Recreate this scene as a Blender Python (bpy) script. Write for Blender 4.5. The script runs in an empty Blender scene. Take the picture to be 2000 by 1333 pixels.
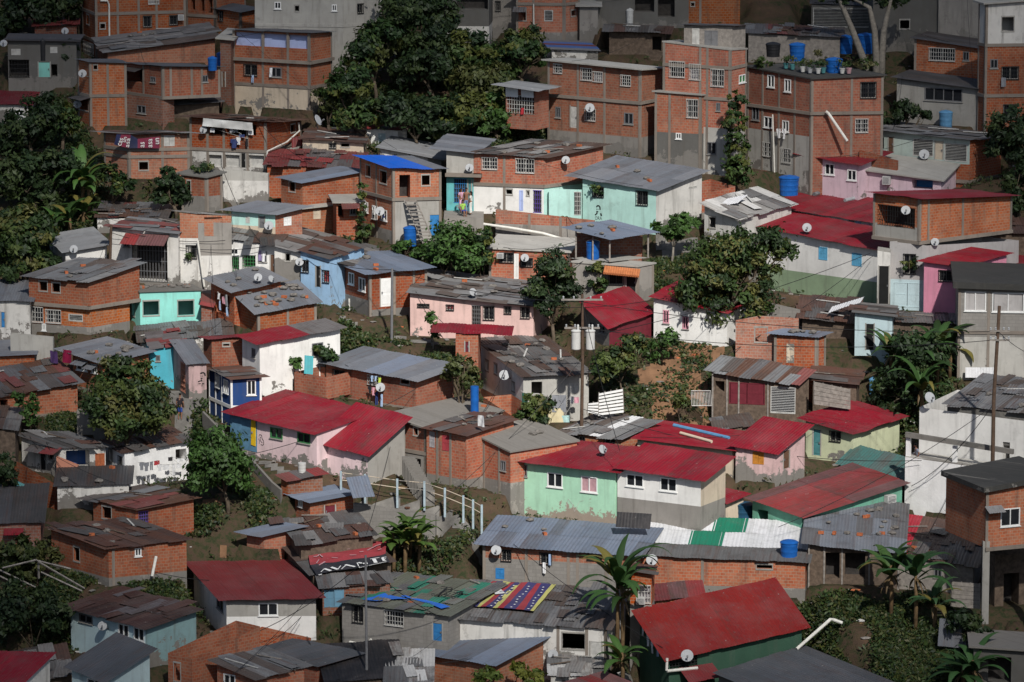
import bpy, math, random, numpy as np
from mathutils import Vector, Matrix
rnd = random.Random(7)
scene = bpy.context.scene
COL = scene.collection
R = math.radians
# ------------------------------------------------------------------ camera model (metres; pixel grid of a 2000x1333 frame)
DOWN, DIST, HFOV, SLOPE = R(10), 300.0, R(12.5), math.tan(R(20))
CAM = np.array([0, -DIST*math.cos(DOWN), DIST*math.sin(DOWN)])
FPX = 1000/math.tan(HFOV/2)
UP = np.array([0, math.sin(DOWN), math.cos(DOWN)]); FW = np.array([0, math.cos(DOWN), -math.sin(DOWN)])
def ray(u, v):
    return FPX*FW + np.array([u-1000., 0, 0]) + (666.5-v)*UP
def gp(u, v):                      # point of the hill slope
    r = ray(u, v); t = (SLOPE*CAM[1]-CAM[2])/(r[2]-SLOPE*r[1]); return CAM+t*r
def onplane(u, v, X0, d):          # vertical plane through X0 along d
    n = np.array([d[1], -d[0], 0]); r = ray(u, v); t = n.dot(X0-CAM)/n.dot(r); return CAM+t*r
def aty(u, v, y):
    r = ray(u, v); return CAM+r*((y-CAM[1])/r[1])
def on3(u, v, P, N):
    r = ray(u, v); return CAM+r*(N.dot(P-CAM)/N.dot(r))
# ------------------------------------------------------------------ materials
MATS = {}
def newmat(name):
    m = bpy.data.materials.new(name); m.use_nodes = True
    nt = m.node_tree; b = nt.nodes['Principled BSDF']; b.inputs['Roughness'].default_value = .85
    b.inputs['Specular IOR Level'].default_value = .25
    return m, nt, b
def N(nt, t, **k):
    n = nt.nodes.new(t)
    for a, v in k.items():
        if a in ('ins',):
            for i, x in v.items(): n.inputs[i].default_value = x
        else: setattr(n, a, v)
    return n
def mixc(nt, fac, a, b, mode='MIX'):
    n = N(nt, 'ShaderNodeMix', data_type='RGBA', blend_type=mode)
    for i, x in ((0, fac), (6, a), (7, b)):
        if hasattr(x, 'is_output'): nt.links.new(x, n.inputs[i])
        elif i == 0: n.inputs[0].default_value = x
        else: n.inputs[i].default_value = (*x, 1)
    return n.outputs[2]
def noise(nt, vec, scale, detail=4, rough=.6):
    n = N(nt, 'ShaderNodeTexNoise', ins={'Scale': scale, 'Detail': detail, 'Roughness': rough}); nt.links.new(vec, n.inputs['Vector']); return n.outputs[0]
def ramp(nt, f, a, b):
    n = N(nt, 'ShaderNodeMapRange', ins={1: a, 2: b}); nt.links.new(f, n.inputs[0]); return n.outputs[0]
def mth(nt, op, a, b=0.):
    n = N(nt, 'ShaderNodeMath', operation=op)
    for i, x in ((0, a), (1, b)):
        if hasattr(x, 'is_output'): nt.links.new(x, n.inputs[i])
        else: n.inputs[i].default_value = x
    return n.outputs[0]
def coords(nt):
    tc = N(nt, 'ShaderNodeTexCoord'); geo = N(nt, 'ShaderNodeNewGeometry'); return tc.outputs['UV'], geo.outputs['Position']
def bump(nt, b, h, s, d=.02):
    n = N(nt, 'ShaderNodeBump', ins={'Strength': s, 'Distance': d}); nt.links.new(h, n.inputs['Height']); nt.links.new(n.outputs[0], b.inputs['Normal'])
def objrand(nt):
    return N(nt, 'ShaderNodeObjectInfo').outputs['Random']
def brick_mat(name, c1, c2, mortar, bw=.31, rh=.185, ms=.019, stain=.5):
    m, nt, b = newmat(name); uv, pos = coords(nt)
    br = N(nt, 'ShaderNodeTexBrick', ins={'Scale': 1, 'Mortar Size': ms, 'Brick Width': bw, 'Row Height': rh, 'Color1': (*c1, 1), 'Color2': (*c2, 1), 'Mortar': (*mortar, 1), 'Bias': -.1})
    wob = N(nt, 'ShaderNodeTexNoise', ins={'Scale': 1.6, 'Detail': 2}); nt.links.new(uv, wob.inputs['Vector'])
    vm = N(nt, 'ShaderNodeVectorMath', operation='MULTIPLY_ADD'); nt.links.new(wob.outputs[1], vm.inputs[0]); vm.inputs[1].default_value = (.09, .09, 0); nt.links.new(uv, vm.inputs[2])
    nt.links.new(vm.outputs[0], br.inputs['Vector'])
    n1 = noise(nt, pos, .35, 5); n2 = noise(nt, pos, 2.2, 5, .7)
    mo = mixc(nt, ramp(nt, n2, .42, .62), br.outputs[0], mixc(nt, .45, br.outputs[0], mortar))
    c = mixc(nt, ramp(nt, n1, .45, .75), mo, mixc(nt, 1., mo, (.62, .55, .52), 'MULTIPLY'))
    n4 = noise(nt, pos, 3.1, 6, .75)
    c = mixc(nt, mth(nt, 'MULTIPLY', ramp(nt, n4, .62, .7), .5), c, (.33, .29, .255))
    n3 = noise(nt, pos, .9, 6, .7)
    c = mixc(nt, mth(nt, 'MULTIPLY', ramp(nt, n3, .56, .72), stain), c, (.12, .095, .08))
    st = N(nt, 'ShaderNodeMapping', ins={3: (1.3, .14, 1)}); nt.links.new(uv, st.inputs[0])
    n5 = noise(nt, st.outputs[0], 1.5, 5, .6)
    c = mixc(nt, mth(nt, 'MULTIPLY', ramp(nt, n5, .54, .74), .65), c, (.09, .062, .05))
    hs = N(nt, 'ShaderNodeHueSaturation'); nt.links.new(c, hs.inputs['Color']); nt.links.new(ramp(nt, objrand(nt), -.9, 1.25), hs.inputs['Value']) if 0 else None
    v = mth(nt, 'ADD', mth(nt, 'MULTIPLY', objrand(nt), .45), .68); nt.links.new(v, hs.inputs['Value']); nt.links.new(mth(nt, 'ADD', mth(nt, 'MULTIPLY', mth(nt, 'FRACT', mth(nt, 'MULTIPLY', objrand(nt), 7.3)), .010), .493), hs.inputs['Hue']); nt.links.new(mth(nt, 'ADD', mth(nt, 'MULTIPLY', mth(nt, 'FRACT', mth(nt, 'MULTIPLY', objrand(nt), 13.7)), .2), .86), hs.inputs['Saturation'])
    nt.links.new(hs.outputs[0], b.inputs['Base Color'])
    bump(nt, b, br.outputs[1], -.6, .02); b.inputs['Roughness'].default_value = .92
    MATS[name] = m
def plaster(name, c, dirt=.5, peel=0., under=(.22, .205, .185), grime=(.11, .1, .085), rough=.3, block=False):
    m, nt, b = newmat(name); uv, pos = coords(nt)
    n1 = noise(nt, pos, .6, 6, .65); n2 = noise(nt, pos, 5, 5, .7); n3 = noise(nt, uv, .55, 7, .72)
    st = N(nt, 'ShaderNodeMapping', ins={3: (1.6, .16, 1)}); nt.links.new(uv, st.inputs[0])
    n4 = noise(nt, st.outputs[0], 1.6, 5, .6)
    base = mixc(nt, ramp(nt, n1, .3, .75), tuple(min(1, x*1.06) for x in c), tuple(x*.78 for x in c))
    if block:
        br = N(nt, 'ShaderNodeTexBrick', ins={'Scale': 1, 'Mortar Size': .02, 'Brick Width': .42, 'Row Height': .22, 'Color1': (*c, 1), 'Color2': (*[x*.78 for x in c], 1), 'Mortar': (*[x*.7 for x in c], 1)}); nt.links.new(uv, br.inputs['Vector'])
        base = mixc(nt, .6, base, br.outputs[0])
    if peel > 0:
        sx = N(nt, 'ShaderNodeSeparateXYZ'); nt.links.new(uv, sx.inputs[0])
        low = mth(nt, 'MULTIPLY', ramp(nt, sx.outputs[1], 2.0, .0), peel*.62)
        f = ramp(nt, mth(nt, 'ADD', n3, low), .70, .715)
        base = mixc(nt, f, base, mixc(nt, n2, under, tuple(x*.7 for x in under)))
    c2 = mixc(nt, mth(nt, 'MULTIPLY', ramp(nt, n4, .52, .8), dirt), base, grime)
    c3 = mixc(nt, mth(nt, 'MULTIPLY', ramp(nt, noise(nt, pos, 1.3, 7, .75), .56, .76), dirt*.8), c2, grime)
    hs = N(nt, 'ShaderNodeHueSaturation'); nt.links.new(c3, hs.inputs['Color']); nt.links.new(mth(nt, 'ADD', mth(nt, 'MULTIPLY', objrand(nt), .2), .88), hs.inputs['Value'])
    nt.links.new(hs.outputs[0], b.inputs['Base Color']); bump(nt, b, n2, rough, .02); MATS[name] = m
def flat(name, c, rough=.7, var=.25, metal=0., scale=3):
    m, nt, b = newmat(name); uv, pos = coords(nt)
    n1 = noise(nt, pos, scale, 5, .65)
    nt.links.new(mixc(nt, ramp(nt, n1, .3, .7), tuple(min(1, x*(1+var*.5)) for x in c), tuple(x*(1-var) for x in c)), b.inputs['Base Color'])
    b.inputs['Roughness'].default_value = rough; b.inputs['Metallic'].default_value = metal; MATS[name] = m
def attr_mat(name, rough=.6, leaf=False, dirt=.35):
    m, nt, b = newmat(name); uv, pos = coords(nt)
    at = N(nt, 'ShaderNodeAttribute', attribute_name='Col'); c = at.outputs[0]
    if leaf:
        b.inputs['Roughness'].default_value = .55; b.inputs['Specular IOR Level'].default_value = .3
        nt.links.new(c, b.inputs['Base Color'])
        tr = N(nt, 'ShaderNodeBsdfTranslucent'); nt.links.new(mixc(nt, .5, c, (.10, .16, .02)), tr.inputs[0])
        ms = N(nt, 'ShaderNodeMixShader', ins={0: .22}); nt.links.new(b.outputs[0], ms.inputs[1]); nt.links.new(tr.outputs[0], ms.inputs[2])
        nt.links.new(ms.outputs[0], nt.nodes['Material Output'].inputs[0])
    else:
        n1 = noise(nt, uv, .8, 7, .72); n2 = noise(nt, pos, 3.5, 5, .7)
        st = N(nt, 'ShaderNodeMapping', ins={3: (2.2, .22, 1)}); nt.links.new(uv, st.inputs[0])
        n3 = noise(nt, st.outputs[0], 1.5, 5, .7)
        nf = noise(nt, pos, .45, 4, .6); c = mixc(nt, mth(nt, 'MULTIPLY', ramp(nt, nf, .45, .75), .4), c, mixc(nt, .35, c, (.26, .22, .21)))
        al = at.outputs[3]                      # alpha: how weathered this sheet is
        c = mixc(nt, mth(nt, 'MULTIPLY', ramp(nt, n3, .5, .68), mth(nt, 'MULTIPLY', al, .85)), c, (.085, .043, .03))
        c = mixc(nt, mth(nt, 'MULTIPLY', ramp(nt, n1, .5, .66), mth(nt, 'MULTIPLY', al, .8)), c, (.055, .046, .042))
        c = mixc(nt, mth(nt, 'MULTIPLY', ramp(nt, n2, .5, .8), dirt), c, (.10, .09, .085))
        sp = noise(nt, pos, 7, 2, .5); c = mixc(nt, mth(nt, 'MULTIPLY', ramp(nt, sp, .745, .765), .7), c, (.42, .40, .38))
        nt.links.new(c, b.inputs['Base Color']); b.inputs['Roughness'].default_value = rough; b.inputs['Specular IOR Level'].default_value = .22
    MATS[name] = m
brick_mat('brick', (.42, .102, .029), (.295, .066, .02), (.34, .2, .125))
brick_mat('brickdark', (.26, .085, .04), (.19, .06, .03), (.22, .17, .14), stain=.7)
brick_mat('brickpale', (.50, .17, .075), (.41, .125, .055), (.45, .31, .23))
plaster('concrete', (.27, .25, .225), .75, .5, block=False)
plaster('concretelight', (.42, .405, .37), .6, .3)
plaster('concretedark', (.13, .125, .115), .8, .4)
plaster('framecement', (.235, .2, .168), .7, .0)
plaster('roofdark', (.05, .049, .046), .6, .2)
plaster('block', (.25, .235, .215), .5, .2, block=True)
plaster('cement', (.34, .325, .295), .6, .0, rough=.2)
plaster('white', (.76, .745, .71), .35, .18)
plaster('whiterough', (.80, .79, .77), .3, .12, rough=1.)
plaster('whitedirty', (.62, .60, .56), .75, .45)
plaster('cream', (.56, .47, .36), .5, .3)
plaster('pink', (.74, .50, .45), .4, .2)
plaster('pinklight', (.75, .57, .58), .35, .42)
plaster('pinklilac', (.62, .47, .52), .5, .2)
plaster('pinkbright', (.66, .26, .36), .3, .1)
plaster('pinkdirty', (.55, .38, .37), .8, .5)
plaster('mint', (.46, .71, .64), .45, .1)
plaster('mintaqua', (.27, .66, .58), .35, .1)
plaster('mintgreen', (.40, .67, .48), .3, .46, under=(.36, .30, .24))
plaster('mintgrey', (.40, .47, .43), .5, .2)
plaster('palegreen', (.54, .57, .38), .5, .25)
plaster('mossgreen', (.27, .36, .23), .5, .2)
plaster('seagreen', (.14, .36, .26), .5, .2)
plaster('darkgreen', (.035, .085, .055), .3, .1)
plaster('lightblue', (.30, .47, .66), .5, .3)
plaster('royalblue', (.018, .058, .19), .3, .1)
plaster('steelblue', (.13, .27, .38), .5, .3)
plaster('turquoise', (.09, .45, .56), .35, .15)
plaster('teal', (.13, .44, .45), .5, .3)
plaster('paleblue', (.50, .63, .66), .4, .2)
plaster('paleaqua', (.48, .62, .65), .45, .2)
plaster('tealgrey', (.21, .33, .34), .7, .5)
plaster('periwinkle', (.42, .50, .78), .3, .1)
plaster('coral', (.55, .24, .16), .3, .1)
plaster('greylight', (.42, .40, .39), .5, .2)
plaster('peelwhite', (.62, .60, .56), .8, 1.2)
flat('wood', (.13, .095, .07), .9, .5, scale=4)
flat('woodgrey', (.25, .225, .20), .9, .4, scale=4)
flat('dark', (.012, .012, .012), .8)
flat('pane', (.018, .02, .024), .18, .3)
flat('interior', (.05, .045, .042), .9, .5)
flat('whitepaint', (.74, .74, .72), .5, .1)
flat('whitedull', (.5, .49, .46), .7, .3)
flat('ironblack', (.02, .02, .02), .6)
flat('irongrey', (.16, .16, .165), .6)
flat('greenpaint', (.05, .19, .07), .5)
flat('blueshutter', (.12, .38, .58), .5)
flat('bluedoor', (.035, .19, .44), .5)
flat('purple', (.12, .07, .34), .5)
flat('yellow', (.72, .46, .02), .5)
flat('orangewood', (.46, .19, .03), .6, .3)
flat('maroon', (.14, .02, .03), .6)
flat('browndoor', (.12, .065, .04), .7)
flat('tealdoor', (.07, .22, .23), .6)
flat('redpaint', (.42, .03, .03), .55)
flat('pinkpaint', (.62, .30, .36), .6)
flat('curtainred', (.36, .05, .06), .9)
flat('curtainpink', (.45, .27, .29), .9)
flat('curtaingrey', (.35, .33, .34), .9, .4)
flat('bluewall', (.10, .22, .33), .85, .4, scale=1.5)
flat('tanknavy', (.016, .065, .12), .45, .2)
flat('earth0', (.2, .11, .06), .95, .4, scale=1.5)
flat('cloth', (.6, .6, .6), .9)
flat('pathcement', (.17, .16, .145), .9, .45, scale=1.2)
flat('railpost', (.34, .42, .46), .8, .3)
flat('tankblue', (.012, .10, .36), .38, .2)
flat('tankpale', (.10, .25, .42), .45, .2)
flat('tankblack', (.02, .02, .022), .5)
flat('plasticwhite', (.5, .5, .48), .45, .12)
flat('dishgrey', (.33, .34, .35), .5, .15)
flat('stone', (.17, .155, .14), .95, .5, scale=6)
flat('claybrick', (.40, .12, .05), .9, .35, scale=6)
flat('bark', (.11, .085, .06), .95, .5, scale=5)
flat('barkpale', (.24, .215, .18), .95, .4, scale=4)
flat('dryleaf', (.17, .11, .055), .95, .5)
flat('polewood', (.10, .065, .045), .9, .4)
flat('rustbar', (.11, .05, .03), .9, .4)
flat('skin', (.24, .12, .075), .55, .15)
flat('hair', (.012, .01, .009), .5)
flat('cable', (.015, .015, .016), .6)
flat('pipe', (.68, .66, .6), .5, .2)
flat('tarpblack', (.016, .016, .018), .55, .3)
flat('tile', (.50, .18, .07), .8, .3)
attr_mat('sheet', .55); attr_mat('leaf', leaf=True); attr_mat('fabric', .9, dirt=.15)
# ------------------------------------------------------------------ mesh builder
class MB:
    def __init__(s): s.v, s.f, s.m, s.uv, s.c, s.names = [], [], [], [], [], []
    def mat(s, n):
        if n not in s.names: s.names.append(n)
        return s.names.index(n)
    def poly(s, pts, m='concrete', uv=None, col=None):
        b = len(s.v); s.v.extend([tuple(map(float, p)) for p in pts]); s.f.append(tuple(range(b, b+len(pts)))); s.m.append(s.mat(m))
        s.uv.append(uv or [(0, 0)]*len(pts)); s.c.extend([col or (1, 1, 1, 1)]*len(pts)); return b
    def add(s, vs, fs, m, col=None, uvs=None):
        b = len(s.v); s.v.extend([tuple(map(float, p)) for p in vs]); k = s.mat(m)
        for f in fs:
            s.f.append(tuple(i+b for i in f)); s.m.append(k); s.uv.append([(uvs[i] if uvs else (vs[i][0]+vs[i][1], vs[i][2])) for i in f])
        if isinstance(col, list): s.c.extend(col)
        else: s.c.extend([col or (1, 1, 1, 1)]*len(vs))
    def hexa(s, P, m, col=None):         # 8 corners: 0-3 bottom loop, 4-7 top loop
        s.add(P, [(3, 2, 1, 0), (4, 5, 6, 7), (0, 1, 5, 4), (1, 2, 6, 5), (2, 3, 7, 6), (3, 0, 4, 7)], m, col)
    def obox(s, o, ex, ey, ez, m, col=None):   # origin corner, three edge vectors
        o, ex, ey, ez = map(np.array, (o, ex, ey, ez))
        s.hexa([o, o+ex, o+ex+ey, o+ey, o+ez, o+ex+ez, o+ex+ey+ez, o+ey+ez], m, col)
    def box(s, x0, x1, y0, y1, z0, z1, m, col=None):
        s.obox((x0, y0, z0), (x1-x0, 0, 0), (0, y1-y0, 0), (0, 0, z1-z0), m, col)
    def tube(s, pts, r, m, n=6, col=None, cap=True):
        pts = [np.array(p, float) for p in pts]; rs = r if isinstance(r, (list, tuple)) else [r]*len(pts)
        vs, fs = [], []; prev = None
        for i, p in enumerate(pts):
            t = pts[min(i+1, len(pts)-1)]-pts[max(i-1, 0)]; t = t/(np.linalg.norm(t)+1e-9)
            a = np.cross(t, (0, 0, 1)) if abs(t[2]) < .9 else np.cross(t, (1, 0, 0))
            if prev is not None and np.dot(a, prev) < 0: a = -a
            prev = a; a = a/np.linalg.norm(a); b = np.cross(t, a)
            for k in range(n):
                w = 2*math.pi*k/n; vs.append(p+rs[i]*(math.cos(w)*a+math.sin(w)*b))
        for i in range(len(pts)-1):
            for k in range(n): fs.append((i*n+k, i*n+(k+1) % n, (i+1)*n+(k+1) % n, (i+1)*n+k))
        if cap: fs.append(tuple(range(n))[::-1]); fs.append(tuple(range((len(pts)-1)*n, len(pts)*n)))
        s.add(vs, fs, m, col)
    def lathe(s, c, prof, m, n=20, axis=None, col=None):   # prof: (r,z)
        c = np.array(c, float); vs, fs = [], []
        M = np.eye(3) if axis is None else np.array(axis)
        for r, z in prof:
            for k in range(n):
                w = 2*math.pi*k/n; vs.append(c+M@np.array([r*math.cos(w), r*math.sin(w), z]))
        for i in range(len(prof)-1):
            for k in range(n): fs.append((i*n+k, i*n+(k+1) % n, (i+1)*n+(k+1) % n, (i+1)*n+k))
        fs.append(tuple(range(n))[::-1]); fs.append(tuple(range((len(prof)-1)*n, len(prof)*n)))
        s.add(vs, fs, m, col)
    def blob(s, c, r, m, seed=0, amp=.25, sub=1, col=None):
        v, f = ICO[sub]; rr = np.random.RandomState(seed); k = 1+amp*(rr.rand(len(v))-.5)*2
        s.add([np.array(c)+np.array(p)*kk*np.array(r) for p, kk in zip(v, k)], f, m, col)
    def build(s, name, parent=None, smooth=False):
        me = bpy.data.meshes.new(name); me.from_pydata(s.v, [], s.f)
        for n in s.names: me.materials.append(MATS[n])
        me.polygons.foreach_set('material_index', s.m)
        ul = me.uv_layers.new(name='UVMap'); ul.data.foreach_set('uv', [x for f in s.uv for p in f for x in p])
        if any(n in ('sheet', 'leaf', 'fabric') for n in s.names):
            ca = me.color_attributes.new('Col', 'FLOAT_COLOR', 'POINT'); ca.data.foreach_set('color', [x for c in s.c for x in (c if len(c) == 4 else (*c, 1))])
        if smooth: me.polygons.foreach_set('use_smooth', [True]*len(me.polygons))
        me.update(); o = bpy.data.objects.new(name, me); COL.objects.link(o)
        if parent is not None:
            o.parent = parent; o.matrix_parent_inverse = Matrix.Translation(-parent.location)
        return o
def _ico():
    import bmesh; out = {}
    for k in (1, 2):
        bm = bmesh.new(); bmesh.ops.create_icosphere(bm, subdivisions=k, radius=1); bm.verts.index_update()
        out[k] = ([tuple(v.co) for v in bm.verts], [tuple(x.index for x in f.verts) for f in bm.faces]); bm.free()
    return out
ICO = _ico()
def tag(o, label=None, cat=None, group=None, kind=None):
    if label: o['label'] = label
    if cat: o['category'] = cat
    if group: o['group'] = group
    if kind: o['kind'] = kind
    return o
def empty(name, loc, label, cat, group=None):
    o = bpy.data.objects.new(name, None); COL.objects.link(o); o.location = tuple(map(float, loc)); o.empty_display_size = .5
    return tag(o, label, cat, group)
# ------------------------------------------------------------------ roof colours: list of (rgb, weathering)
PAL = dict(
    grey=[((.14, .15, .17), .35), ((.12, .13, .147), .5), ((.16, .168, .185), .3)],
    greylight=[((.23, .235, .24), .25), ((.20, .205, .21), .3)],
    bluegrey=[((.125, .152, .2), .3), ((.15, .18, .235), .25), ((.115, .13, .16), .5)],
    greyold=[((.13, .134, .14), .75), ((.165, .165, .165), .6), ((.13, .13, .132), .8), ((.085, .07, .062), .8)],
    old=[((.10, .10, .10), .8), ((.145, .14, .135), .6), ((.075, .05, .04), .8), ((.055, .052, .05), .7), ((.085, .045, .035), .9), ((.19, .185, .18), .4)],
    mix=[((.10, .10, .105), .7), ((.15, .155, .16), .5), ((.09, .045, .03), .9), ((.16, .05, .045), .6), ((.08, .07, .065), .8)],
    rust=[((.085, .04, .028), .8), ((.07, .038, .03), .9), ((.10, .05, .035), .8), ((.085, .08, .078), .8)],
    darkrust=[((.05, .024, .02), .7), ((.06, .03, .024), .8), ((.045, .026, .022), .8), ((.09, .08, .085), .7)],
    dark=[((.05, .05, .052), .6), ((.062, .062, .066), .6), ((.045, .043, .042), .7)],
    greydark=[((.075, .08, .09), .35), ((.065, .07, .078), .4)],
    red=[((.2, .007, .0165), .4), ((.175, .0075, .0165), .55), ((.215, .008, .018), .35)],
    redsun=[((.2, .016, .013), .2), ((.18, .014, .012), .35)],
    brickred=[((.16, .024, .026), .2), ((.15, .022, .024), .25)],
    maroon=[((.155, .011, .018), .3), ((.135, .01, .016), .35)],
    redfaded=[((.20, .035, .035), .65), ((.17, .03, .032), .75), ((.22, .03, .03), .5), ((.135, .06, .06), .8)],
    redold=[((.20, .035, .035), .7), ((.17, .03, .03), .8), ((.11, .10, .10), .7), ((.14, .045, .04), .8)],
    redgrey=[((.2, .007, .015), .3)],
    blue=[((.008, .10, .50), .03)],
    whiteold=[((.36, .35, .33), .7), ((.25, .24, .23), .8), ((.13, .13, .13), .8), ((.52, .51, .49), .4)],
    whitecorr=[((.62, .62, .63), .12), ((.57, .575, .58), .15)],
    greenmix=[((.13, .14, .11), .5), ((.03, .17, .115), .3), ((.14, .145, .13), .6), ((.10, .105, .11), .6), ((.12, .13, .10), .5)],
    tarp=[((.016, .016, .018), .1)],
)
def sheet(mb, O, ea, eb, pal, seed=0, corr=.012, jag=.06, wid=.95, dirb=True, period=.17, split=None, rows=1, zj=.02, th=0.):
    """corrugated sheets covering O + s*ea + t*eb (s,t in 0..1); ribs run along eb"""
    r = random.Random(seed); O, ea, eb = map(np.array, (O, ea, eb)); LA, LB = np.linalg.norm(ea), np.linalg.norm(eb)
    n = np.cross(ea, eb); n = n/np.linalg.norm(n)
    if n[2] < 0: n = -n
    k = max(1, round(LA/wid)); cols = PAL[pal] if isinstance(pal, str) else pal
    for i in range(k):
        for j in range(rows):
            c, al = r.choice(cols); f = r.uniform(.95, 1.05) if len(cols) < 4 else r.uniform(.8, 1.16); al *= r.uniform(.6, 1.3)
            if split: c, al = split(i/k, j/rows, (c, al))
            c = tuple(x*f for x in c); s0, s1 = i/k-.01, (i+1)/k+.01; o0, o1 = r.uniform(-jag, jag)/LB, r.uniform(-jag, jag)/LB
            t0, t1 = j/rows-(.02 if j else 0)+o0, (j+1)/rows+o1; lift = r.uniform(.0, zj)+(j*.012)+(.012 if i % 2 else 0)
            m = max(2, int(LA/k/(period/2))); sk = r.uniform(-jag, jag)*.6/LA
            vs, uv = [], []
            for q in range(m+1):
                s = s0+(s1-s0)*q/m
                for t in (t0, t1):
                    P_w = O+ea*(s+sk*(t-.5))+eb*t; vs.append(P_w+n*(lift+(corr if q % 2 else -corr)+.03*math.sin(P_w[0]*1.9+P_w[1]*1.1+seed)*math.sin(P_w[1]*1.3-P_w[0]*.7))); uv.append((s*LA+seed*3.1, t*LB))
            mb.add(vs, [(2*q, 2*q+2, 2*q+3, 2*q+1) for q in range(m)], 'sheet', (*c, min(1, al)), uv)
SUN_EL, SUN_AZ, SUN_E, SUN_ANG, SKY_E, EXPO, EDGE_SHADE = 42, 14, 4.8, 1.2, .066, .1, .85  # last value: cover of the unseen puffs added for edge shade
# ------------------------------------------------------------------ houses
HS, FOOT = {}, []
class House: pass
def wallgrid(mb, X0, d, L, zb, zc, ze, n, wins, mat0, bands, zu=None):
    """wall with openings; bands = [(z, mat below)] from top to bottom"""
    top = lambda s: zc+(ze-zc)*s/L
    lim = min(zc, ze)-.02
    S = {0., L}; Z = {zb}
    for w in wins: S |= {w[0], w[1]}; Z |= {w[2], w[3]}
    for z, _ in bands:
        if z < lim: Z.add(z)
    S = sorted(S); Z = sorted(z for z in Z if z < lim+1e-6)
    def mat(z):
        m = mat0
        for bz, bm in bands:
            if z < bz: m = bm
        return m
    off = rnd.uniform(0, 40); zv = zb if zu is None else zu; P = lambda s, z: X0+d*s+np.array([0, 0, z-X0[2]])
    for i in range(len(S)-1):
        s0, s1 = S[i], S[i+1]
        if s1-s0 < 1e-4: continue
        sm = (s0+s1)/2
        for j in range(len(Z)):
            z0 = Z[j]; last = j == len(Z)-1
            za, zz = (top(s0), top(s1)) if last else (Z[j+1], Z[j+1])
            zm = z0+.01
            if any(w[0]-1e-5 < sm < w[1]+1e-5 and w[2]-1e-5 < (zm) < w[3]-1e-5 for w in wins): continue
            mb.poly([P(s0, z0), P(s1, z0), P(s1, zz), P(s0, za)], mat(z0+.02), [(s0+off, z0-zv), (s1+off, z0-zv), (s1+off, zz-zv), (s0+off, za-zv)])
    for w in wins:                       # reveals
        dp = w[4]; m = mat((w[2]+w[3])/2); q = -n*dp
        c = [P(w[0], w[2]), P(w[1], w[2]), P(w[1], w[3]), P(w[0], w[3])]
        for k in range(4):
            a, b = c[k], c[(k+1) % 4]; ln = float(np.linalg.norm(b-a))
            mb.poly([a, b, b+q, a+q], m, [(0, 0), (ln, 0), (ln, dp), (0, dp)])
WCOL = {'w': 'whitepaint', 'gr': 'greenpaint', 'pw': 'pinkpaint', 'k': 'irongrey', 'br': 'browndoor'}
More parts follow.
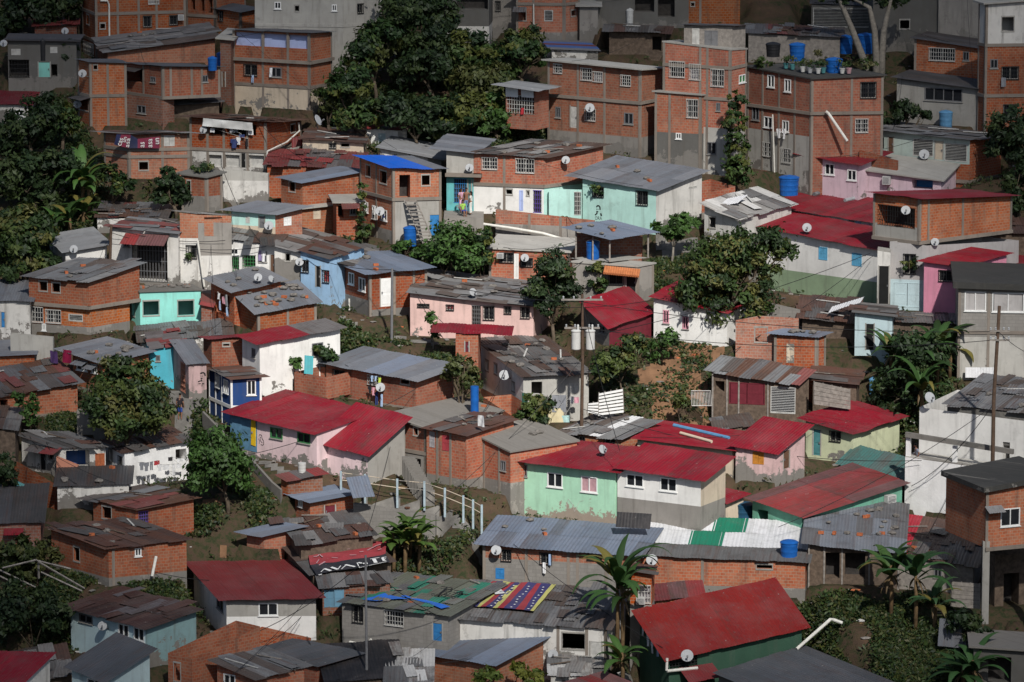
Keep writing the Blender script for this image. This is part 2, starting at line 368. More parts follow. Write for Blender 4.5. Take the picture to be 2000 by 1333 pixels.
def make_opening(h, P, d, n, w, typ):
    s0, s1, z0, z1 = w[:4]; W, Hh = s1-s0, z1-z0; dd = np.array([d[0], d[1], 0]); up = np.array([0, 0, 1.])
    O = lambda s, z, q: P(s, z)+n*q
    def pane(par, q, mat='pane', name='pane', a=0, b=1, c=0, e=1):
        mb = MB(); o = O(s0+W*a, z0+Hh*c, q); mb.obox(o, dd*W*(b-a), n*.012, up*Hh*(e-c), mat); return mb.build(name, par)
    def frame(mb, mat, t, q, dep=.05, mull=1, hor=0):
        mb.obox(O(s0, z0, q), dd*t, n*dep, up*Hh, mat); mb.obox(O(s1-t, z0, q), dd*t, n*dep, up*Hh, mat)
        mb.obox(O(s0+t, z0, q), dd*(W-2*t), n*dep, up*t, mat); mb.obox(O(s0+t, z1-t, q), dd*(W-2*t), n*dep, up*t, mat)
        for k in range(mull): mb.obox(O(s0+W*(k+1)/(mull+1)-t*.4, z0+t, q), dd*t*.8, n*dep, up*(Hh-2*t), mat)
        for k in range(hor): mb.obox(O(s0+t, z0+Hh*(k+1)/(hor+1)-t*.3, q+.004), dd*(W-2*t), n*dep, up*t*.6, mat)
    def bars(mb, mat, nv, nh, q, r=.014):
        mb.obox(O(s0-.04, z0-.04, q), dd*(W+.08), n*.03, up*.05, mat); mb.obox(O(s0-.04, z1-.01, q), dd*(W+.08), n*.03, up*.05, mat)
        for k in range(nv+1): mb.obox(O(s0-.03+(W+.04)*k/nv-r, z0, q), dd*2*r, n*.02, up*Hh, mat)
        for k in range(nh): mb.obox(O(s0, z0+Hh*(k+1)/(nh+1)-r, q+.021), dd*W, n*.02, up*2*r, mat)
    mb = MB(); t, _, arg = typ.partition(':')
    if t == 'o':
        mb.obox(O(s0-.07, z0-.09, -.12), dd*(W+.14), n*.15, up*.085, 'cement'); mb.obox(O(s0-.07, z1+.005, -.12), dd*(W+.14), n*.14, up*.1, 'cement'); mb.obox(O(s0-.06, z0-.006, -.13), dd*.055, n*.138, up*(Hh+.012), 'cement'); mb.obox(O(s1+.005, z0-.006, -.13), dd*.055, n*.138, up*(Hh+.012), 'cement'); mb.build('window', h.root)
    elif t in ('g', 'gd'):
        fr = 'whitedull' if t == 'g' else 'ironblack'
        bars(mb, fr, max(3, round(W/.17)), 2, .05, .013); frame(mb, fr if t == 'g' else 'cement', .045, -.1, mull=1)
        o = mb.build('window', h.root); pane(o, -.11, arg or ('curtaingrey' if rnd.random() < .18 and t == 'g' else 'pane'))
    elif t in WCOL:
        frame(mb, WCOL[t], .07, -.06, .09, mull=1 if W < 2 else 3); mb.obox(O(s0-.05, z0-.055, -.05), dd*(W+.1), n*.13, up*.05, WCOL[t] if t == 'w' else 'cement')
        o = mb.build('window', h.root); pane(o, -.05)
        if arg: pane(o, -.038, arg, 'curtain', .06, .94, .06, .94)
    elif t == 'b':
        m = arg or 'blueshutter'; frame(mb, m, .06, -.04, .06, 0); o = mb.build('window', h.root)
        for a, b in ((.04, .49), (.51, .96)):
            x = MB(); x.obox(O(s0+W*a, z0+.05, -.035), dd*W*(b-a), n*.035, up*(Hh-.1), m); x.obox(O(s0+W*(a+.05), z0+Hh*.5, .001), dd*W*(b-a-.1), n*.012, up*.05, m); x.build('shutter', o)
    elif t == 'l':
        frame(mb, 'whitedull', .05, -.05, .07, 0); k = max(4, int(Hh/.11))
        for i in range(k): mb.obox(O(s0+.05, z0+.05+(Hh-.1)*i/k, -.04), dd*(W-.1), n*.05+up*.04, up*.02, arg or 'whitedull')
        o = mb.build('window', h.root); pane(o, -.12)
    elif t == 'd':
        m = arg or 'browndoor'; mb.obox(O(s0+.03, z0, -.07), dd*(W-.06), n*.045, up*(Hh-.03), m)
        for a, b in ((.08, .42), (.5, .92)): mb.obox(O(s0+W*.16, z0+Hh*a, -.024), dd*W*.68, n*.014, up*Hh*(b-a), m)
        o = mb.build('door', h.root)
        k = MB(); k.obox(O(s0+W*.1, z0+Hh*.46, -.02), dd*.06, n*.07, up*.12, 'irongrey'); k.build('handle', o)
        f = MB(); f.obox(O(s0-.05, z0, -.1), dd*.078, n*.12, up*(Hh+.05), 'cement' if m not in ('white',) else m); f.obox(O(s1-.028, z0, -.1), dd*.078, n*.12, up*(Hh+.05), 'cement'); f.build('door_frame', o)
    elif t == 'dg':
        bars(mb, arg or 'irongrey', max(4, round(W/.14)), 4, -.02); o = mb.build('door', h.root); pane(o, -.12, 'interior')
    elif t in ('r', 'rs'):
        pane(h.root, -w[4]+.02, arg or 'interior', 'recess')
    elif t == 'rb':                      # big barred porch opening
        bars(mb, arg or 'ironblack', max(5, round(W/.2)), 3, -.03, .018); mb.build('grille', h.root); pane(h.root, -w[4]+.02, 'interior', 'recess')
def awning(h, X, d, n, W, dep, drop, pal, seed=1, of=None, name='awning'):
    mb = MB(); dd = np.array([d[0], d[1], 0.]); sheet(mb, X, dd*W, n*dep-np.array([0, 0, drop]), pal, seed, jag=.01); return mb.build(name, of or h.root)
def Hbuild(key, name, label, g, wall='brick', wallB=None, bands=(), bandsB=None, roof='grey', ov=.3, D=5, rise=.6, win=(), colsA=(), colsB=(), beams=(), frame=0, gv=None, of=None, y=None, d=None, stones=0, ext=None, fall=None, ovL=None, ovB=None, ovF=None, split=None, rows=None, jag=None, cat='house', posts=(), inset=0, slabm='cement', wid=None, frmat='framecement', thick=.1, colw=.17, pad=0, tie=None, fix=0):
    h = House(); uL, vL, uC, vC, uR, vR, vB, th = g[:8]; th = R(th); thR = R(g[8]) if len(g) > 8 else math.pi/2-th
    h.key = key; h.d = d or label; h.roofkind = roof if isinstance(roof, str) and label else ''
    yy = (y if y is not None else gp(uC, gv or vB)[1])+SHIFT.get(of or tie or key, 0)
    X0 = aty(uC, vB, yy); zb = X0[2]; dA = np.array([-math.cos(th), math.sin(th), 0]); dB = np.array([math.cos(thR), math.sin(thR), 0])
    PL = onplane(uL, vL, X0, dA); LA = float(np.dot(PL-X0, dA)); zL = PL[2]; zC = aty(uC, vC, yy)[2]
    if uR: PR = onplane(uR, vR, X0, dB); LB = float(np.dot(PR-X0, dB)); zR = PR[2]
    else: LB, zR = D, zC+rise
    nA = np.array([-dA[1], dA[0], 0]); nA = nA if nA[1] < 0 else -nA
    nB = np.array([-dB[1], dB[0], 0]); nB = nB if nB[0] > 0 else -nB
    zK = zL+zR-zC; h.X0, h.dA, h.dB, h.nA, h.nB, h.LA, h.LB, h.z = X0, dA, dB, nA, nB, LA, LB, (zC, zL, zR, zK, zb)
    h.rz = lambda s, t: zC+(zL-zC)*s/LA+(zR-zC)*t/LB
    h.Rn = np.cross(dA*LA+np.array([0, 0, zL-zC]), dB*LB+np.array([0, 0, zR-zC])); h.Rp = X0+np.array([0, 0, zC-zb])
    if of: h.root = HS[of].root
    else: h.root = empty(name, X0, label, cat)
    ex = (0 if (of or gv or y is not None) else 3.) if ext is None else ext
    z0 = zb-ex
    zfromv = lambda v: aty(uC, v, yy)[2]
    sides = [('A', X0, dA, LA, zC, zL, nA, wall, bands), ('B', X0, dB, LB, zC, zR, nB, wallB or wall, bandsB if bandsB is not None else bands),
             ('L', X0+dA*LA, dB, LB, zL, zK, -nB, wall, bands), ('K', X0+dB*LB, dA, LA, zR, zK, -nA, wallB or wall, bandsB if bandsB is not None else bands)]
    mb = MB(); ops = []
    for sd, O, dv, L, za, ze, n, m, bd in sides:
        if m == 'none': continue
        ws = []
        for w in win:
            if w[0] != sd: continue
            uc, vc = (w[1]+w[3])/2, (w[2]+w[4])/2
            s = [float(np.dot(onplane(u, vc, O, dv)-O, dv)) for u in (w[1], w[3])]; zz = [onplane(uc, v, O, dv)[2] for v in (w[4], w[2])]
            s0, s1 = sorted(s); s0, s1 = max(.06, s0), min(L-.06, s1)
            tl = min(za+(ze-za)*s0/L, za+(ze-za)*s1/L, max(za, ze))
            a, b = max(z0+.03, zz[0]), min(zz[1], min(za, ze)-.08 if len(w) < 7 else tl-.05)
            if s1-s0 < .12 or b-a < .12: print('WIN?', key, w); continue
            t = w[5].partition(':')[0]; ws.append((s0, s1, a, b, {'r': 1.1, 'rb': 1.1, 'rs': .3}.get(t, .16))); ops.append((O, dv, n, ws[-1], w[5]))
        wallgrid(mb, np.array([O[0], O[1], z0]), dv, L, z0, za, ze, n, ws, m, [(zfromv(v), x) for v, x in bd], zb)
    if ex == 0: mb.poly([X0, X0+dA*LA, X0+dA*LA+dB*LB, X0+dB*LB], 'cement')
    if mb.v: mb.build('wall', h.root)
    for O, dv, n, w, t in ops:
        make_opening(h, lambda s, z, O=O, dv=dv: np.array([O[0]+dv[0]*s, O[1]+dv[1]*s, z]), dv, n, w, t)
    def column(O, dv, n, s, zt, z_b, w=None):
        w = w or colw; fm = MB()
        fm.obox(np.array([O[0], O[1], z_b])+dv*(s-w/2)+n*-.12, dv*w, n*.15, (0, 0, zt-z_b), frmat); fm.build('column', h.root)
    if frame:
        column(X0, dA, nA, colw/2-.03, zC-.01, z0); column(X0, dA, nA, LA-colw/2, zL-.01, z0)
        column(X0, dB, nB, colw/2-.03, zC-.01, z0); column(X0, dB, nB, LB-colw/2, zR-.01, z0)
    for u in colsA:
        s = float(np.dot(onplane(u, vC, X0, dA)-X0, dA)); column(X0, dA, nA, s, h.rz(s, 0)-.02, z0)
    for u in colsB:
        s = float(np.dot(onplane(u, vC, X0, dB)-X0, dB)); column(X0, dB, nB, s, h.rz(0, s)-.02, z0)
    for bm in beams:
        v, pr = bm if isinstance(bm, tuple) else (bm, .06); z = zfromv(v)
        for O, dv, L, n in ((X0, dA, LA, nA), (X0, dB, LB, nB)):
            fm = MB(); fm.obox(np.array([O[0], O[1], z-.14])-dv*(pr)+n*-.1, dv*(L+pr), n*(.1+pr+.003+(.002 if O is X0 and n is nA else 0)), (0, 0, .22), frmat); fm.build('beam', h.root)
    if posts:
        for u, fc in posts:
            pm = MB()
            O, dv = (X0, dA) if fc == 'A' else (X0, dB); s = float(np.dot(onplane(u, vC, O, dv)-O, dv)); p = np.array([O[0], O[1], z0])+dv*s
            pm.obox(p-np.array([.05, .05, 0]), (.1, 0, 0), (0, .1, 0), (0, 0, h.rz(s if fc == 'A' else 0, s if fc == 'B' else 0)-z0), 'woodgrey'); pm.build('post', h.root)
    # roof
    oF = ov if ovF is None else ovF; oL = ov if ovL is None else ovL; oB = ov if ovB is None else ovB
    def RP(s, t, q=0.): return X0+dA*s+dB*t+np.array([0, 0, h.rz(s, t)-zb+q])
    h.RP = RP; seed = len(HS)*7+3
    if roof == 'slab':
        mb = MB(); c = [RP(-oB, -oF, .0), RP(LA+oL, -oF, .0), RP(LA+oL, LB+.1, .0), RP(-oB, LB+.1, .0)]
        mb.hexa([p for p in c]+[p+np.array([0, 0, thick]) for p in c], slabm); mb.build('roof', h.root)
    elif roof and roof != 'none':
        mb = MB(); old = roof in ('old', 'mix', 'rust', 'darkrust', 'greyold', 'redold', 'whiteold', 'greenmix')
        jg = jag if jag is not None else (.13 if old else .045); fa = fall or ('A' if abs(zR-zC)/LB >= abs(zL-zC)/LA else 'B')
        rw = rows or (2 if old and LB > 3 else 1); kw = dict(jag=jg, rows=rw, split=split, zj=.05 if old else .008, wid=wid or (.8 if old else .95))
        o = RP(-oB, -oF, .05); e1 = RP(LA+oL, -oF, .05)-o; e2 = RP(-oB, LB+ov, .05)-o
        if fa == 'A': sheet(mb, o, e1, e2, roof, seed, **kw)
        else: sheet(mb, o, e2, e1, roof, seed, **kw)
        if old:                                  # loose overlapping patches
            rr = random.Random(seed)
            for k in range(int(LA*LB*.45)):
                s, t = rr.uniform(0, LA), rr.uniform(0, LB); w, l = rr.uniform(.5, 1.1), rr.uniform(.8, 2.2); a = rr.gauss(0, .10)
                e1n, e2n = e1/np.linalg.norm(e1), e2/np.linalg.norm(e2)
                if fa != 'A': e1n, e2n = e2n, e1n
                u1 = e1n*math.cos(a)+e2n*math.sin(a); u2 = e2n*math.cos(a)-e1n*math.sin(a)
                sheet(mb, RP(s, t, .10+.02*k % .08)-u1*w/2-u2*l/2, u1*w, u2*l, roof, seed+k*5+1, jag=.0, rows=1, wid=5, zj=.04)
        mb.build('roof', h.root)
        if LA > 2 and wall != 'none':
            rm = MB()
            for k in range(2): 
                t = LB*(.25+.5*k); rm.tube([RP(-oB*.8, t, .0), RP(LA+oL*.8, t, .0)], .035, 'wood', 4)
            rm.build('rafter', h.root)
    if stones: STONES.append((h, stones))
    if y is None: FOOT.append((np.array([X0[:2], (X0+dA*LA)[:2], (X0+dA*LA+dB*LB)[:2], (X0+dB*LB)[:2]]), zb if gv is None else min(zb, gp(uC, gv)[2]), pad))
    h.onA = lambda u, v, q=0.: onplane(u, v, X0+nA*q, dA)
    h.onB = lambda u, v, q=0.: onplane(u, v, X0+nB*q, dB)
    h.onR = lambda u, v, q=0.: on3(u, v, h.Rp+np.array([0, 0, .06+q]), h.Rn)
    HS[key] = h; return h
STONES = []
QUEUE, SHIFT = [], {}
def H(*a, **k): QUEUE.append((a, k))
def footprint(g, k, sh):
    uL, vL, uC, vC, uR, vR, vB, th = g[:8]; th = R(th); thR = R(g[8]) if len(g) > 8 else math.pi/2-th
    y = k.get('y'); y = (y if y is not None else gp(uC, k.get('gv') or vB)[1])+sh; X0 = aty(uC, vB, y); dA = np.array([-math.cos(th), math.sin(th), 0]); dB = np.array([math.cos(thR), math.sin(thR), 0])
    LA = float(np.dot(onplane(uL, vL, X0, dA)-X0, dA)); LB = float(np.dot(onplane(uR, vR, X0, dB)-X0, dB)) if uR else k.get('D', 5)
    return np.array([X0[:2], (X0+dA*LA)[:2], (X0+dA*LA+dB*LB)[:2], (X0+dB*LB)[:2]])
def overlap(P, Q):
    for A in (P, Q):
        for i in range(4):
            e = A[(i+1) % 4]-A[i]; n = np.array([e[1], -e[0]])/(np.linalg.norm(e)+1e-9); a, b = P@n, Q@n
            if min(a.max(), b.max())-max(a.min(), b.min()) < .12: return False
    return True
def resolve():
    recs = [(a[0], a[3], k) for a, k in QUEUE if not k.get('of') and k.get('y') is None]; kids = {}
    for a, k in QUEUE:
        if k.get('of') and k.get('y') is None: kids.setdefault(k['of'], []).append((a[3], k))
    recs.sort(key=lambda r: -(r[2].get('gv') or r[1][6])); done = []
    for key, g, k in recs:
        sh = 0.; vols = [(g, k)]+kids.get(key, [])
        if not k.get('fix'):
            for it in range(9):
                if any(overlap(footprint(gg, kk, sh), Q) for gg, kk in vols for Q in done): sh += .45
                else: break
            if it == 8: sh = 1.2
        SHIFT[key] = sh; done += [footprint(gg, kk, sh) for gg, kk in vols]
    for a, k in QUEUE: Hbuild(*a, **k)
    print('SHIFTS', {k: round(v, 1) for k, v in SHIFT.items() if v > .5})
# ------------------------------------------------------------------ the houses, from the top of the hill down
B, P_, S_, C_ = 'brick_house', 'plaster_house', 'tin_shack', 'concrete_house'
# top left
H('tall', B, 'tall brick block with concrete frame and white drainpipe at the top left', (160, -40, 188, -40, 362, -42, 112, 70, 14), frame=1, colsB=(229, 270, 305), beams=(27, 80), roof='slab', win=[('B', 280, 32, 296, 53, 'gd'), ('B', 331, 31, 347, 49, 'gd'), ('B', 196, 47, 205, 56, 'o'), ('A', 169, 30, 174, 47, 'o'), ('A', 164, 84, 184, 108, 'g'), ('B', 192, 84, 213, 108, 'g'), ('B', 290, -12, 310, 8, 'g')], d='tall brick block with the white drainpipe')
H('porch', B, 'brick house with open porch between concrete pillars beside the tall brick block', (363, -30, 421, -30, 0, 0, 62, 30), D=4, roof='slab', frame=1, win=[('A', 368, -12, 381, 20, 'r'), ('A', 386, -12, 399, 23, 'r'), ('A', 403, -8, 415, 26, 'r')], beams=(32,), d='brick porch house')
H('topb', B, 'small brick house with tin lean-to roof against the grey tower', (423, 16, 470, 24, 500, 18, 70, 45), roof='greydark', frame=1, ov=.35, win=[('A', 427, 22, 436, 42, 'gd')], d='small brick house by the grey tower')
H('tower', C_, 'tall grey stained concrete building behind the blue balcony house', (497, -60, 670, -60, 745, -62, 140, 6, 32), wall='concretelight', roof='slab', win=[('A', 536, 4, 549, 18, 'w'), ('A', 576, 12, 584, 22, 'o'), ('A', 648, 9, 658, 22, 'w'), ('B', 698, 8, 709, 26, 'gd')], beams=((50, .03),), frmat='concretelight', d='grey concrete building')
H('balcony', B, 'two storey brick house with sky blue upper balcony under a flat tin roof', (454, 60, 605, 66, 648, 63, 212, 26, 60), roof='greydark', ov=.25, frame=1, bands=[(174, 'cream')], colsA=(513, 562), beams=((122, .22), (171, .05)), win=[('A', 458, 66, 602, 93, 'rs:periwinkle'), ('A', 477, 127, 502, 148, 'gd'), ('A', 528, 132, 550, 151, 'k')], d='blue balcony house')
H('longtin', B, 'low brick house under a long tilted grey tin roof below the tall block', (210, 102, 420, 74, 0, 0, 118, -14), roof='greyold', ov=.4, stones=4, d='long tilted tin roof', D=4.5, rise=0.45)
H('corner', B, 'brick house of two storeys with concrete columns at the wood edge', (152, 117, 177, 123, 247, 124, 243, 60, 10), roof='greydark', ov=.2, frame=1, beams=(187,), colsB=(210,), win=[('B', 183, 128, 190, 136, 'o'), ('A', 156, 190, 172, 215, 'o')], d='brick house at the wood edge')
H('bent', B, 'angled brick house with dark recessed window under a thin tin roof', (243, 124, 318, 131, 430, 132, 193, 48, 20), gv=236, roof='greydark', ov=.25, frame=1, colsB=(333, 374, 394), colsA=(280,), beams=(191,), win=[('A', 243, 132, 278, 160, 'r'), ('A', 294, 150, 304, 161, 'k'), ('B', 395, 147, 406, 161, 'k')], d='angled brick house')
H('bentlow', B, '', (248, 186, 318, 193, 340, 192, 236, 40), of='bent', ext=2, wall='brickdark', roof='none', win=[('A', 268, 206, 285, 222, 'k')])
H('gap', 'brick_shed', 'narrow brown shed with blue tanks beside it next to the balcony house', (430, 76, 452, 78, 0, 0, 190, 8), D=4, rise=.2, wall='brickdark', roof='slab', win=[('A', 434, 142, 440, 170, 'd')], d='narrow shed by the blue balcony')
H('greypatch', S_, 'small shed with weathered grey board roof between two brick houses', (320, 208, 428, 200, 0, 0, 225, -6), wall='wood', roof='greyold', d='small grey roofed shed', D=3.5, rise=0.1)
H('laundry', B, 'brick house with laundry balcony and white ground floor under a long rusty roof', (370, 230, 520, 240, 588, 236, 342, 18, 68), roof='rust', ov=.5, frame=1, bands=[(298, 'whitedirty')], colsA=(405, 437, 483), beams=(296,), rise=.8, win=[('A', 404, 244, 436, 266, 'r'), ('A', 439, 244, 482, 266, 'r'), ('A', 484, 244, 500, 266, 'r'), ('A', 407, 303, 433, 327, 'rs:whitedull'), ('A', 440, 303, 468, 327, 'rs:whitedull'), ('A', 471, 300, 480, 328, 'd:dark'), ('A', 486, 304, 516, 328, 'rs:whitedull'), ('B', 568, 244, 577, 258, 'o')], d='laundry balcony house')
H('tarphouse', B, 'brick house with a torn campaign banner hung across its upper wall', (203, 259, 252, 263, 370, 262, 346, 42, 6), roof='old', ov=.6, frame=1, beams=(292, 306), colsB=(317,), win=[('B', 272, 317, 289, 332, 'o'), ('B', 320, 264, 341, 286, 'b:whitedull')], d='brick house with campaign banner')
H('farleft', C_, 'dark low house with mint panel and barred porch at the far left top', (15, 80, 150, 82, 0, 0, 156, 0), wall='concretedark', roof='dark', win=[('A', 18, 118, 57, 151, 'rb'), ('A', 75, 122, 98, 151, 'd:mintaqua'), ('A', 100, 126, 112, 150, 'r'), ('A', 22, 96, 40, 108, 'b:whitedull'), ('A', 98, 92, 112, 104, 'b:whitedull')], d='dark house with mint panel', D=3.5, rise=0.05)
H('farbrick', B, 'low brick wall house with rust patched roof under the forest edge', (68, 53, 150, 50, 0, 0, 76, -4), wall='brickdark', roof='redold', ov=.2, D=3, rise=0.1)
H('farred', P_, 'small white house under a dark red tin roof at the left border', (-30, 204, 56, 206, 0, 0, 236, 0), wall='whitedirty', roof='maroon', win=[('A', 30, 214, 46, 228, 'w')], d='small white house at the left border', D=5, rise=0.25)
# top middle
H('perch', C_, 'grey building with brick parapet balcony above the trees', (873, -40, 955, -40, 0, 0, 92, 4), D=5, wall='concretedark', roof='slab', win=[('A', 892, -20, 953, 19, 'r')], bands=[(52, 'whitedirty')], d='building with brick parapet')
H('perchpar', B, '', (891, 22, 955, 25, 968, 24, 50, 4), of='perch', y=None, wall='brickpale', roof='none', ext=0)
H('perchgrey', C_, 'plain grey plaster block beside the parapet balcony', (955, -40, 1008, -40, 0, 0, 62, 4), D=5, wall='concrete', roof='slab', win=[('A', 968, 3, 977, 22, 'gd')])
H('upbrick', B, 'brick house with thin white drainpipe above the tree tops', (1008, -20, 1102, -20, 1132, -22, 86, 6, 45), roof='slab', frame=1, colsA=(1042,), beams=(8,), bands=[(64, 'concrete')], win=[('A', 1063, 20, 1080, 42, 'l'), ('B', 1116, 21, 1124, 31, 'o'), ('A', 1012, 18, 1027, 40, 'o')], d='brick house with thin white pipe')
H('upgrey', C_, 'rough grey concrete annex right of the brick house with thin pipe', (1132, 12, 1168, 12, 0, 0, 64, 0), D=4, wall='concrete', roof='slab')
H('terrace', C_, 'cluttered roof terrace house with low concrete wall at the top', (1165, -25, 1345, -30, 0, 0, 52, 0), D=4, wall='concretedark', roof='slab', win=[('A', 1240, -15, 1278, 24, 'r'), ('A', 1285, -15, 1318, 34, 'r')], d='cluttered terrace')
H('darkshack', S_, 'dark board shack with sagging tin roof behind the flat roofed brick house', (1190, 62, 1298, 66, 0, 0, 104, 4), wall='wood', roof='old', ov=.5, win=[('A', 1274, 72, 1292, 100, 'r')], D=3, rise=0.1)
H('upright', B, 'brick house behind the dark shack and tin rooftop sheds', (1342, -25, 1445, -25, 0, 0, 46, 0), D=4, roof='slab', win=[('A', 1350, 6, 1356, 12, 'o')], colsA=(1368,))
H('redblue', 'tin_shed', 'low shed with faded red and blue sheets above the flat roofed brick house', (1078, 97, 1168, 100, 0, 0, 118, -10), wall='whitedirty', roof=[((.17, .03, .03), .6), ((.14, .045, .045), .7), ((.05, .10, .26), .4), ((.12, .12, .125), .5)], ov=.2, fall='B', D=4, rise=0.2)
H('twostorey', B, 'large two storey brick house with white barred windows and flat pale roof', (1070, 119, 1250, 137, 1295, 134, 304, 36, 58), roof='slab', slabm='concretelight', ov=.35, frame=1, colsA=(1129, 1181), beams=((201, .10),), bands=[(270, 'concrete')], ext=3, win=[('A', 1082, 124, 1098, 143, 'g'), ('A', 1135, 134, 1156, 157, 'g'), ('A', 1159, 141, 1177, 160, 'g'), ('A', 1213, 148, 1232, 168, 'g'), ('A', 1085, 209, 1095, 230, 'k'), ('A', 1114, 208, 1128, 250, 'd:whitedull'), ('A', 1143, 213, 1163, 236, 'g'), ('A', 1219, 221, 1237, 243, 'k')], d='large two storey brick house', pad=1)
H('caged', B, 'brick side balcony closed with a grille and white sheets under a grey tin roof', (988, 168, 1045, 176, 1072, 171, 255, 30), gv=285, fix=1, roof='greylight', ov=.7, ovL=.8, win=[('A', 990, 188, 1043, 222, 'rb:whitedull')], ext=0, d='caged brick balcony', wid=.6)
H('greytall', B, 'tall brick and grey plaster house with white window grilles', (1295, 83, 1425, 99, 1458, 97, 340, 28, 60), roof='slab', ov=.05, frame=1, colsA=(1368, 1382), beams=(133, 194), bands=[(252, 'concretelight')], win=[('A', 1308, 121, 1337, 151, 'g'), ('A', 1347, 126, 1368, 156, 'g'), ('A', 1389, 136, 1414, 169, 'g'), ('B', 1443, 146, 1456, 162, 'w:greenpaint'), ('A', 1381, 278, 1399, 302, 'k'), ('A', 1399, 201, 1407, 217, 'k')], d='tall brick and plaster house')
H('greytalllow', B, '', (1279, 180, 1368, 187, 1392, 185, 314, 22, 60), of='greytall', gv=332, ext=3, roof='slab', ov=.15, frame=1, colsA=(1308,), bands=[(262, 'concretedark')], win=[('A', 1342, 195, 1363, 230, 'g'), ('A', 1320, 260, 1331, 272, 'w')])
H('roofshed', S_, 'rooftop shed of mixed boards and tin sheets on the tall plaster house', (1336, 50, 1430, 52, 1456, 50, 96, 8, 50), y=gp(1400, 318)[1], tie='greytall', ext=.1, wall='woodgrey', roof='dark', ov=.3, win=[('A', 1352, 56, 1366, 90, 'b:whitedull'), ('A', 1376, 60, 1402, 94, 'b:irongrey')])
H('curved', B, 'long brick house bending round a corner with roof garden and barred windows', (1460, 131, 1583, 155, 1726, 148, 345, 50, 6), roof='slab', ov=.2, frame=1, colsA=(1490, 1522, 1553), colsB=(1664,), beams=((221, .12),), bandsB=(), bands=[(268, 'concretelight')], slabm='roofdark', win=[('A', 1499, 146, 1513, 171, 'w'), ('A', 1532, 155, 1545, 180, 'w'), ('A', 1469, 209, 1483, 235, 'k'), ('A', 1492, 228, 1509, 250, 'w'), ('A', 1528, 236, 1541, 258, 'w'), ('A', 1491, 279, 1505, 305, 'g'), ('A', 1528, 291, 1545, 318, 'g'), ('B', 1681, 161, 1711, 192, 'gd'), ('B', 1671, 233, 1695, 259, 'g')], d='curved brick house')
H('slatted', C_, 'building with white slatted front among the bare trees at the top', (1585, 8, 1702, 14, 0, 0, 70, 4), D=4, wall='concretedark', roof='dark', ov=.1, win=[('A', 1588, 16, 1698, 54, 'l:whitedull')])
H('backdark', C_, 'tall dark stained concrete building at the top right', (1706, -50, 1832, -52, 0, 0, 88, 0), D=4, wall='concretedark', roof='slab', win=[('A', 1758, 40, 1776, 56, 'o')])
H('backgrey', C_, 'grey plaster building with leaning panels at the top right', (1834, -50, 1914, -52, 0, 0, 92, 0), D=4, wall='concrete', roof='slab')
H('rustshed', 'tin_shed', 'low sheds under rusty and bluish roof sheets behind the roof garden', (1462, 66, 1640, 74, 0, 0, 120, 4), wall='woodgrey', roof='mix', ov=.3, D=4, rise=0.2)
H('barwin', B, 'brick house with white vertical window bars above the grey plaster house', (1786, 76, 1918, 96, 0, 0, 164, 22), roof='dark', ov=.3, frame=1, win=[('A', 1815, 88, 1865, 119, 'g'), ('A', 1881, 101, 1893, 119, 'k')], d='brick house with white bars', D=3.5, rise=0.05)
H('greyband', C_, 'light grey plaster house with long dark window band and tin roof', (1752, 152, 1910, 174, 0, 0, 245, 26), wall='cement', roof='dark', ov=.35, win=[('A', 1806, 166, 1880, 198, 'k')], d='grey house with long window band', D=3, rise=0.1)
H('spotted', B, 'tall brick house with a spotted white upper wall at the right edge', (1912, 4, 1922, 8, 2030, 0, 255, 70, 6), wall='whitedirty', bands=[(87, 'brick')], roof='slab', frame=1, beams=(88, 187), win=[('B', 1957, 34, 1980, 61, 'o'), ('B', 1934, 116, 1949, 134, 'k'), ('B', 1957, 131, 1989, 155, 'gd'), ('B', 1960, 205, 1985, 232, 'gd')], d='spotted white and brick house')
H('mintroof', P_, 'grey green house with big louvred windows above a brick parapet', (1697, 252, 1893, 275, 1956, 266, 356, 26, 52), wall='mintgrey', wallB='brick', bands=[(322, 'brick')], bandsB=(), roof='greyold', ov=.4, win=[('A', 1707, 269, 1726, 288, 'gd'), ('A', 1735, 268, 1745, 297, 'd'), ('A', 1783, 272, 1823, 306, 'l'), ('A', 1845, 281, 1889, 316, 'l'), ('A', 1826, 276, 1842, 312, 'd:cream')], beams=((355, .12),), d='grey green louvred house')
H('pinkred', P_, 'lilac pink house under a bright red tin roof beside the curved brick house', (1561, 302, 1676, 322, 0, 0, 368, 36), wall='pinklilac', roof='red', ov=.35, win=[('A', 1590, 321, 1606, 339, 'w'), ('A', 1611, 320, 1630, 342, 'w'), ('A', 1655, 332, 1673, 353, 'w')], d='lilac house with red roof', D=3.6, rise=0.4)
H('pinklong', P_, 'long lilac ground floor with air conditioner under the brick parapet', (1676, 330, 1838, 352, 0, 0, 378, 22), D=3.5, wall='pinklilac', roof='slab', win=[('A', 1684, 333, 1690, 352, 'o'), ('A', 1781, 350, 1822, 370, 'r:bluedoor')], d='long lilac ground floor')
H('pinkpar', B, '', (1678, 294, 1752, 315, 0, 0, 338, 24), of='pinklong', y=gp(1838, 378)[1]+1.6, D=.25, rise=0, wall='brick', roof='none', ext=0)
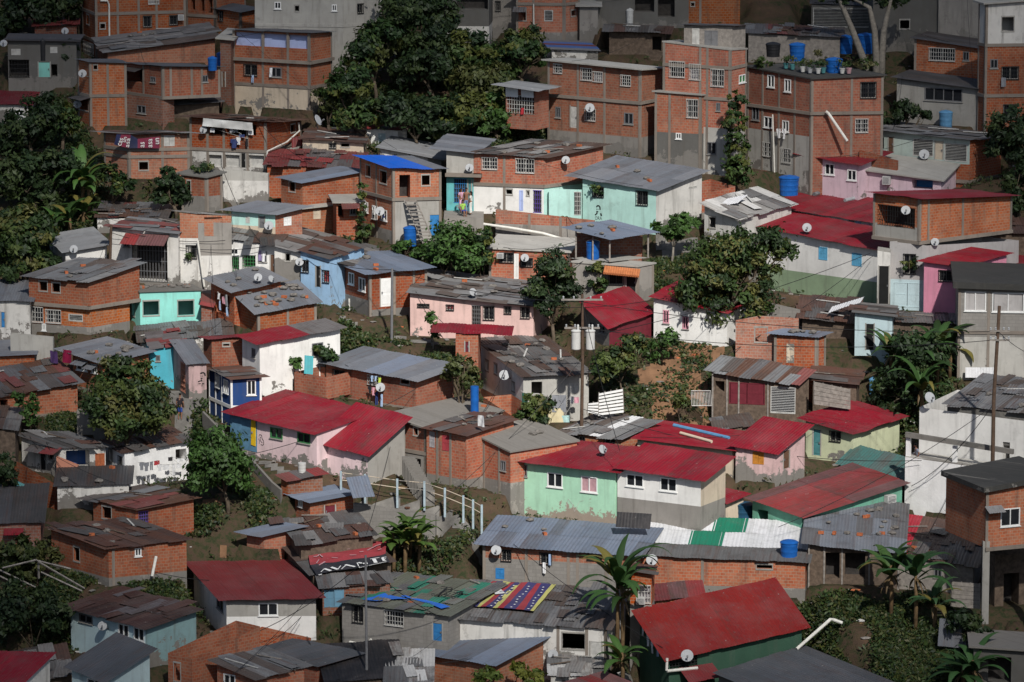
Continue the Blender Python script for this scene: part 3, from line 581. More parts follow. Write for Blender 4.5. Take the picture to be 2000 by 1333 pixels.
# middle left
H('redpatch', 'tin_shed', 'long low house under red and grey patched roof sheets beside the banana plants', (190, 426, 322, 429, 0, 0, 452, 0), wall='whitedirty', roof='mix', ov=.2, jag=.1, D=6, rise=0.15)
H('grille', P_, 'white house with dark barred porch and red awning', (216, 446, 349, 458, 0, 0, 553, 14), wall='whitedirty', roof='mix', ov=.25, win=[('A', 258, 470, 327, 550, 'rb:irongrey'), ('A', 241, 464, 253, 483, 'k')], d='white house with barred porch', D=4, rise=0.08)
H('tilewhite', P_, 'small white shed with dark grey side panel under an asbestos grey roof', (128, 492, 209, 478, 0, 0, 512, -20), wall='white', roof='greylight', ov=.3, bands=[(503, 'greylight')], d='small white shed with grey panel', D=4.2, rise=0.4)
H('bricktop', B, 'brick box over a white plaster wall under a sagging tin roof', (351, 416, 388, 420, 452, 422, 562, 4, 4), roof='old', ov=.3, bands=[(466, 'whitedirty')], bandsB=[(436, 'concrete'), (500, 'whitedirty')], win=[('B', 399, 424, 434, 462, 'r'), ('A', 364, 480, 384, 505, 'gd')], d='brick box over white wall', D=5, rise=0.05)
H('mintup', P_, 'house with mint upper wall and cream balcony parapet under a grey roof', (452, 411, 538, 419, 590, 406, 474, 20, 34), gv=522, ext=1.0, wall='mint', wallB='brick', bands=[(444, 'cream')], bandsB=(), roof='grey', ov=.45, win=[('A', 506, 423, 517, 446, 'd:irongrey'), ('A', 480, 424, 488, 436, 'b:whitedull'), ('B', 554, 424, 569, 441, 'b:whitepaint')], d='mint and cream house', pad=1)
H('bandright', B, 'brick wall house with a boarded beige window below the grey blue roofed cube', (588, 408, 658, 400, 0, 0, 456, -18), D=3.5, rise=.2, roof='slab', win=[('A', 612, 410, 626, 428, 'b:cream')], d='brick house with boarded window')
H('cube', B, 'brick cube with blue grey sheet roof and one dark window', (549, 348, 591, 356, 704, 336, 404, 42, 20), gv=445, roof='bluegrey', ov=.35, win=[('A', 565, 357, 576, 374, 'o')], ext=1.2, d='brick cube with blue grey roof')
H('awnbrick', B, 'brick annex with rusty red awning and hanging creeper', (657, 396, 706, 396, 0, 0, 458, -8), D=2.5, rise=.1, roof='slab', win=[('A', 683, 400, 695, 420, 'k'), ('A', 660, 402, 671, 425, 'r')], d='brick annex with red awning')
H('redold', B, 'brick house under a faded red and grey patched roof below the cream walled house', (522, 324, 700, 331, 0, 0, 384, 2), roof='redold', ov=.25, d='faded red patched roof', D=6, rise=0.25)
H('creamlow', P_, 'low cream house with vent blocks under a rust and grey roof', (591, 272, 710, 279, 0, 0, 297, 4), wall='cream', roof='rust', ov=.25, win=[('A', 643, 277, 656, 290, 'gd'), ('A', 604, 275, 618, 281, 'o'), ('A', 666, 281, 682, 287, 'o')], d='low cream house', D=4.5, rise=0.15)
H('whitesmall', P_, 'small white house with pale blue shutter at the foot of the trees', (714, 252, 777, 256, 795, 250, 283, 6, 50), wall='white', roof='redold', ov=.2, win=[('A', 739, 261, 753, 278, 'b:paleblue')], d='small white house by the trees')
H('zinc', 'tin_shed', 'low shed under shiny corrugated zinc sheets behind the blue roofed house', (742, 290, 862, 312, 0, 0, 326, 12), wall='whitedirty', roof='greylight', ov=.3, wid=.5, D=4.5, rise=0.15)
H('plantbox', B, 'small brick box with plants growing on its roof', (354, 340, 404, 346, 434, 338, 410, 16, 34), roof='slab', ov=.25, bands=[(384, 'concrete')], frame=1, win=[('A', 366, 354, 372, 384, 'o')], slabm='concretedark', d='small brick box with roof plants')
H('basewall', 'retaining_wall', 'cement and whitewashed wall below the laundry balcony house', (434, 331, 524, 340, 0, 0, 392, 6), D=.4, rise=0, wall='concretelight', bands=[(354, 'whitedirty')], roof='none', cat='wall')
H('whiteporch', P_, 'white house with porch frame and green grilles under a tin lean-to', (397, 464, 538, 480, 0, 0, 548, 10), wall='white', roof='old', ov=.25, win=[('A', 400, 483, 445, 512, 'r'), ('A', 449, 486, 466, 498, 'w'), ('A', 449, 503, 467, 530, 'rb:greenpaint'), ('A', 473, 500, 499, 526, 'rb:greenpaint'), ('A', 506, 491, 521, 512, 'k'), ('A', 528, 498, 537, 538, 'd')], d='white porch house', D=2.5, rise=0.25)
H('peeling', P_, 'peeling grey and white house with grass on its messy patched roof', (536, 482, 588, 495, 0, 0, 552, 12), wall='peelwhite', roof='old', ov=.25, ovB=4.0, win=[('A', 558, 493, 566, 510, 'o')], d='peeling house with messy roof', D=6, rise=0.3)
H('bluehouse', P_, 'pale blue house with dark doorway in the alley', (587, 490, 645, 507, 0, 0, 594, 32), D=4, rise=.3, wall='lightblue', roof='rust', ov=.2, win=[('A', 617, 520, 626, 561, 'd:dark'), ('A', 588, 509, 603, 532, 'gd'), ('A', 631, 529, 644, 552, 'gd:curtainred')], d='pale blue house')
H('whitedoor', B, 'brick house with white panelled door under a blue grey roof', (643, 504, 722, 535, 834, 524, 617, 60, 26), roof='bluegrey', ov=.45, frame=1, bands=[(588, 'concrete')], bandsB=[(606, 'concrete')], colsA=(668,), colsB=(770, 808), win=[('A', 653, 518, 661, 537, 'w'), ('A', 681, 533, 692, 556, 'w'), ('A', 701, 543, 714, 569, 'w'), ('B', 743, 543, 767, 599, 'd:whitepaint')], stones=4, d='brick house with white door', pad=1)
H('bluetop', B, 'brick house with bright blue tin roof and outside stair', (703, 306, 768, 329, 862, 331, 472, 60, 10), roof='blue', split=lambda a, b, c: c if a < .6 else ((.14, .15, .17), .3), fall='B', ov=.35, bands=[(452, 'concrete')], bandsB=[(390, 'cement')], beams=((389, .08),), frame=1, colsA=(735,), win=[('A', 715, 324, 723, 344, 'o'), ('A', 742, 335, 755, 358, 'o'), ('A', 711, 395, 719, 415, 'w'), ('A', 727, 402, 737, 428, 'w'), ('A', 744, 410, 756, 431, 'w'), ('B', 780, 342, 801, 388, 'r'), ('B', 824, 343, 839, 362, 'o'), ('B', 839, 420, 861, 461, 'd:bluedoor')], d='brick house with bright blue roof', pad=1)
H('longgrille', B, 'brick upper storey with bay grilles over a white and blue ground floor', (925, 300, 1062, 310, 1178, 285, 418, 16, 42), roof='old', ov=.35, bands=[(366, 'white')], bandsB=[(366, 'mint')], beams=((364, .07),), stones=6, colsA=(985,), win=[('A', 942, 300, 971, 331, 'g'), ('A', 1008, 309, 1043, 338, 'g'), ('A', 1042, 373, 1057, 415, 'dg:purple'), ('A', 988, 371, 1000, 380, 'o'), ('A', 1014, 372, 1022, 412, 'b:periwinkle'), ('A', 1029, 374, 1033, 382, 'o')], d='brick storey with bay grilles')
H('tealporch', P_, 'turquoise porch house with blue gate under a broad grey tin roof', (872, 294, 928, 300, 0, 0, 418, 10), wall='concretelight', bands=[(342, 'teal')], roof='grey', ov=.3, ovL=1.2, beams=((341, .5),), win=[('A', 887, 350, 911, 396, 'dg:bluedoor'), ('A', 914, 352, 921, 397, 'd:tealdoor')], d='turquoise porch house', pad=1, D=6, rise=0.12)
H('minthouse', P_, 'mint green house with stencilled wall under a wide grey tin roof', (1138, 348, 1281, 371, 1371, 336, 454, 26, 42), wall='mint', wallB='whitedirty', roof='grey', ov=.35, ovL=1.1, stones=4, win=[('A', 1158, 363, 1179, 385, 'gd'), ('A', 1243, 374, 1265, 401, 'gd'), ('B', 1345, 357, 1361, 368, 'l')], rows=2, d='mint green house')
H('mintlow', 'garden_wall', 'low mint and grey wall with gate left of the mint green house', (1072, 370, 1136, 372, 0, 0, 424, 4), D=.25, rise=0, wall='mint', roof='none', cat='wall', win=[('A', 1122, 376, 1134, 420, 'dg:whitedull')])
H('gardenwall', 'garden_wall', 'brick parapet on a stained retaining wall below the white and blue ground floor', (968, 410, 1160, 432, 0, 0, 482, 14), D=.3, rise=0, bands=[(444, 'concrete')], roof='none', colsA=(1034, 1095), cat='wall')
H('brickyard', B, 'roofless brick yard walls right of the mint green house', (1298, 372, 1345, 386, 1436, 364, 446, 45, 30), roof='none', wall='brick', bands=[(418, 'concrete')], win=[('A', 1311, 388, 1320, 410, 'd')], d='roofless brick yard')
H('slablow', B, 'low house with pale stained slab roof and an air conditioner', (955, 486, 1112, 494, 0, 0, 552, 8), roof='slab', slabm='concretelight', ov=.15, frame=1, win=[('A', 976, 494, 1003, 513, 'gd'), ('A', 1017, 505, 1040, 521, 'gd'), ('A', 1004, 496, 1013, 545, 'b:white')], d='low house with pale slab roof', D=5, rise=0.1)
H('openbase', P_, 'stone faced house with tiled canopy, barred window and black doorway', (1118, 513, 1245, 522, 1277, 516, 584, 8, 40), wall='concrete', roof='slab', ov=.1, win=[('A', 1189, 529, 1217, 556, 'gd'), ('A', 1223, 527, 1243, 577, 'd:dark')], frame=1, d='house with tiled canopy')
H('openshed', 'open_shed', 'open rooftop shelter on posts with blue grey sheets and a blue barrel', (1112, 446, 1192, 467, 1270, 455, 512, 30, 34), y=gp(1245, 584)[1]+.2, tie='openbase', wall='none', wallB='none', roof='bluegrey', ov=.35, jag=.08, posts=[(1125, 'A'), (1158, 'A'), (1191, 'A'), (1266, 'B')], stones=5, ext=0, d='open shelter')
H('openback', B, '', (1126, 456, 1255, 462, 0, 0, 513, 0), of='openshed', tie='openbase', y=gp(1245, 584)[1]+3.6, D=.2, rise=0, wall='brickdark', roof='none', ext=0)
H('pinkhouse', P_, 'long pale pink house with black window grilles under a weathered grey roof', (801, 572, 1042, 599, 0, 0, 662, 11), D=6, rise=.45, wall='pink', roof='greyold', ov=.3, stones=8, win=[('A', 816, 572, 838, 600, 'gd'), ('A', 872, 584, 886, 606, 'gd:curtainred'), ('A', 922, 588, 939, 637, 'dg'), ('A', 944, 594, 965, 625, 'gd'), ('A', 985, 597, 998, 613, 'gd'), ('A', 1017, 599, 1034, 622, 'gd')], d='long pale pink house', pad=1)
H('redstrip', B, 'narrow brick house behind a strip of bright red sheet below the pink house', (890, 652, 934, 654, 0, 0, 702, 4), D=2.2, rise=.2, roof='red', ov=.1, ovB=2.1, ovL=1.6, win=[('A', 908, 668, 916, 688, 'd:maroon')], d='red sheet strip')
H('ruin', P_, 'large ruined white house with debris covered roof and tall side wall', (933, 664, 1022, 736, 1150, 730, 822, 70, 4), wall='white', wallB='concretelight', bands=[(800, 'brick')], bandsB=(), roof='old', ov=.25, stones=10, win=[('A', 965, 710, 971, 731, 'o'), ('A', 948, 705, 954, 724, 'o'), ('A', 1000, 748, 1005, 764, 'o'), ('B', 1038, 746, 1059, 774, 'r'), ('B', 1111, 749, 1130, 768, 'b:whitedull')], d='ruined white house', pad=1)
H('ruinlow', B, 'brick wall stepping down beside the ruined white house', (944, 776, 1003, 815, 0, 0, 860, 62), D=2, rise=0, roof='none', win=[('A', 961, 806, 966, 822, 'o')])
H('redshack', S_, 'board shack under a tilted bright red tin roof by the utility pole', (1141, 591, 1190, 638, 1272, 611, 672, 64, 44), wall='woodgrey', roof='red', ov=.3, bandsB=(), wallB='maroon', win=[('A', 1152, 617, 1162, 640, 'k'), ('A', 1170, 630, 1182, 652, 'k')], d='tilted red roofed shack')
H('treewhite', P_, 'white house with pink framed shutters half hidden by a big tree', (1277, 581, 1420, 612, 0, 0, 672, 26), wall='white', roof='red', ov=.25, win=[('A', 1295, 606, 1307, 632, 'pw'), ('A', 1333, 618, 1345, 643, 'pw')], d='white house behind the tree', pad=1, D=4.5, rise=0.4)
H('whitepatch', P_, 'grey white house with snow like paint flakes on a patched roof', (1376, 400, 1440, 428, 0, 0, 486, 40), D=6, rise=.3, wall='whitedirty', roof='whiteold', ov=.3, ovL=.4, win=[('A', 1385, 425, 1397, 445, 'o')], d='grey white house with patched roof')
H('longred', P_, 'long white house with green base and blue shutters under a red roof', (1440, 435, 1714, 488, 0, 0, 594, 42), D=4.0, rise=.4, wall='white', bands=[(552, 'mossgreen')], roof='red', ov=.35, win=[('A', 1599, 483, 1616, 508, 'b'), ('A', 1664, 495, 1683, 520, 'b')], rows=1, d='long white house with red roof')
H('upperred', P_, 'house behind under an upper red tin roof with drying laundry below its eave', (1500, 402, 1706, 436, 0, 0, 470, 36), gv=486, wall='white', roof='red', ov=.35, ext=1, d='upper red roof', D=6, rise=0.35)
H('overhang', B, 'brick upper storey overhanging on a dark red roofed corner with barred balcony', (1706, 378, 1795, 389, 1977, 383, 476, 42, 38), gv=606, roof='maroon', ov=.4, frame=1, colsB=(1814, 1881), bands=[(446, 'cement')], bandsB=(), ext=0, beams=((474, .14),), win=[('A', 1714, 404, 1787, 443, 'rb')], d='overhanging brick storey')
H('overlow', P_, '', (1738, 472, 1808, 480, 1990, 470, 606, 14, 38), of='overhang', ext=3, wall='greylight', bands=[(548, 'paleblue')], roof='none', win=[('A', 1765, 497, 1788, 535, 'gd'), ('A', 1744, 552, 1800, 600, 'b:paleblue')])
H('gapdoor', 'house_entry', 'narrow dark entry with tall black door between white house and grey house', (1714, 490, 1738, 494, 0, 0, 598, 6), D=1, rise=0, wall='whitedirty', roof='slab', ov=.0, win=[('A', 1716, 520, 1736, 594, 'd:dark')], cat='entry')
H('pinkright', P_, 'bright pink house with barred window under a red tin roof', (1805, 511, 1876, 521, 1966, 497, 617, 20, 42), wall='pinkbright', roof='red', ov=.3, win=[('A', 1834, 529, 1862, 550, 'gd')], d='bright pink house')
H('redfar', P_, 'low house under a red roof at the right edge above the grey slab house', (1925, 527, 2015, 533, 0, 0, 565, 4), wall='pinkdirty', roof='red', ov=.3, D=4, rise=0.4)
H('rustfar', S_, 'rusty sheet shack with dark roof at the right edge', (1942, 455, 2015, 458, 0, 0, 502, 0), wall='wood', roof='rust', ov=.3, D=4, rise=0.35)
H('slabhouse', C_, 'grey block house with dark flat slab and wide windows at the right edge', (1872, 562, 2040, 568, 0, 0, 740, 4), D=7, rise=.15, wall='block', roof='slab', slabm='roofdark', thick=.4, ov=.35, frame=1, colsA=(1932,), beams=((650, .05),), win=[('A', 1884, 570, 1926, 608, 'w:greylight'), ('A', 1938, 572, 2000, 610, 'w:greylight')], bands=[(660, 'concretelight')], d='grey slab house')
H('fallenbrick', B, 'half built brick house with broken gable and no roof', (1437, 626, 1513, 631, 1560, 622, 698, 8, 40), roof='none', wall='brickpale', win=[('A', 1475, 641, 1498, 668, 'o')], d='half built brick house')
H('bricktower', B, 'brick room with narrow pale window under blue grey sheets', (1512, 652, 1595, 658, 1613, 652, 726, 8, 45), roof='bluegrey', ov=.3, jag=.08, frame=1, stones=5, win=[('A', 1536, 672, 1551, 709, 'b:cream')], d='brick room with pale window')
H('blockwall', 'garden_wall', 'grey block wall behind the half built brick house', (1499, 592, 1562, 606, 0, 0, 640, 10), D=.25, rise=0, wall='block', roof='none', cat='wall')
H('rustmid', S_, 'low shack under overlapping rusty sheets left of the white corrugated shack', (1567, 622, 1668, 630, 0, 0, 658, 6), wall='wood', roof='rust', ov=.35, D=4.5, rise=0.6)
H('whitecorr', S_, 'white corrugated shack with dark doorway and clutter beside the banana plants', (1670, 612, 1742, 619, 0, 0, 692, 8), wall='paleblue', roof='old', ov=.3, win=[('A', 1691, 633, 1707, 684, 'd:dark')], d='white corrugated shack', D=3, rise=0.1)
H('plantroof', S_, 'low shack with dark patched roof half covered by banana plants', (1744, 630, 1872, 634, 0, 0, 692, 2), wall='wood', roof='old', ov=.2, D=3, rise=0.1)
# left and lower left
H('twofloor', B, 'two storey brick house with jutting upper floor and white barred windows', (19, 591, 178, 603, 253, 588, 652, 22, 48), roof='none', frame=0, bands=[(640, 'concrete')], win=[('A', 32, 602, 43, 620, 'w'), ('A', 50, 600, 84, 629, 'g'), ('A', 90, 606, 119, 631, 'g'), ('A', 134, 614, 162, 628, 'l'), ('A', 82, 632, 90, 646, 'w')], d='two storey brick house with barred windows')
H('twofloorup', B, '', (56, 542, 174, 551, 272, 517, 603, 25, 46), of='twofloor', gv=655, roof='greyold', ov=.3, ext=0, beams=((601, .12),), win=[('A', 77, 551, 92, 568, 'o'), ('A', 102, 554, 117, 571, 'o')], stones=3)
H('farroof', P_, 'low whitewashed house under a grey tin roof at the left border', (-50, 586, 60, 589, 0, 0, 664, 0), wall='whitedirty', roof='grey', ov=.25, win=[('A', 2, 610, 10, 640, 'd:bluedoor')], d='grey roofed house at the left border', D=5, rise=0.45)
H('teal', P_, 'bright turquoise block house with three dark openings and debris roof', (255, 562, 274, 571, 392, 567, 630, 60, 14), wall='mintaqua', roof='slab', slabm='concretedark', ov=.12, stones=16, win=[('B', 280, 589, 310, 616, 'o'), ('B', 348, 588, 378, 616, 'o'), ('A', 258, 575, 263, 617, 'o')], d='turquoise block house')
H('stoneback', B, 'brick house with grey tin roof and washing at its porch beside the turquoise house', (412, 546, 458, 569, 548, 548, 628, 56, 32), roof='grey', ov=.4, win=[('A', 420, 575, 448, 612, 'r')], stones=4, d='grey roof with dishes')
H('stoneroof', B, 'brick house whose grey roof is weighed down with many dark stones', (462, 574, 504, 612, 618, 590, 645, 62, 30), roof='grey', ov=.3, stones=26, frame=1, colsB=(562,), d='stone weighted grey roof')
H('turquoise', P_, 'small sky turquoise house with rusty red roof at the end of the path', (293, 684, 353, 676, 0, 0, 736, -8), wall='turquoise', roof='redold', ov=.15, win=[('A', 304, 694, 313, 706, 'k')], d='small turquoise house', D=4, rise=0.3)
H('alley', P_, 'grey roofed house with stencil portrait on its faded pink wall and salmon gate', (338, 668, 369, 712, 403, 710, 776, 70, 4), wall='pinkdirty', roof='grey', ov=.2, win=[('A', 353, 710, 362, 765, 'dg:coral')], d='stencilled alley house')
H('patchmid', 'tin_shed', 'low shed under grey and reddish patched sheets below the turquoise block house', (276, 670, 450, 655, 0, 0, 694, -6), wall='whitedirty', roof='greyold', ov=.25, d='patched low shed', D=4, rise=0.3)
H('brickcube', B, 'brick cube with small maroon sheet roof beside the white house', (397, 660, 414, 664, 475, 660, 716, 62, 8), roof='maroon', ov=.25, win=[('B', 436, 672, 448, 676, 'o')], d='brick cube with maroon roof')
H('whitered', P_, 'tall cream white house with red and grey tin roof', (473, 657, 508, 672, 664, 642, 768, 60, 38), wall='white', roof='redgrey', split=lambda a, b, c: c if a < .55 else ((.14, .13, .125), .6), ov=.35, fall='B', win=[('A', 492, 681, 499, 699, 'k'), ('B', 609, 670, 631, 695, 'k')], d='cream white house with red and grey roof')
H('bluewhite', P_, 'royal blue house with white painted frames under a rusty lean-to roof', (408, 722, 452, 741, 511, 737, 832, 64, 6), wall='royalblue', roof='rust', ov=.3, frame=1, frmat='whitepaint', colw=.13, colsA=(421, 433), beams=((795, .03),), win=[('A', 422, 731, 429, 757, 'w'), ('A', 437, 742, 446, 768, 'w'), ('B', 482, 742, 500, 772, 'w')], d='royal blue house')
H('pinkred2', P_, 'long pink house with green windows, blue end wall and crimson roof', (450, 806, 619, 848, 0, 0, 914, 42), wall='pinklight', roof='red', ov=.4, ovL=.35, ovB=.1, win=[('A', 528, 829, 552, 857, 'gr'), ('A', 581, 840, 606, 866, 'gr')], d='long pink house with crimson roof', D=5, rise=0.55)
H('pinkdoor', P_, '', (619, 859, 718, 886, 0, 0, 937, 38), of='pinkred2', ext=3, wall='pinklight', wallB='cement', roof='red', ov=.35, ovL=.1, D=3.6, rise=1.55)
H('brickgrey', B, 'brick house with large grey sheet roof, barred windows and hanging washing', (637, 709, 812, 743, 886, 716, 796, 38, 46), roof='grey', ov=.4, split=lambda a, b, c: ((.15, .175, .225), .15) if .32 < a < .5 else c, fall='A', win=[('A', 651, 722, 673, 746, 'gd'), ('A', 719, 733, 744, 752, 'g'), ('A', 783, 743, 799, 750, 'o')], beams=((800, .05),), d='brick house with large grey roof')
H('brickpar', B, '', (575, 727, 637, 737, 0, 0, 772, 38), of='brickgrey', y=None, ext=.3, D=2.5, rise=0, roof='none')
H('flatbrick', B, 'brick house with flat cement roof used as a yard', (752, 812, 832, 838, 0, 0, 945, 42), D=7, rise=.1, roof='slab', slabm='concrete', stones=4, ov=.15, frame=1, colsA=(772, 790), bands=[(888, 'concrete')], beams=((886, .05),), win=[('A', 762, 870, 786, 905, 'r'), ('A', 797, 895, 822, 930, 'r'), ('A', 755, 820, 763, 832, 'w'), ('A', 808, 836, 816, 850, 'o')], d='flat roofed brick house')
H('rustmidroof', B, 'brick house with red cloth doorway under a short rusty roof', (833, 838, 911, 852, 0, 0, 952, 40), roof='rust', ov=.25, stones=3, colsA=(854, 880), bands=[(938, 'concrete')], win=[('A', 839, 843, 849, 874, 'b:curtaingrey'), ('A', 864, 851, 882, 881, 'b:curtainred')], d='short rusty roof', D=4.5, rise=0.3)
H('slabred', B, 'brick house with grey stained slab roof and raw orange front block', (911, 841, 997, 883, 0, 0, 964, 48, 35), D=5, rise=.1, roof='slab', slabm='concrete', ov=.15, bands=[(944, 'concrete')], colsA=(945, 975), win=[('A', 919, 872, 925, 890, 'o'), ('A', 978, 900, 988, 920, 'k')], stones=2, d='slab roofed brick house')
H('orangebox', B, '', (929, 864, 960, 862, 978, 868, 938, -6, 20), of='slabred', y=gp(997, 964)[1]+2.2, wall='brickpale', roof='slab', ext=.2)
H('mintgreen', P_, 'pale mint green house with white sliding windows and peeling base under red roof', (997, 898, 1201, 920, 0, 0, 1030, 30), wall='mintgreen', roof='red', ov=.5, win=[('A', 1069, 924, 1099, 952, 'w'), ('A', 1135, 931, 1167, 962, 'w:curtainpink'), ('A', 1017, 908, 1030, 931, 'k')], d='pale mint green house', D=4, rise=0.5)
H('whitelow', P_, 'white house with grey base and two white sliding windows under red roof', (1206, 912, 1368, 936, 0, 0, 1062, 30), wall='white', wallB='cream', bands=[(990, 'concrete')], roof='red', ov=.45, ovL=.1, win=[('A', 1223, 927, 1257, 951, 'w'), ('A', 1289, 934, 1322, 960, 'w')], d='white house with grey base', D=3.2, rise=0.7)
H('littlered', P_, 'small peeling white room with red roof and dark red door', (1367, 969, 1417, 981, 1452, 967, 1034, 28, 44), wall='peelwhite', wallB='cream', roof='red', ov=.3, win=[('A', 1372, 980, 1384, 1018, 'd:maroon')], d='small room with red roof')
H('grillebrick', B, 'low brick room with two black grilles under patched grey sheets', (1099, 844, 1213, 857, 1282, 825, 890, 24, 34), roof='greyold', ov=.3, stones=5, split=lambda a, b, c: ((.58, .58, .58), .1) if .28 < a < .4 else c, win=[('A', 1118, 846, 1142, 872, 'gd'), ('A', 1181, 854, 1201, 878, 'gd')], d='low brick room with grilles')
H('redslab', P_, 'cream walled house under a wide red roof with yellow pipe lying on it', (1245, 857, 1430, 880, 0, 0, 920, 20), wall='cream', roof='red', ov=.35, d='red roof with yellow pipe', D=5, rise=0.05)
H('orangewin', P_, 'faded pink house with orange wooden window under a red roof', (1437, 869, 1514, 883, 1572, 836, 938, 20, 48), wall='pinkdirty', roof='red', ov=.35, win=[('A', 1470, 881, 1492, 907, 'b:orangewood'), ('B', 1530, 868, 1542, 915, 'd')], d='faded pink house')
H('greenhouse', P_, 'pale green house with teal door under a large red tin roof', (1574, 818, 1665, 845, 1757, 814, 904, 32, 46), wall='palegreen', roof='red', ov=.4, win=[('A', 1588, 834, 1603, 890, 'd:tealdoor'), ('A', 1621, 834, 1642, 862, 'gd')], d='pale green house', pad=1)
H('fadedred', P_, 'sea green house under a broad faded brown red roof', (1470, 974, 1566, 1009, 1762, 945, 1056, 44, 36), wall='seagreen', roof='redfaded', ov=.35, rows=2, win=[('A', 1480, 992, 1500, 1040, 'r'), ('B', 1572, 1010, 1606, 1050, 'r'), ('B', 1625, 1008, 1645, 1035, 'w')], d='broad faded red roof')
H('redshed', S_, 'tall rusty board shack with patchwork roof and corrugated panels', (1390, 722, 1555, 749, 1580, 728, 828, 14, 40), wall='wood', roof='mix', ov=.3, win=[('A', 1397, 740, 1415, 765, 'r'), ('A', 1505, 756, 1554, 808, 'l:whitepaint'), ('A', 1424, 748, 1494, 790, 'b:maroon')], posts=[(1392, 'A'), (1420, 'A'), (1443, 'A'), (1500, 'A')], d='tall board shack', pad=1)
# white building right
H('bigwhite', P_, 'big white plaster house with recessed balcony at the right edge', (1768, 893, 1982, 924, 0, 0, 1012, 28), D=1.5, rise=0, wall='whiterough', roof='slab', slabm='concretelight', ov=0, thick=.06, d='big white house')
y0 = gp(1982, 1012)[1]
H('bigwhiteup', P_, '', (1796, 796, 2008, 824, 0, 0, 1020, 28), of='bigwhite', y=y0+1.55, tie='bigwhite', ext=2, D=6, rise=.1, wall='white', roof='none', win=[('A', 1958, 864, 1972, 922, 'r')])
H('bigroof', 'tin_shed', 'grey tin roofed shelter behind the parapet of the big white house', (1850, 792, 2040, 812, 0, 0, 846, 28), y=y0+1.2, tie='bigwhite', ext=1, D=6, rise=.8, wall='concretedark', roof='greyold', ov=.2, stones=4, d='grey roof behind the white parapet')
H('stilt', B, 'brick house with white window raised on concrete columns at the right edge', (1926, 960, 2060, 934, 0, 0, 1058, -22), gv=1200, D=5, rise=0, roof='slab', slabm='roofdark', thick=.3, ov=.3, ext=0, frame=1, win=[('A', 1954, 993, 1992, 1028, 'w')], beams=((1060, .1),), d='brick house on columns')
H('stiltlow', B, '', (1944, 1085, 2070, 1075, 0, 0, 1215, -18), of='stilt', y=gp(2060, 1200)[1]+3.5, ext=2, D=2, rise=0, wall='wood', roof='none', win=[('A', 1960, 1120, 1990, 1190, 'r')])
# lower left
H('leftbrick', B, 'brick house with small grey tin roof at the left border', (-30, 698, 68, 692, 0, 0, 742, -6), roof='grey', ov=.25, d='small brick house at the left border', D=5, rise=0.05)
H('vinewall', B, 'brick house with creepers on its wall under patched sheets at the left', (-30, 782, 152, 748, 0, 0, 806, -24), roof='mix', ov=.35, win=[('A', 0, 776, 15, 798, 'r')], beams=((806, .06),), d='brick house with creepers', D=5, rise=0.6)
H('redcloth', B, 'brick house with red cloth at its porch under a wide grey roof', (142, 690, 203, 709, 290, 688, 764, 42, 36), roof='grey', ov=.35, ovL=1.4, beams=((766, .06),), win=[('A', 150, 704, 171, 724, 'w'), ('A', 179, 712, 190, 729, 'w')], stones=9, d='wide grey roof by the mango tree')
H('porchleft', P_, 'white house with dark doors and blue sheet porch under patched roof', (42, 851, 118, 876, 206, 872, 926, 34, 8), wall='whitedirty', roof='old', ov=.35, win=[('A', 56, 862, 64, 879, 'o'), ('A', 79, 876, 90, 918, 'd:dark'), ('A', 95, 879, 103, 897, 'o'), ('B', 129, 880, 175, 914, 'r:royalblue'), ('B', 186, 886, 205, 916, 'b:claybrick')], d='white porch house with blue sheet')
H('coralwall', 'stair_wall', 'coral painted sloping wall in front of the white porch house', (110, 893, 152, 910, 0, 0, 938, 10), D=.3, rise=0, wall='coral', roof='none', cat='wall')
H('rustwhite', P_, 'white house with rusty roof and washing line in front', (207, 864, 244, 886, 368, 861, 948, 60, 28), wall='whiterough', roof='rust', ov=.25, win=[('A', 213, 879, 219, 901, 'o'), ('A', 232, 892, 239, 916, 'gd'), ('B', 343, 872, 364, 902, 'r')], d='white house with rusty roof')
H('darkroof', 'tin_shed', 'low shed with dark stained roof below the white rusty roofed house', (112, 951, 252, 947, 0, 0, 990, -3), wall='whitedirty', roof='dark', ov=.2, stones=4, d='dark stained roof', D=4, rise=0.3)
H('patchbrick', B, 'brick house with dark doorway and patched roof of grey, rust and red sheets', (182, 979, 265, 997, 378, 974, 1054, 40, 28), roof='mix', ov=.3, ovL=1.0, rows=1, frame=0, win=[('A', 200, 991, 217, 1013, 'o'), ('B', 272, 1000, 289, 1032, 'dg:purple')], d='patched brick house', pad=1)
H('lowbrick', B, 'large rough brick house stepping out below the patched brick house', (100, 1032, 213, 1073, 364, 1056, 1140, 48, 24), roof='rust', ov=.3, stones=4, bands=[(1130, 'concrete')], colsB=(221,), win=[('A', 144, 1070, 155, 1096, 'o'), ('B', 263, 1071, 276, 1087, 'w')], d='large rough brick house', pad=1)
H('leftdark', B, 'dark roofed brick house with red awning at the left border', (-40, 1024, 80, 1020, 0, 0, 1064, -3), wall='brickdark', roof='dark', ov=.25, d='dark roof at the left border', D=6, rise=1.0)
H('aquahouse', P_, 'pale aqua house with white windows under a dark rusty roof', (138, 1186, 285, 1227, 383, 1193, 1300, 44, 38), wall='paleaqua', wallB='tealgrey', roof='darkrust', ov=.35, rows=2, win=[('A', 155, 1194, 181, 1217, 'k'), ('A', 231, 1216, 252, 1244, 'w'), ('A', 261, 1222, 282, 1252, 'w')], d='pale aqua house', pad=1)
H('aqualow', P_, 'aqua annex with dark grey sheet roof below the pale aqua house', (140, 1302, 206, 1329, 292, 1272, 1385, 40, 46), wall='paleaqua', roof='greydark', ov=.3, win=[('A', 170, 1319, 200, 1338, 'w')], d='aqua annex')
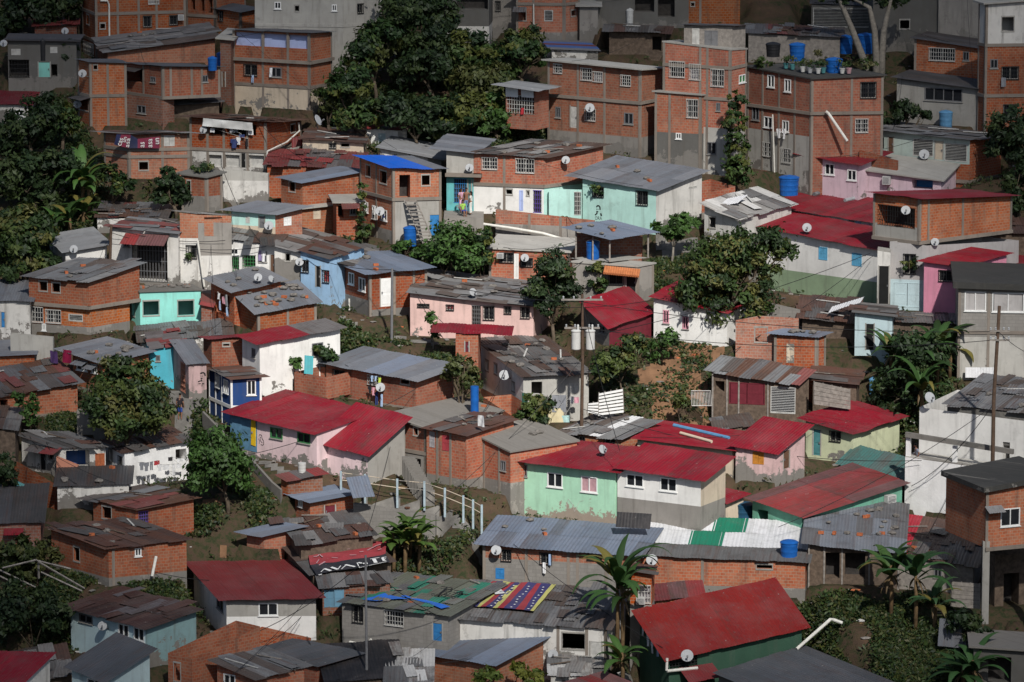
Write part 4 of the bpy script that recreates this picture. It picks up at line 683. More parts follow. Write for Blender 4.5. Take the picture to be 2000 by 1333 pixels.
H('redcorner', P_, 'house under a dark red roof in the lower left corner', (-70, 1328, 44, 1331, 97, 1280, 1385, 4, 60), wall='whitedirty', roof='red', ov=.25, d='red roof in the lower left corner')
H('oldcorner', 'tin_shed', 'low shed with dark debris covered roof beside the red corner roof', (40, 1334, 140, 1318, 0, 0, 1372, -12), D=4, rise=.8, wall='wood', roof='old', ov=.2)
H('bigred', P_, 'white and grey house under a large flat brick red roof', (378, 1102, 443, 1172, 617, 1168, 1250, 74, 2), wall='white', wallB='cement', bandsB=[(1205, 'white')], roof='brickred', ov=.45, win=[('B', 505, 1178, 543, 1203, 'w'), ('A', 384, 1112, 394, 1134, 'w'), ('A', 424, 1160, 436, 1192, 'k')], rows=1, d='large brick red roof')
H('raw', B, 'unroofed raw brick walls in front of the brick red roofed house', (328, 1276, 376, 1288, 508, 1224, 1368, 36, 46), roof='none', win=[('A', 340, 1296, 352, 1330, 'o'), ('B', 382, 1248, 402, 1274, 'o'), ('B', 462, 1236, 482, 1262, 'w')], d='unroofed brick walls')
H('rawright', 'brick_wall', 'stepped raw brick wall below the grey and white gable', (508, 1226, 604, 1248, 0, 0, 1300, 24), D=.25, rise=0, roof='none', cat='wall')
H('greyflat', B, 'brick house with dark grey sheet roof at the bottom', (500, 1274, 618, 1299, 696, 1277, 1350, 28, 38), roof='greydark', ov=.35, d='dark grey sheet roof at the bottom')
H('greypatchlow', B, 'brick house with weathered grey and rusty roof at the bottom edge', (424, 1292, 500, 1324, 594, 1302, 1395, 36, 24), roof='greyold', ov=.35, win=[('A', 437, 1313, 460, 1338, 'w')], d='weathered roof at the bottom edge')
H('smallblue', B, 'small brick house with maroon door under overlapping blue grey sheets', (576, 970, 606, 981, 690, 966, 1022, 55, 22), roof='bluegrey', ov=.35, ovL=.8, jag=.08, win=[('B', 634, 988, 655, 1012, 'd:maroon'), ('A', 583, 978, 591, 990, 'w')], d='small brick house with maroon door', pad=1)
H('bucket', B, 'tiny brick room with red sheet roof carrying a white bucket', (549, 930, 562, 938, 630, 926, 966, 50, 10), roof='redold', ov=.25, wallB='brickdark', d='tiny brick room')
H('tinlow', 'tin_shed', 'low brick shed under loose blue grey sheets beside the brick red roof', (482, 1040, 516, 1046, 584, 1030, 1068, 40, 18), roof='bluegrey', ov=.4, jag=.12, wall='brick', d='loose blue grey sheets')
H('patchwide', 'tin_shed', 'wide shed of patched grey and rusty sheets above the black lettered tarp', (588, 1066, 728, 1046, 0, 0, 1086, -16), wall='wood', roof='old', ov=.25, stones=4, d='wide patched shed', D=5, rise=0.45)
H('avante', 'tin_shed', 'shed whose roof is covered with a red and black lettered tarp', (612, 1124, 764, 1098, 0, 0, 1156, -20), wall='wood', roof='old', ov=.25, d='shed with lettered tarp', D=5, rise=0.5)
H('bluelow', S_, 'shack with steel blue wall panel under rusty sheets', (630, 1150, 762, 1140, 0, 0, 1194, -8), wall='brickdark', roof='old', ov=.2, win=[('A', 633, 1150, 672, 1186, 'b:steelblue')], d='shack with blue panel', D=2, rise=0.25)
H('blockgreen', C_, 'grey block house with blue door under patched green and grey sheets', (668, 1178, 875, 1203, 0, 0, 1292, 28), wall='block', roof='greenmix', ov=.25, win=[('A', 689, 1183, 709, 1216, 'gd'), ('A', 752, 1194, 788, 1222, 'g'), ('A', 845, 1218, 864, 1252, 'd:bluedoor')], stones=6, d='grey block house with blue door', D=6.5, rise=0.4)
H('flaghouse', P_, 'stained white house with metal door under a roof covered by a flag banner', (886, 1208, 1184, 1230, 0, 0, 1302, 12), wall='whitedirty', roof='greyold', ov=.25, frame=1, colsA=(1090, 1146), win=[('A', 1098, 1238, 1142, 1268, 'o'), ('A', 1152, 1254, 1176, 1300, 'd:whitedull')], d='flag roofed house', D=6, rise=0.8)
H('bluetin', B, 'plain brick house with clean blue grey tin roof at the bottom', (824, 1274, 965, 1297, 1070, 1241, 1368, 36, 46), roof='bluegrey', ov=.35, d='plain brick house with blue grey roof')
H('tarproof', 'tin_shed', 'low roof covered with black plastic and white stones at the bottom edge', (640, 1332, 792, 1322, 0, 0, 1372, -8), D=5, rise=.85, wall='wood', roof='tarp', ov=.2, d='black plastic roof')
H('whitebottom', 'tin_shed', 'low shed with whitish flaking roof at the bottom edge', (755, 1338, 840, 1336, 0, 0, 1375, 0), D=5, rise=.7, wall='whitedirty', roof='whiteold', ov=.2)
H('longbrick', B, 'long brick house with concrete base and barred windows under a ribbed grey roof', (943, 1062, 1243, 1086, 0, 0, 1152, 14), roof='bluegrey', rows=2, ov=.4, frame=1, colsA=(1028, 1110, 1128, 1184), bands=[(1106, 'block')], win=[('A', 979, 1074, 998, 1096, 'gd'), ('A', 1055, 1081, 1077, 1102, 'gd'), ('A', 1147, 1080, 1168, 1094, 'gd'), ('A', 968, 1110, 985, 1131, 'b:bluedoor')], stones=4, d='long brick house with ribbed roof', D=5, rise=0.5)
H('whitegreen', B, 'long brick house under white corrugated sheets with green strips', (1230, 1084, 1572, 1098, 0, 0, 1164, 8), D=6, rise=1.0, roof='whitecorr', jag=.05, wid=.6, split=lambda a, b, c: ((.105, .105, .105), .7) if b < .3 else (((.012, .17, .10), .1) if .55 < a+.25*b < .72 else c), rows=3, ov=.25, colsA=(1372,), bands=[(1150, 'concrete')], win=[('A', 1478, 1104, 1508, 1111, 'o')], d='white corrugated roof')
H('cagebox', B, '', (1231, 1116, 1272, 1122, 0, 0, 1270, 8), of='whitegreen', ext=2, D=1.6, rise=0, roof='rust', ov=.3, bands=[(1182, 'concrete')], win=[('A', 1247, 1144, 1270, 1178, 'g')])
H('hugered', P_, 'dark green house under a huge bright red tin roof at the lower right', (1250, 1198, 1306, 1284, 1566, 1224, 1380, 68, 30), wall='darkgreen', roof='redsun', ov=.35, win=[('B', 1308, 1282, 1362, 1304, 'rb')], d='huge red roof', pad=1)
H('greybottom', C_, 'house under a large dark grey sheet roof at the bottom right', (1404, 1316, 1600, 1398, 1765, 1345, 1450, 48, 42), wall='concretedark', roof='greydark', ov=.2, d='large grey roof at the bottom right')
H('stoneshack', S_, 'open board shack with stone weighted zinc roof on the slope', (1578, 1062, 1756, 1080, 0, 0, 1142, 6), D=8, rise=1.1, wall='wood', roof=[((.14, .15, .17), .35), ((.17, .185, .21), .3), ((.12, .12, .125), .6)], jag=.12, rows=3, ov=.35, stones=22, win=[('A', 1612, 1078, 1640, 1130, 'r'), ('A', 1650, 1080, 1690, 1130, 'r')], posts=[(1580, 'A'), (1610, 'A'), (1645, 'A'), (1698, 'A'), (1755, 'A')], d='stone weighted zinc roof', pad=1)
H('redstripe', S_, 'weathered white board shack under rusty sheets with one red stripe', (1752, 1086, 1900, 1106, 0, 0, 1156, 12), D=7, rise=.85, wall='woodgrey', roof='rust', ov=.3, split=lambda a, b, c: ((.36, .014, .03), .1) if .78 < a < .95 else c, fall='A', rows=2, win=[('A', 1824, 1108, 1840, 1128, 'k')], stones=4, d='rusty roof with red stripe', pad=1)
H('maroonlow', 'tin_shed', 'low shed under maroon sheets at the bottom edge beside the alley', (1084, 1342, 1150, 1368, 1246, 1342, 1405, 38, 40), wall='wood', roof='redfaded', ov=.2)
H('palelow', 'tin_shed', 'low shed with pale stained sheets below the stained white house', (1076, 1320, 1180, 1322, 0, 0, 1352, 0), D=3.2, rise=.55, wall='whitedirty', roof='whiteold', ov=.2)

# walls and small sheds that fill the gaps
H('leftpar', 'garden_wall', 'stained brick parapet sloping down at the left beside coloured boards', (28, 903, 112, 953, 0, 0, 990, 44), D=.25, rise=0, roof='none', cat='wall')
H('beigewall', 'retaining_wall', 'beige block retaining wall below the two storey brick house', (20, 652, 104, 660, 0, 0, 712, 6), D=.4, rise=0, wall='concretelight', roof='none', cat='wall')
H('fenceshed', 'tin_shed', 'tumbledown board shed right of the tall board shack', (1588, 742, 1672, 752, 0, 0, 806, 8), D=3, rise=.25, wall='wood', roof='rust', ov=.3, win=[('A', 1600, 758, 1622, 796, 'r')])
H('tealshed', 'tin_shed', 'low shed covered with dull teal sheets behind the broad faded red roof', (1640, 908, 1762, 944, 0, 0, 966, 30), D=2.6, rise=.7, wall='wood', roof=[((.05, .13, .12), .6), ((.07, .11, .105), .7)], ov=.2, jag=.1)
H('walkwall', 'retaining_wall', 'concrete retaining wall below the railed walkway', (690, 984, 850, 1008, 0, 0, 1052, 12), D=.4, rise=0, wall='block', roof='none', cat='wall')
H('redbit', 'tin_shed', 'small faded red lean-to roof behind the huge red roof', (1282, 1172, 1372, 1166, 0, 0, 1192, -4), D=2, rise=.4, wall='brick', roof='redfaded', ov=.2)

H('lowslab', C_, 'dark concrete slab room at the lower right corner', (1902, 1264, 2020, 1272, 0, 0, 1345, 4), D=4, rise=0, wall='concretedark', roof='slab', slabm='concrete', ov=.3, win=[('A', 1930, 1284, 1975, 1335, 'r')])
H('woodruin', S_, 'half hidden board hut among the trees of the wood', (772, 126, 834, 118, 0, 0, 162, -6), D=3, rise=.3, wall='wood', roof='old', ov=.3)
H('midshed', 'tin_shed', 'low lean-to with grey sheets between the turquoise house and the blue house', (393, 596, 414, 600, 0, 0, 640, 4), D=3, rise=.4, wall='brickdark', roof='redold', ov=.2)
H('alleyshed', 'tin_shed', 'patched lean-to roof left of the white house by the big mango tree', (-20, 838, 30, 842, 0, 0, 880, 0), D=4, rise=.6, wall='wood', roof='old', ov=.2)
H('gullyshed', 'tin_shed', 'dark lean-to beside the fallen brick house in the dirt slope', (1404, 842, 1470, 832, 0, 0, 862, -8), D=2, rise=.3, wall='wood', roof='greyold', ov=.2)
H('rightbrick', 'brick_wall', 'stepped brick wall beside the foot of the big white house', (1902, 976, 1936, 966, 0, 0, 1020, -10), D=.3, rise=0, roof='none', cat='wall')
H('yardwall', 'garden_wall', 'grey wall and dark doorway under the mango tree at the left', (150, 800, 205, 812, 0, 0, 846, 10), D=.3, rise=0, wall='concrete', roof='none', cat='wall')

resolve()
# ------------------------------------------------------------------ ground: one sheet, terraced under the houses
def axis(lo, hi, step, far, n):
    c = list(np.arange(lo, hi+1e-6, step)); a = [hi+(far-hi)*(i/n)**2 for i in range(1, n+1)]; b = [lo-(far+lo)*(i/n)**2 for i in range(n, 0, -1)]
    return np.array(b+c+a)
GX = axis(-42, 42, .4, 900, 22); GY = np.concatenate([np.array([-420, -380, -340, -310, -291, -270, -250, -220, -190, -160, -130, -110, -95, -80, -70, -62, -59]), np.arange(-56, 66, .4), np.array([67, 69, 72, 80, 92, 110, 140, 190, 260, 360, 520, 900])])
MX, MY = np.meshgrid(GX, GY)
def hill(x, y):
    z = np.where(y > -62, SLOPE*y, 0)
    zv = np.interp(y, [-420, -340, -291, -230, -150, -110, -80, -62], [78, 66, CAM[2]-6, 6, -44, -48, -42, SLOPE*-62]); z = np.where(y > -62, z, zv)
    top = SLOPE*70+np.maximum(0, y-70)*.34; z = np.where(y > 70, top, z)
    return z
MZ = hill(MX, MY); rs = np.random.RandomState(3)
def vnoise(x, y, sc, seed):
    r = np.random.RandomState(seed); G = r.rand(64, 64)*2-1; u, v = x/sc, y/sc; i, j = np.floor(u).astype(int), np.floor(v).astype(int); f, g = u-i, v-j
    f, g = f*f*(3-2*f), g*g*(3-2*g); a = lambda p, q: G[p % 64, q % 64]
    return (a(i, j)*(1-f)+a(i+1, j)*f)*(1-g)+(a(i, j+1)*(1-f)+a(i+1, j+1)*f)*g
inner = (np.abs(MX) < 60) & (MY > -57) & (MY < 66)
MZ = MZ-np.where(inner, .6, 0)+(vnoise(MX, MY, 3.1, 1)*.25+vnoise(MX, MY, 1.1, 2)*.12)*np.where(MY < -200, .3, 1)
MZ += np.where(~inner & (MY > 66), vnoise(MX, MY, 60, 5)*8, 0)
def inpoly(x, y, P):
    c = np.zeros(x.shape, bool); n = len(P)
    for i in range(n):
        x1, y1 = P[i]; x2, y2 = P[(i+1) % n]
        k = ((y1 > y) != (y2 > y)); xi = (x2-x1)*(y-y1)/((y2-y1) if y2 != y1 else 1e-9)+x1; c ^= k & (x < xi)
    return c
def pdist(x, y, P):
    d = np.full(x.shape, 1e9); n = len(P)
    for i in range(n):
        a, b = np.array(P[i]), np.array(P[(i+1) % n]); e = b-a; t = np.clip(((x-a[0])*e[0]+(y-a[1])*e[1])/(e.dot(e)+1e-9), 0, 1)
        d = np.minimum(d, np.hypot(x-a[0]-t*e[0], y-a[1]-t*e[1]))
    return np.where(inpoly(x, y, P), 0, d)
HOUSED = np.zeros(MX.shape, bool)
for P, zb, pad in FOOT:
    b = P.min(0)-6, P.max(0)+6; jj = np.where((GX > b[0][0]) & (GX < b[1][0]))[0]; ii = np.where((GY > b[0][1]) & (GY < b[1][1]))[0]
    if not len(ii) or not len(jj): continue
    sl_ = np.ix_(ii, jj); d = pdist(MX[sl_], MY[sl_], P)
    MZ[sl_] = np.minimum(MZ[sl_], zb-.06+np.maximum(0, d-.5)*1.7); HOUSED[sl_] |= d < .15
for P, zb, pad in FOOT:                       # keep the bank in front of every wall below its foot
    x0, x1, ym = P[:, 0].min()-.3, P[:, 0].max()+.3, P[:, 1].min(); jj = np.where((GX > x0) & (GX < x1))[0]; ii = np.where((GY > ym-16) & (GY < P[:, 1].max()))[0]
    if not len(ii) or not len(jj): continue
    sl_ = np.ix_(ii, jj); X_, Y_ = MX[sl_], MY[sl_]; yf = np.full(X_.shape, 1e9)
    for q in range(4):
        a, b = P[q], P[(q+1) % 4]
        if abs(b[0]-a[0]) < 1e-6: continue
        t = (X_-a[0])/(b[0]-a[0]); yf = np.where((t > -.15) & (t < 1.15), np.minimum(yf, a[1]+(b[1]-a[1])*np.clip(t, 0, 1)), yf)
    g = (CAM[2]-zb)/(ym-CAM[1]); fr = (Y_ < yf) & (yf < 1e8) & ~HOUSED[sl_]; MZ[sl_] = np.where(fr, np.minimum(MZ[sl_], zb-.12+(yf-Y_)*g*.85), MZ[sl_])
for P, zb, pad in FOOT:
    b = P.min(0)-4, P.max(0)+4; jj = np.where((GX > b[0][0]) & (GX < b[1][0]))[0]; ii = np.where((GY > b[0][1]) & (GY < b[1][1]))[0]
    if not len(ii) or not len(jj): continue
    sl_ = np.ix_(ii, jj); d = pdist(MX[sl_], MY[sl_], P); MZ[sl_] = np.where(HOUSED[sl_], MZ[sl_], np.maximum(MZ[sl_], np.where(d < (2.6 if pad else .5), zb-.1-np.maximum(0, d-.6)*1.0, -99)))
for P, zb, pad in FOOT:                       # and once more after the filling
    x0, x1, ym = P[:, 0].min()-.3, P[:, 0].max()+.3, P[:, 1].min(); jj = np.where((GX > x0) & (GX < x1))[0]; ii = np.where((GY > ym-16) & (GY < P[:, 1].max()))[0]
    if not len(ii) or not len(jj): continue
    sl_ = np.ix_(ii, jj); X_, Y_ = MX[sl_], MY[sl_]; yf = np.full(X_.shape, 1e9)
    for q in range(4):
        a, b = P[q], P[(q+1) % 4]
        if abs(b[0]-a[0]) < 1e-6: continue
        t = (X_-a[0])/(b[0]-a[0]); yf = np.where((t > -.15) & (t < 1.15), np.minimum(yf, a[1]+(b[1]-a[1])*np.clip(t, 0, 1)), yf)
    g = (CAM[2]-zb)/(ym-CAM[1]); fr = (Y_ < yf) & (yf < 1e8) & ~HOUSED[sl_]; MZ[sl_] = np.where(fr, np.minimum(MZ[sl_], zb-.12+(yf-Y_)*g*.85), MZ[sl_])
def T(x, y):
    i = np.clip(np.searchsorted(GX, x)-1, 0, len(GX)-2); j = np.clip(np.searchsorted(GY, y)-1, 0, len(GY)-2)
    f = (x-GX[i])/(GX[i+1]-GX[i]); g = (y-GY[j])/(GY[j+1]-GY[j])
    return (MZ[j, i]*(1-f)+MZ[j, i+1]*f)*(1-g)+(MZ[j+1, i]*(1-f)+MZ[j+1, i+1]*f)*g
def housed(x, y):
    i = np.clip(np.searchsorted(GX, x)-1, 0, len(GX)-2); j = np.clip(np.searchsorted(GY, y)-1, 0, len(GY)-2); return HOUSED[j, i] or HOUSED[j, i+1] or HOUSED[j+1, i]
def G(u, v):
    p = gp(u, v); return np.array([p[0], p[1], T(p[0], p[1])])
def gmat():
    m, nt, b = newmat('soil'); uv, pos = coords(nt)
    n1, n2, n3 = noise(nt, pos, .25, 6, .65), noise(nt, pos, 2.5, 6, .7), noise(nt, pos, .9, 5, .6)
    dirt = mixc(nt, ramp(nt, n2, .3, .75), (.115, .068, .04), (.04, .028, .02))
    grass = mixc(nt, n3, (.018, .028, .009), (.032, .038, .014))
    nt.links.new(mixc(nt, ramp(nt, n1, .36, .5), dirt, mixc(nt, ramp(nt, n2, .42, .6), grass, dirt)), b.inputs['Base Color']); bump(nt, b, n2, .8, .1); MATS['soil'] = m
gmat()
def gridmesh(name, mask=None, lift=0., m='soil', kind='structure', label=None):
    ny, nx = MX.shape; idx = -np.ones((ny, nx), int); F = []
    if mask is None: mask = np.ones((ny, nx), bool)
    q = mask[:-1, :-1] & mask[1:, :-1] & mask[:-1, 1:] & mask[1:, 1:]; jj, ii = np.where(q)
    use = np.zeros((ny, nx), bool)
    for a, b in ((0, 0), (1, 0), (0, 1), (1, 1)): use[jj+a, ii+b] = True
    idx[use] = np.arange(use.sum()); V = np.stack([MX[use], MY[use], MZ[use]+lift], 1)
    F = np.stack([idx[jj, ii], idx[jj, ii+1], idx[jj+1, ii+1], idx[jj+1, ii]], 1)
    me = bpy.data.meshes.new(name); me.from_pydata(V.tolist(), [], F.tolist()); me.materials.append(MATS[m]); me.polygons.foreach_set('use_smooth', [True]*len(F)); me.update()
    o = bpy.data.objects.new(name, me); COL.objects.link(o); return tag(o, label, None, None, kind)
gridmesh('ground')
PATHS = [[(1150//3.808, 660+265//3.808), (352, 733), (402, 772), (480, 845), (512, 880), (620, 930), (640, 960), (560, 935), (470, 880), (440, 850), (385, 800), (340, 800), (330, 770), (300, 740)],
         [(610, 568), (640, 590), (700, 610), (726, 625), (712, 634), (660, 610), (620, 592)], [(770, 637), (900, 655), (890, 668), (760, 650)], [(560, 905), (640, 928), (720, 945), (800, 955), (880, 970), (945, 1008), (965, 1040), (935, 1045), (880, 1010), (800, 988), (690, 985), (640, 985), (600, 955)], [(862, 415), (940, 412), (960, 425), (880, 432)], [(1190, 1290), (1260, 1240), (1290, 1300), (1260, 1340), (1200, 1340)], [(1275, 455), (1370, 450), (1370, 480), (1290, 490)]]
pm = np.zeros(MX.shape, bool)
for P in PATHS:
    Q = [gp(u, v)[:2] for u, v in P]; pm |= inpoly(MX, MY, Q)
gridmesh('path', pm, .05, 'pathcement')

em = np.zeros(MX.shape, bool)
for P in [[(1240, 690), (1330, 650), (1420, 680), (1400, 790), (1330, 830), (1250, 790)], [(790, 1060), (880, 1030), (935, 1050), (925, 1120), (850, 1130), (780, 1110)], [(380, 960), (440, 950), (480, 990), (430, 1030)], [(640, 640), (700, 630), (740, 660), (660, 670)], [(1600, 680), (1680, 700), (1660, 740), (1590, 720)]]:
    em |= inpoly(MX, MY, [gp(u, v)[:2] for u, v in P]) & (vnoise(MX, MY, 1.6, 12) > -.35)
gridmesh('dirt_slope', em, .04, 'earth0')
# ------------------------------------------------------------------ vegetation
NR = np.random.RandomState(11)
GREENS = dict(mango=[(.024, .044, .013), (.036, .062, .016), (.06, .08, .022), (.02, .036, .013), (.085, .085, .024)], bright=[(.04, .085, .018), (.05, .10, .025), (.03, .06, .015)], dark=[(.016, .03, .011), (.022, .04, .014), (.014, .026, .011), (.033, .05, .016)],
              olive=[(.05, .06, .018), (.065, .07, .022), (.035, .05, .015)], forest=[(.075, .085, .02), (.02, .042, .013), (.03, .058, .016), (.045, .075, .02), (.016, .032, .012), (.06, .07, .02)], grass=[(.045, .075, .02), (.06, .085, .028), (.035, .055, .018), (.09, .085, .035)],
              yellow=[(.11, .12, .02), (.07, .10, .02)])
def leafmesh(name, Pt, Nn, L, W, Cc, parent=None):
    n = len(Pt); a = NR.randn(n, 3); t = a-Nn*(a*Nn).sum(1, keepdims=True); t /= np.linalg.norm(t, axis=1, keepdims=True)+1e-9
    t[:, 2] -= .35; t /= np.linalg.norm(t, axis=1, keepdims=True); b = np.cross(Nn, t); b /= np.linalg.norm(b, axis=1, keepdims=True)+1e-9
    L, W = L[:, None], W[:, None]
    V = np.empty((n, 4, 3)); V[:, 0] = Pt-t*L*.5; V[:, 1] = Pt+b*W*.5; V[:, 2] = Pt+t*L*.5-Nn*L*.12; V[:, 3] = Pt-b*W*.5
    me = bpy.data.meshes.new(name); me.vertices.add(n*4); me.vertices.foreach_set('co', V.reshape(-1)); me.loops.add(n*4); me.loops.foreach_set('vertex_index', np.arange(n*4)); me.polygons.add(n); me.polygons.foreach_set('loop_start', np.arange(n)*4); me.polygons.foreach_set('loop_total', np.full(n, 4))
    me.materials.append(MATS['leaf']); ca = me.color_attributes.new('Col', 'FLOAT_COLOR', 'POINT'); cc = np.repeat(np.c_[Cc, np.ones(n)], 4, 0); ca.data.foreach_set('color', cc.reshape(-1)); me.update(); me.validate()
    o = bpy.data.objects.new(name, me); COL.objects.link(o)
    if parent is not None: o.parent = parent; o.matrix_parent_inverse = Matrix.Translation(-parent.location)
    return o
def crown_points(blobs, pal, leaf, dens, gap=.25):
    PT, NN, LL, CC = [], [], [], []
    for c, r in blobs:
        area = 4*math.pi*((r[0]*r[1])**1.6/3+(r[0]*r[2])**1.6/3+(r[1]*r[2])**1.6/3)**(1/1.6); K = max(8, int(area/(.9 if r[0] > 1 else .35)))
        d = NR.randn(K, 3); d /= np.linalg.norm(d, axis=1, keepdims=True); d = d[d[:, 2] > -.75]; K = len(d)
        cr = NR.uniform(.5, 1.04, K)[:, None]; cc = c+d*r*cr; cs = NR.uniform(.36, .72, K)*min(1., max(.35, r.min()/1.6)); cp = NR.randint(0, len(pal), K)
        keep = NR.rand(K) > gap*.5
        n = int(area*dens); k = NR.choice(np.where(keep)[0], n); q = NR.randn(n, 3)*cs[k][:, None]*.62; q[:, 2] *= .7
        p = cc[k]+q; nn = d[k]*.5+q/(np.linalg.norm(q, axis=1, keepdims=True)+1e-6)*.5+NR.randn(n, 3)*.38+np.array([0, 0, .35]); nn /= np.linalg.norm(nn, axis=1, keepdims=True)
        col = np.array(pal)[cp[k]]*1.2*NR.uniform(.7, 1.35, n)[:, None]*(1+.12*NR.randn(n, 1).clip(-1, 1)); PT.append(p); NN.append(nn); LL.append(NR.uniform(.75, 1.3, n)*leaf); CC.append(col.clip(.004, 1))
    return np.concatenate(PT), np.concatenate(NN), np.concatenate(LL), np.concatenate(CC)
def tree(name, label, u, vb, blobs, pal='mango', leaf=.34, dens=55, group=None, trunk='bark', tr=.16, cat='tree', gap=.25, back=0., lw=.5):
    base = gp(u, vb); base[1] += back; base[2] = T(base[0], base[1]); y = gp(u, vb)[1]+back
    root = empty(name, base, label, cat, group); B_ = []
    for bu, bv, ru, rv in blobs:
        c = aty(bu, bv, y); s = np.linalg.norm(c-CAM)/FPX; c[1] += NR.uniform(-.3, .3); B_.append((c, np.array([ru*s, .85*ru*s, rv*s])))
    P, Nn, L, C = crown_points(B_, GREENS[pal], leaf, dens, gap); leafmesh('crown', P, Nn, L, L*lw, C, root)
    mb = MB(); top = np.mean([b[0] for b in B_], 0)
    fork = base+(top-base)*.45; mb.tube([base-np.array([0, 0, .4]), base+(fork-base)*.5+np.array([.06, 0, 0]), fork], [tr, tr*.8, tr*.62], trunk, 8)
    for c, r in B_:
        m_ = fork+(c-fork)*.55+NR.uniform(-.2, .2, 3); mb.tube([fork-(fork-base)*.05, m_, c+r*np.array([.1, 0, .35])], [tr*.55, tr*.35, tr*.12], trunk, 6)
        for k in range(4):
            e = c+r*NR.uniform(-.75, .75, 3); mb.tube([m_, (m_+e)/2+NR.uniform(-.15, .15, 3), e], [tr*.3, tr*.18, tr*.06], trunk, 5)
    mb.build('trunk', root, True); return root
def leafblade(mb, base, az, el, Ln, W, droop, col, seg=9, torn=.25):
    p = np.array(base, float); d = np.array([math.cos(az)*math.cos(el), math.sin(az)*math.cos(el), math.sin(el)]); side = np.array([-math.sin(az), math.cos(az), 0]); vs, cs = [], []
    for i in range(seg+1):
        t = i/seg; w = W*(.12+.88*math.sin(math.pi*min(1, (t*.93+.07))**.8))*.5 if t > .12 else W*.05
        w *= 1-torn*NR.rand(); nrm = np.cross(side, d); up = nrm*w*.22
        vs += [p-side*w+up, p.copy(), p+side*w*(1-torn*NR.rand()*.5)+up]; cs += [col, tuple(x*1.25 for x in col), col]
        p = p+d*Ln/seg; e = el-droop*(t**1.3); d = np.array([math.cos(az)*math.cos(e), math.sin(az)*math.cos(e), math.sin(e)])
    fs = []
    for i in range(seg):
        a = 3*i; fs += [(a, a+3, a+4, a+1), (a+1, a+4, a+5, a+2)]
    mb.add(vs, fs, 'leaf', [(*c, 1) for c in cs])
def banana(label, stems, group=None, name='banana_plant', col=(.04, .085, .02)):
    u, vb = stems[0][:2]; b0 = G(u, vb); root = empty(name, b0, label, 'banana plant', group)
    for st in stems:
        u, vb, vt, n, Ln = st; y = gp(u, vb)[1]; b = aty(u, vb, y); b[2] = min(b[2], T(b[0], b[1])+.3); t = aty(u, vt, y); mb = MB()
        mb.tube([b-np.array([0, 0, .5]), (b+t)/2+np.array([.05, 0, 0]), t], [.14, .12, .07], 'dryleaf', 8); mb.build('stem', root, True)
        n = int(n*1.35)
        for k in range(n):
            mb = MB(); az = 2*math.pi*k/n+NR.uniform(-.4, .4); cc = tuple(np.array(col)*NR.uniform(.6, 1.5)) if NR.rand() > .1 else (.14, .12, .03)
            leafblade(mb, t-np.array([0, 0, .1+.07*k]), az, NR.uniform(.5, 1.35), Ln*1.3*NR.uniform(.75, 1.15), .66*NR.uniform(.8, 1.2), NR.uniform(1.3, 2.6), cc, 11); mb.build('leaf', root, True)
        for k in range(4):
            mb = MB(); leafblade(mb, t-np.array([0, 0, .5]), NR.uniform(0, 6.28), -.6, Ln*.55, .2, 1., (.12, .08, .04)); mb.build('dry_leaf', root)
    return root
# woods above the middle
W1 = 'trees of the wood above the houses'
for lab, u, vb, bl, pal in [
    ('tall dark tree at the very top of the middle wood', 830, 150, [(800, 20, 60, 60), (858, 40, 48, 55), (770, 70, 45, 45)], 'dark'),
    ('round leafy mango tree touching the grey tower wall', 735, 190, [(722, 95, 42, 48), (705, 120, 30, 35), (752, 75, 38, 40)], 'forest'),
    ('dark tree behind the red rusty pole in the wood', 850, 190, [(838, 110, 55, 55), (800, 130, 40, 40)], 'dark'),
    ('bright leafed tree below the brick parapet balcony', 925, 170, [(918, 95, 40, 42), (890, 120, 42, 40), (950, 110, 35, 40)], 'forest'),
    ('broad light green tree at the right end of the wood', 1020, 175, [(1005, 95, 38, 45), (1035, 85, 30, 32), (985, 130, 38, 36), (1045, 112, 24, 28)], 'forest'),
    ('olive green tree under the balcony at the wood edge', 960, 205, [(952, 160, 45, 40), (915, 165, 35, 32), (985, 175, 28, 30)], 'olive'),
    ('leafy bush tree left of the little ruin in the wood', 700, 235, [(690, 165, 42, 34), (655, 175, 26, 28)], 'forest'),
    ('dark bush hanging over the slope above the white small house', 820, 270, [(800, 225, 52, 36), (760, 215, 36, 34), (845, 230, 36, 40)], 'dark'),
    ('dense bush in the middle of the wooded slope', 905, 260, [(890, 215, 45, 38), (930, 220, 38, 36), (870, 250, 30, 28)], 'forest'),
    ('bush beside the caged brick balcony', 970, 262, [(962, 215, 28, 34), (985, 235, 22, 30), (950, 245, 30, 24)], 'bright'),
    ('yellow green bush beside the balcony house corner', 640, 225, [(635, 190, 22, 24), (650, 205, 20, 20)], 'olive'),
    ('low dark bush at the foot of the wood above the cream low house', 725, 260, [(715, 225, 38, 28), (680, 235, 28, 24)], 'forest')]:
    tree('wood_tree', lab, u, vb, bl, pal, group=W1, leaf=.38, dens=70)
W2 = 'trees of the wood at the left edge'
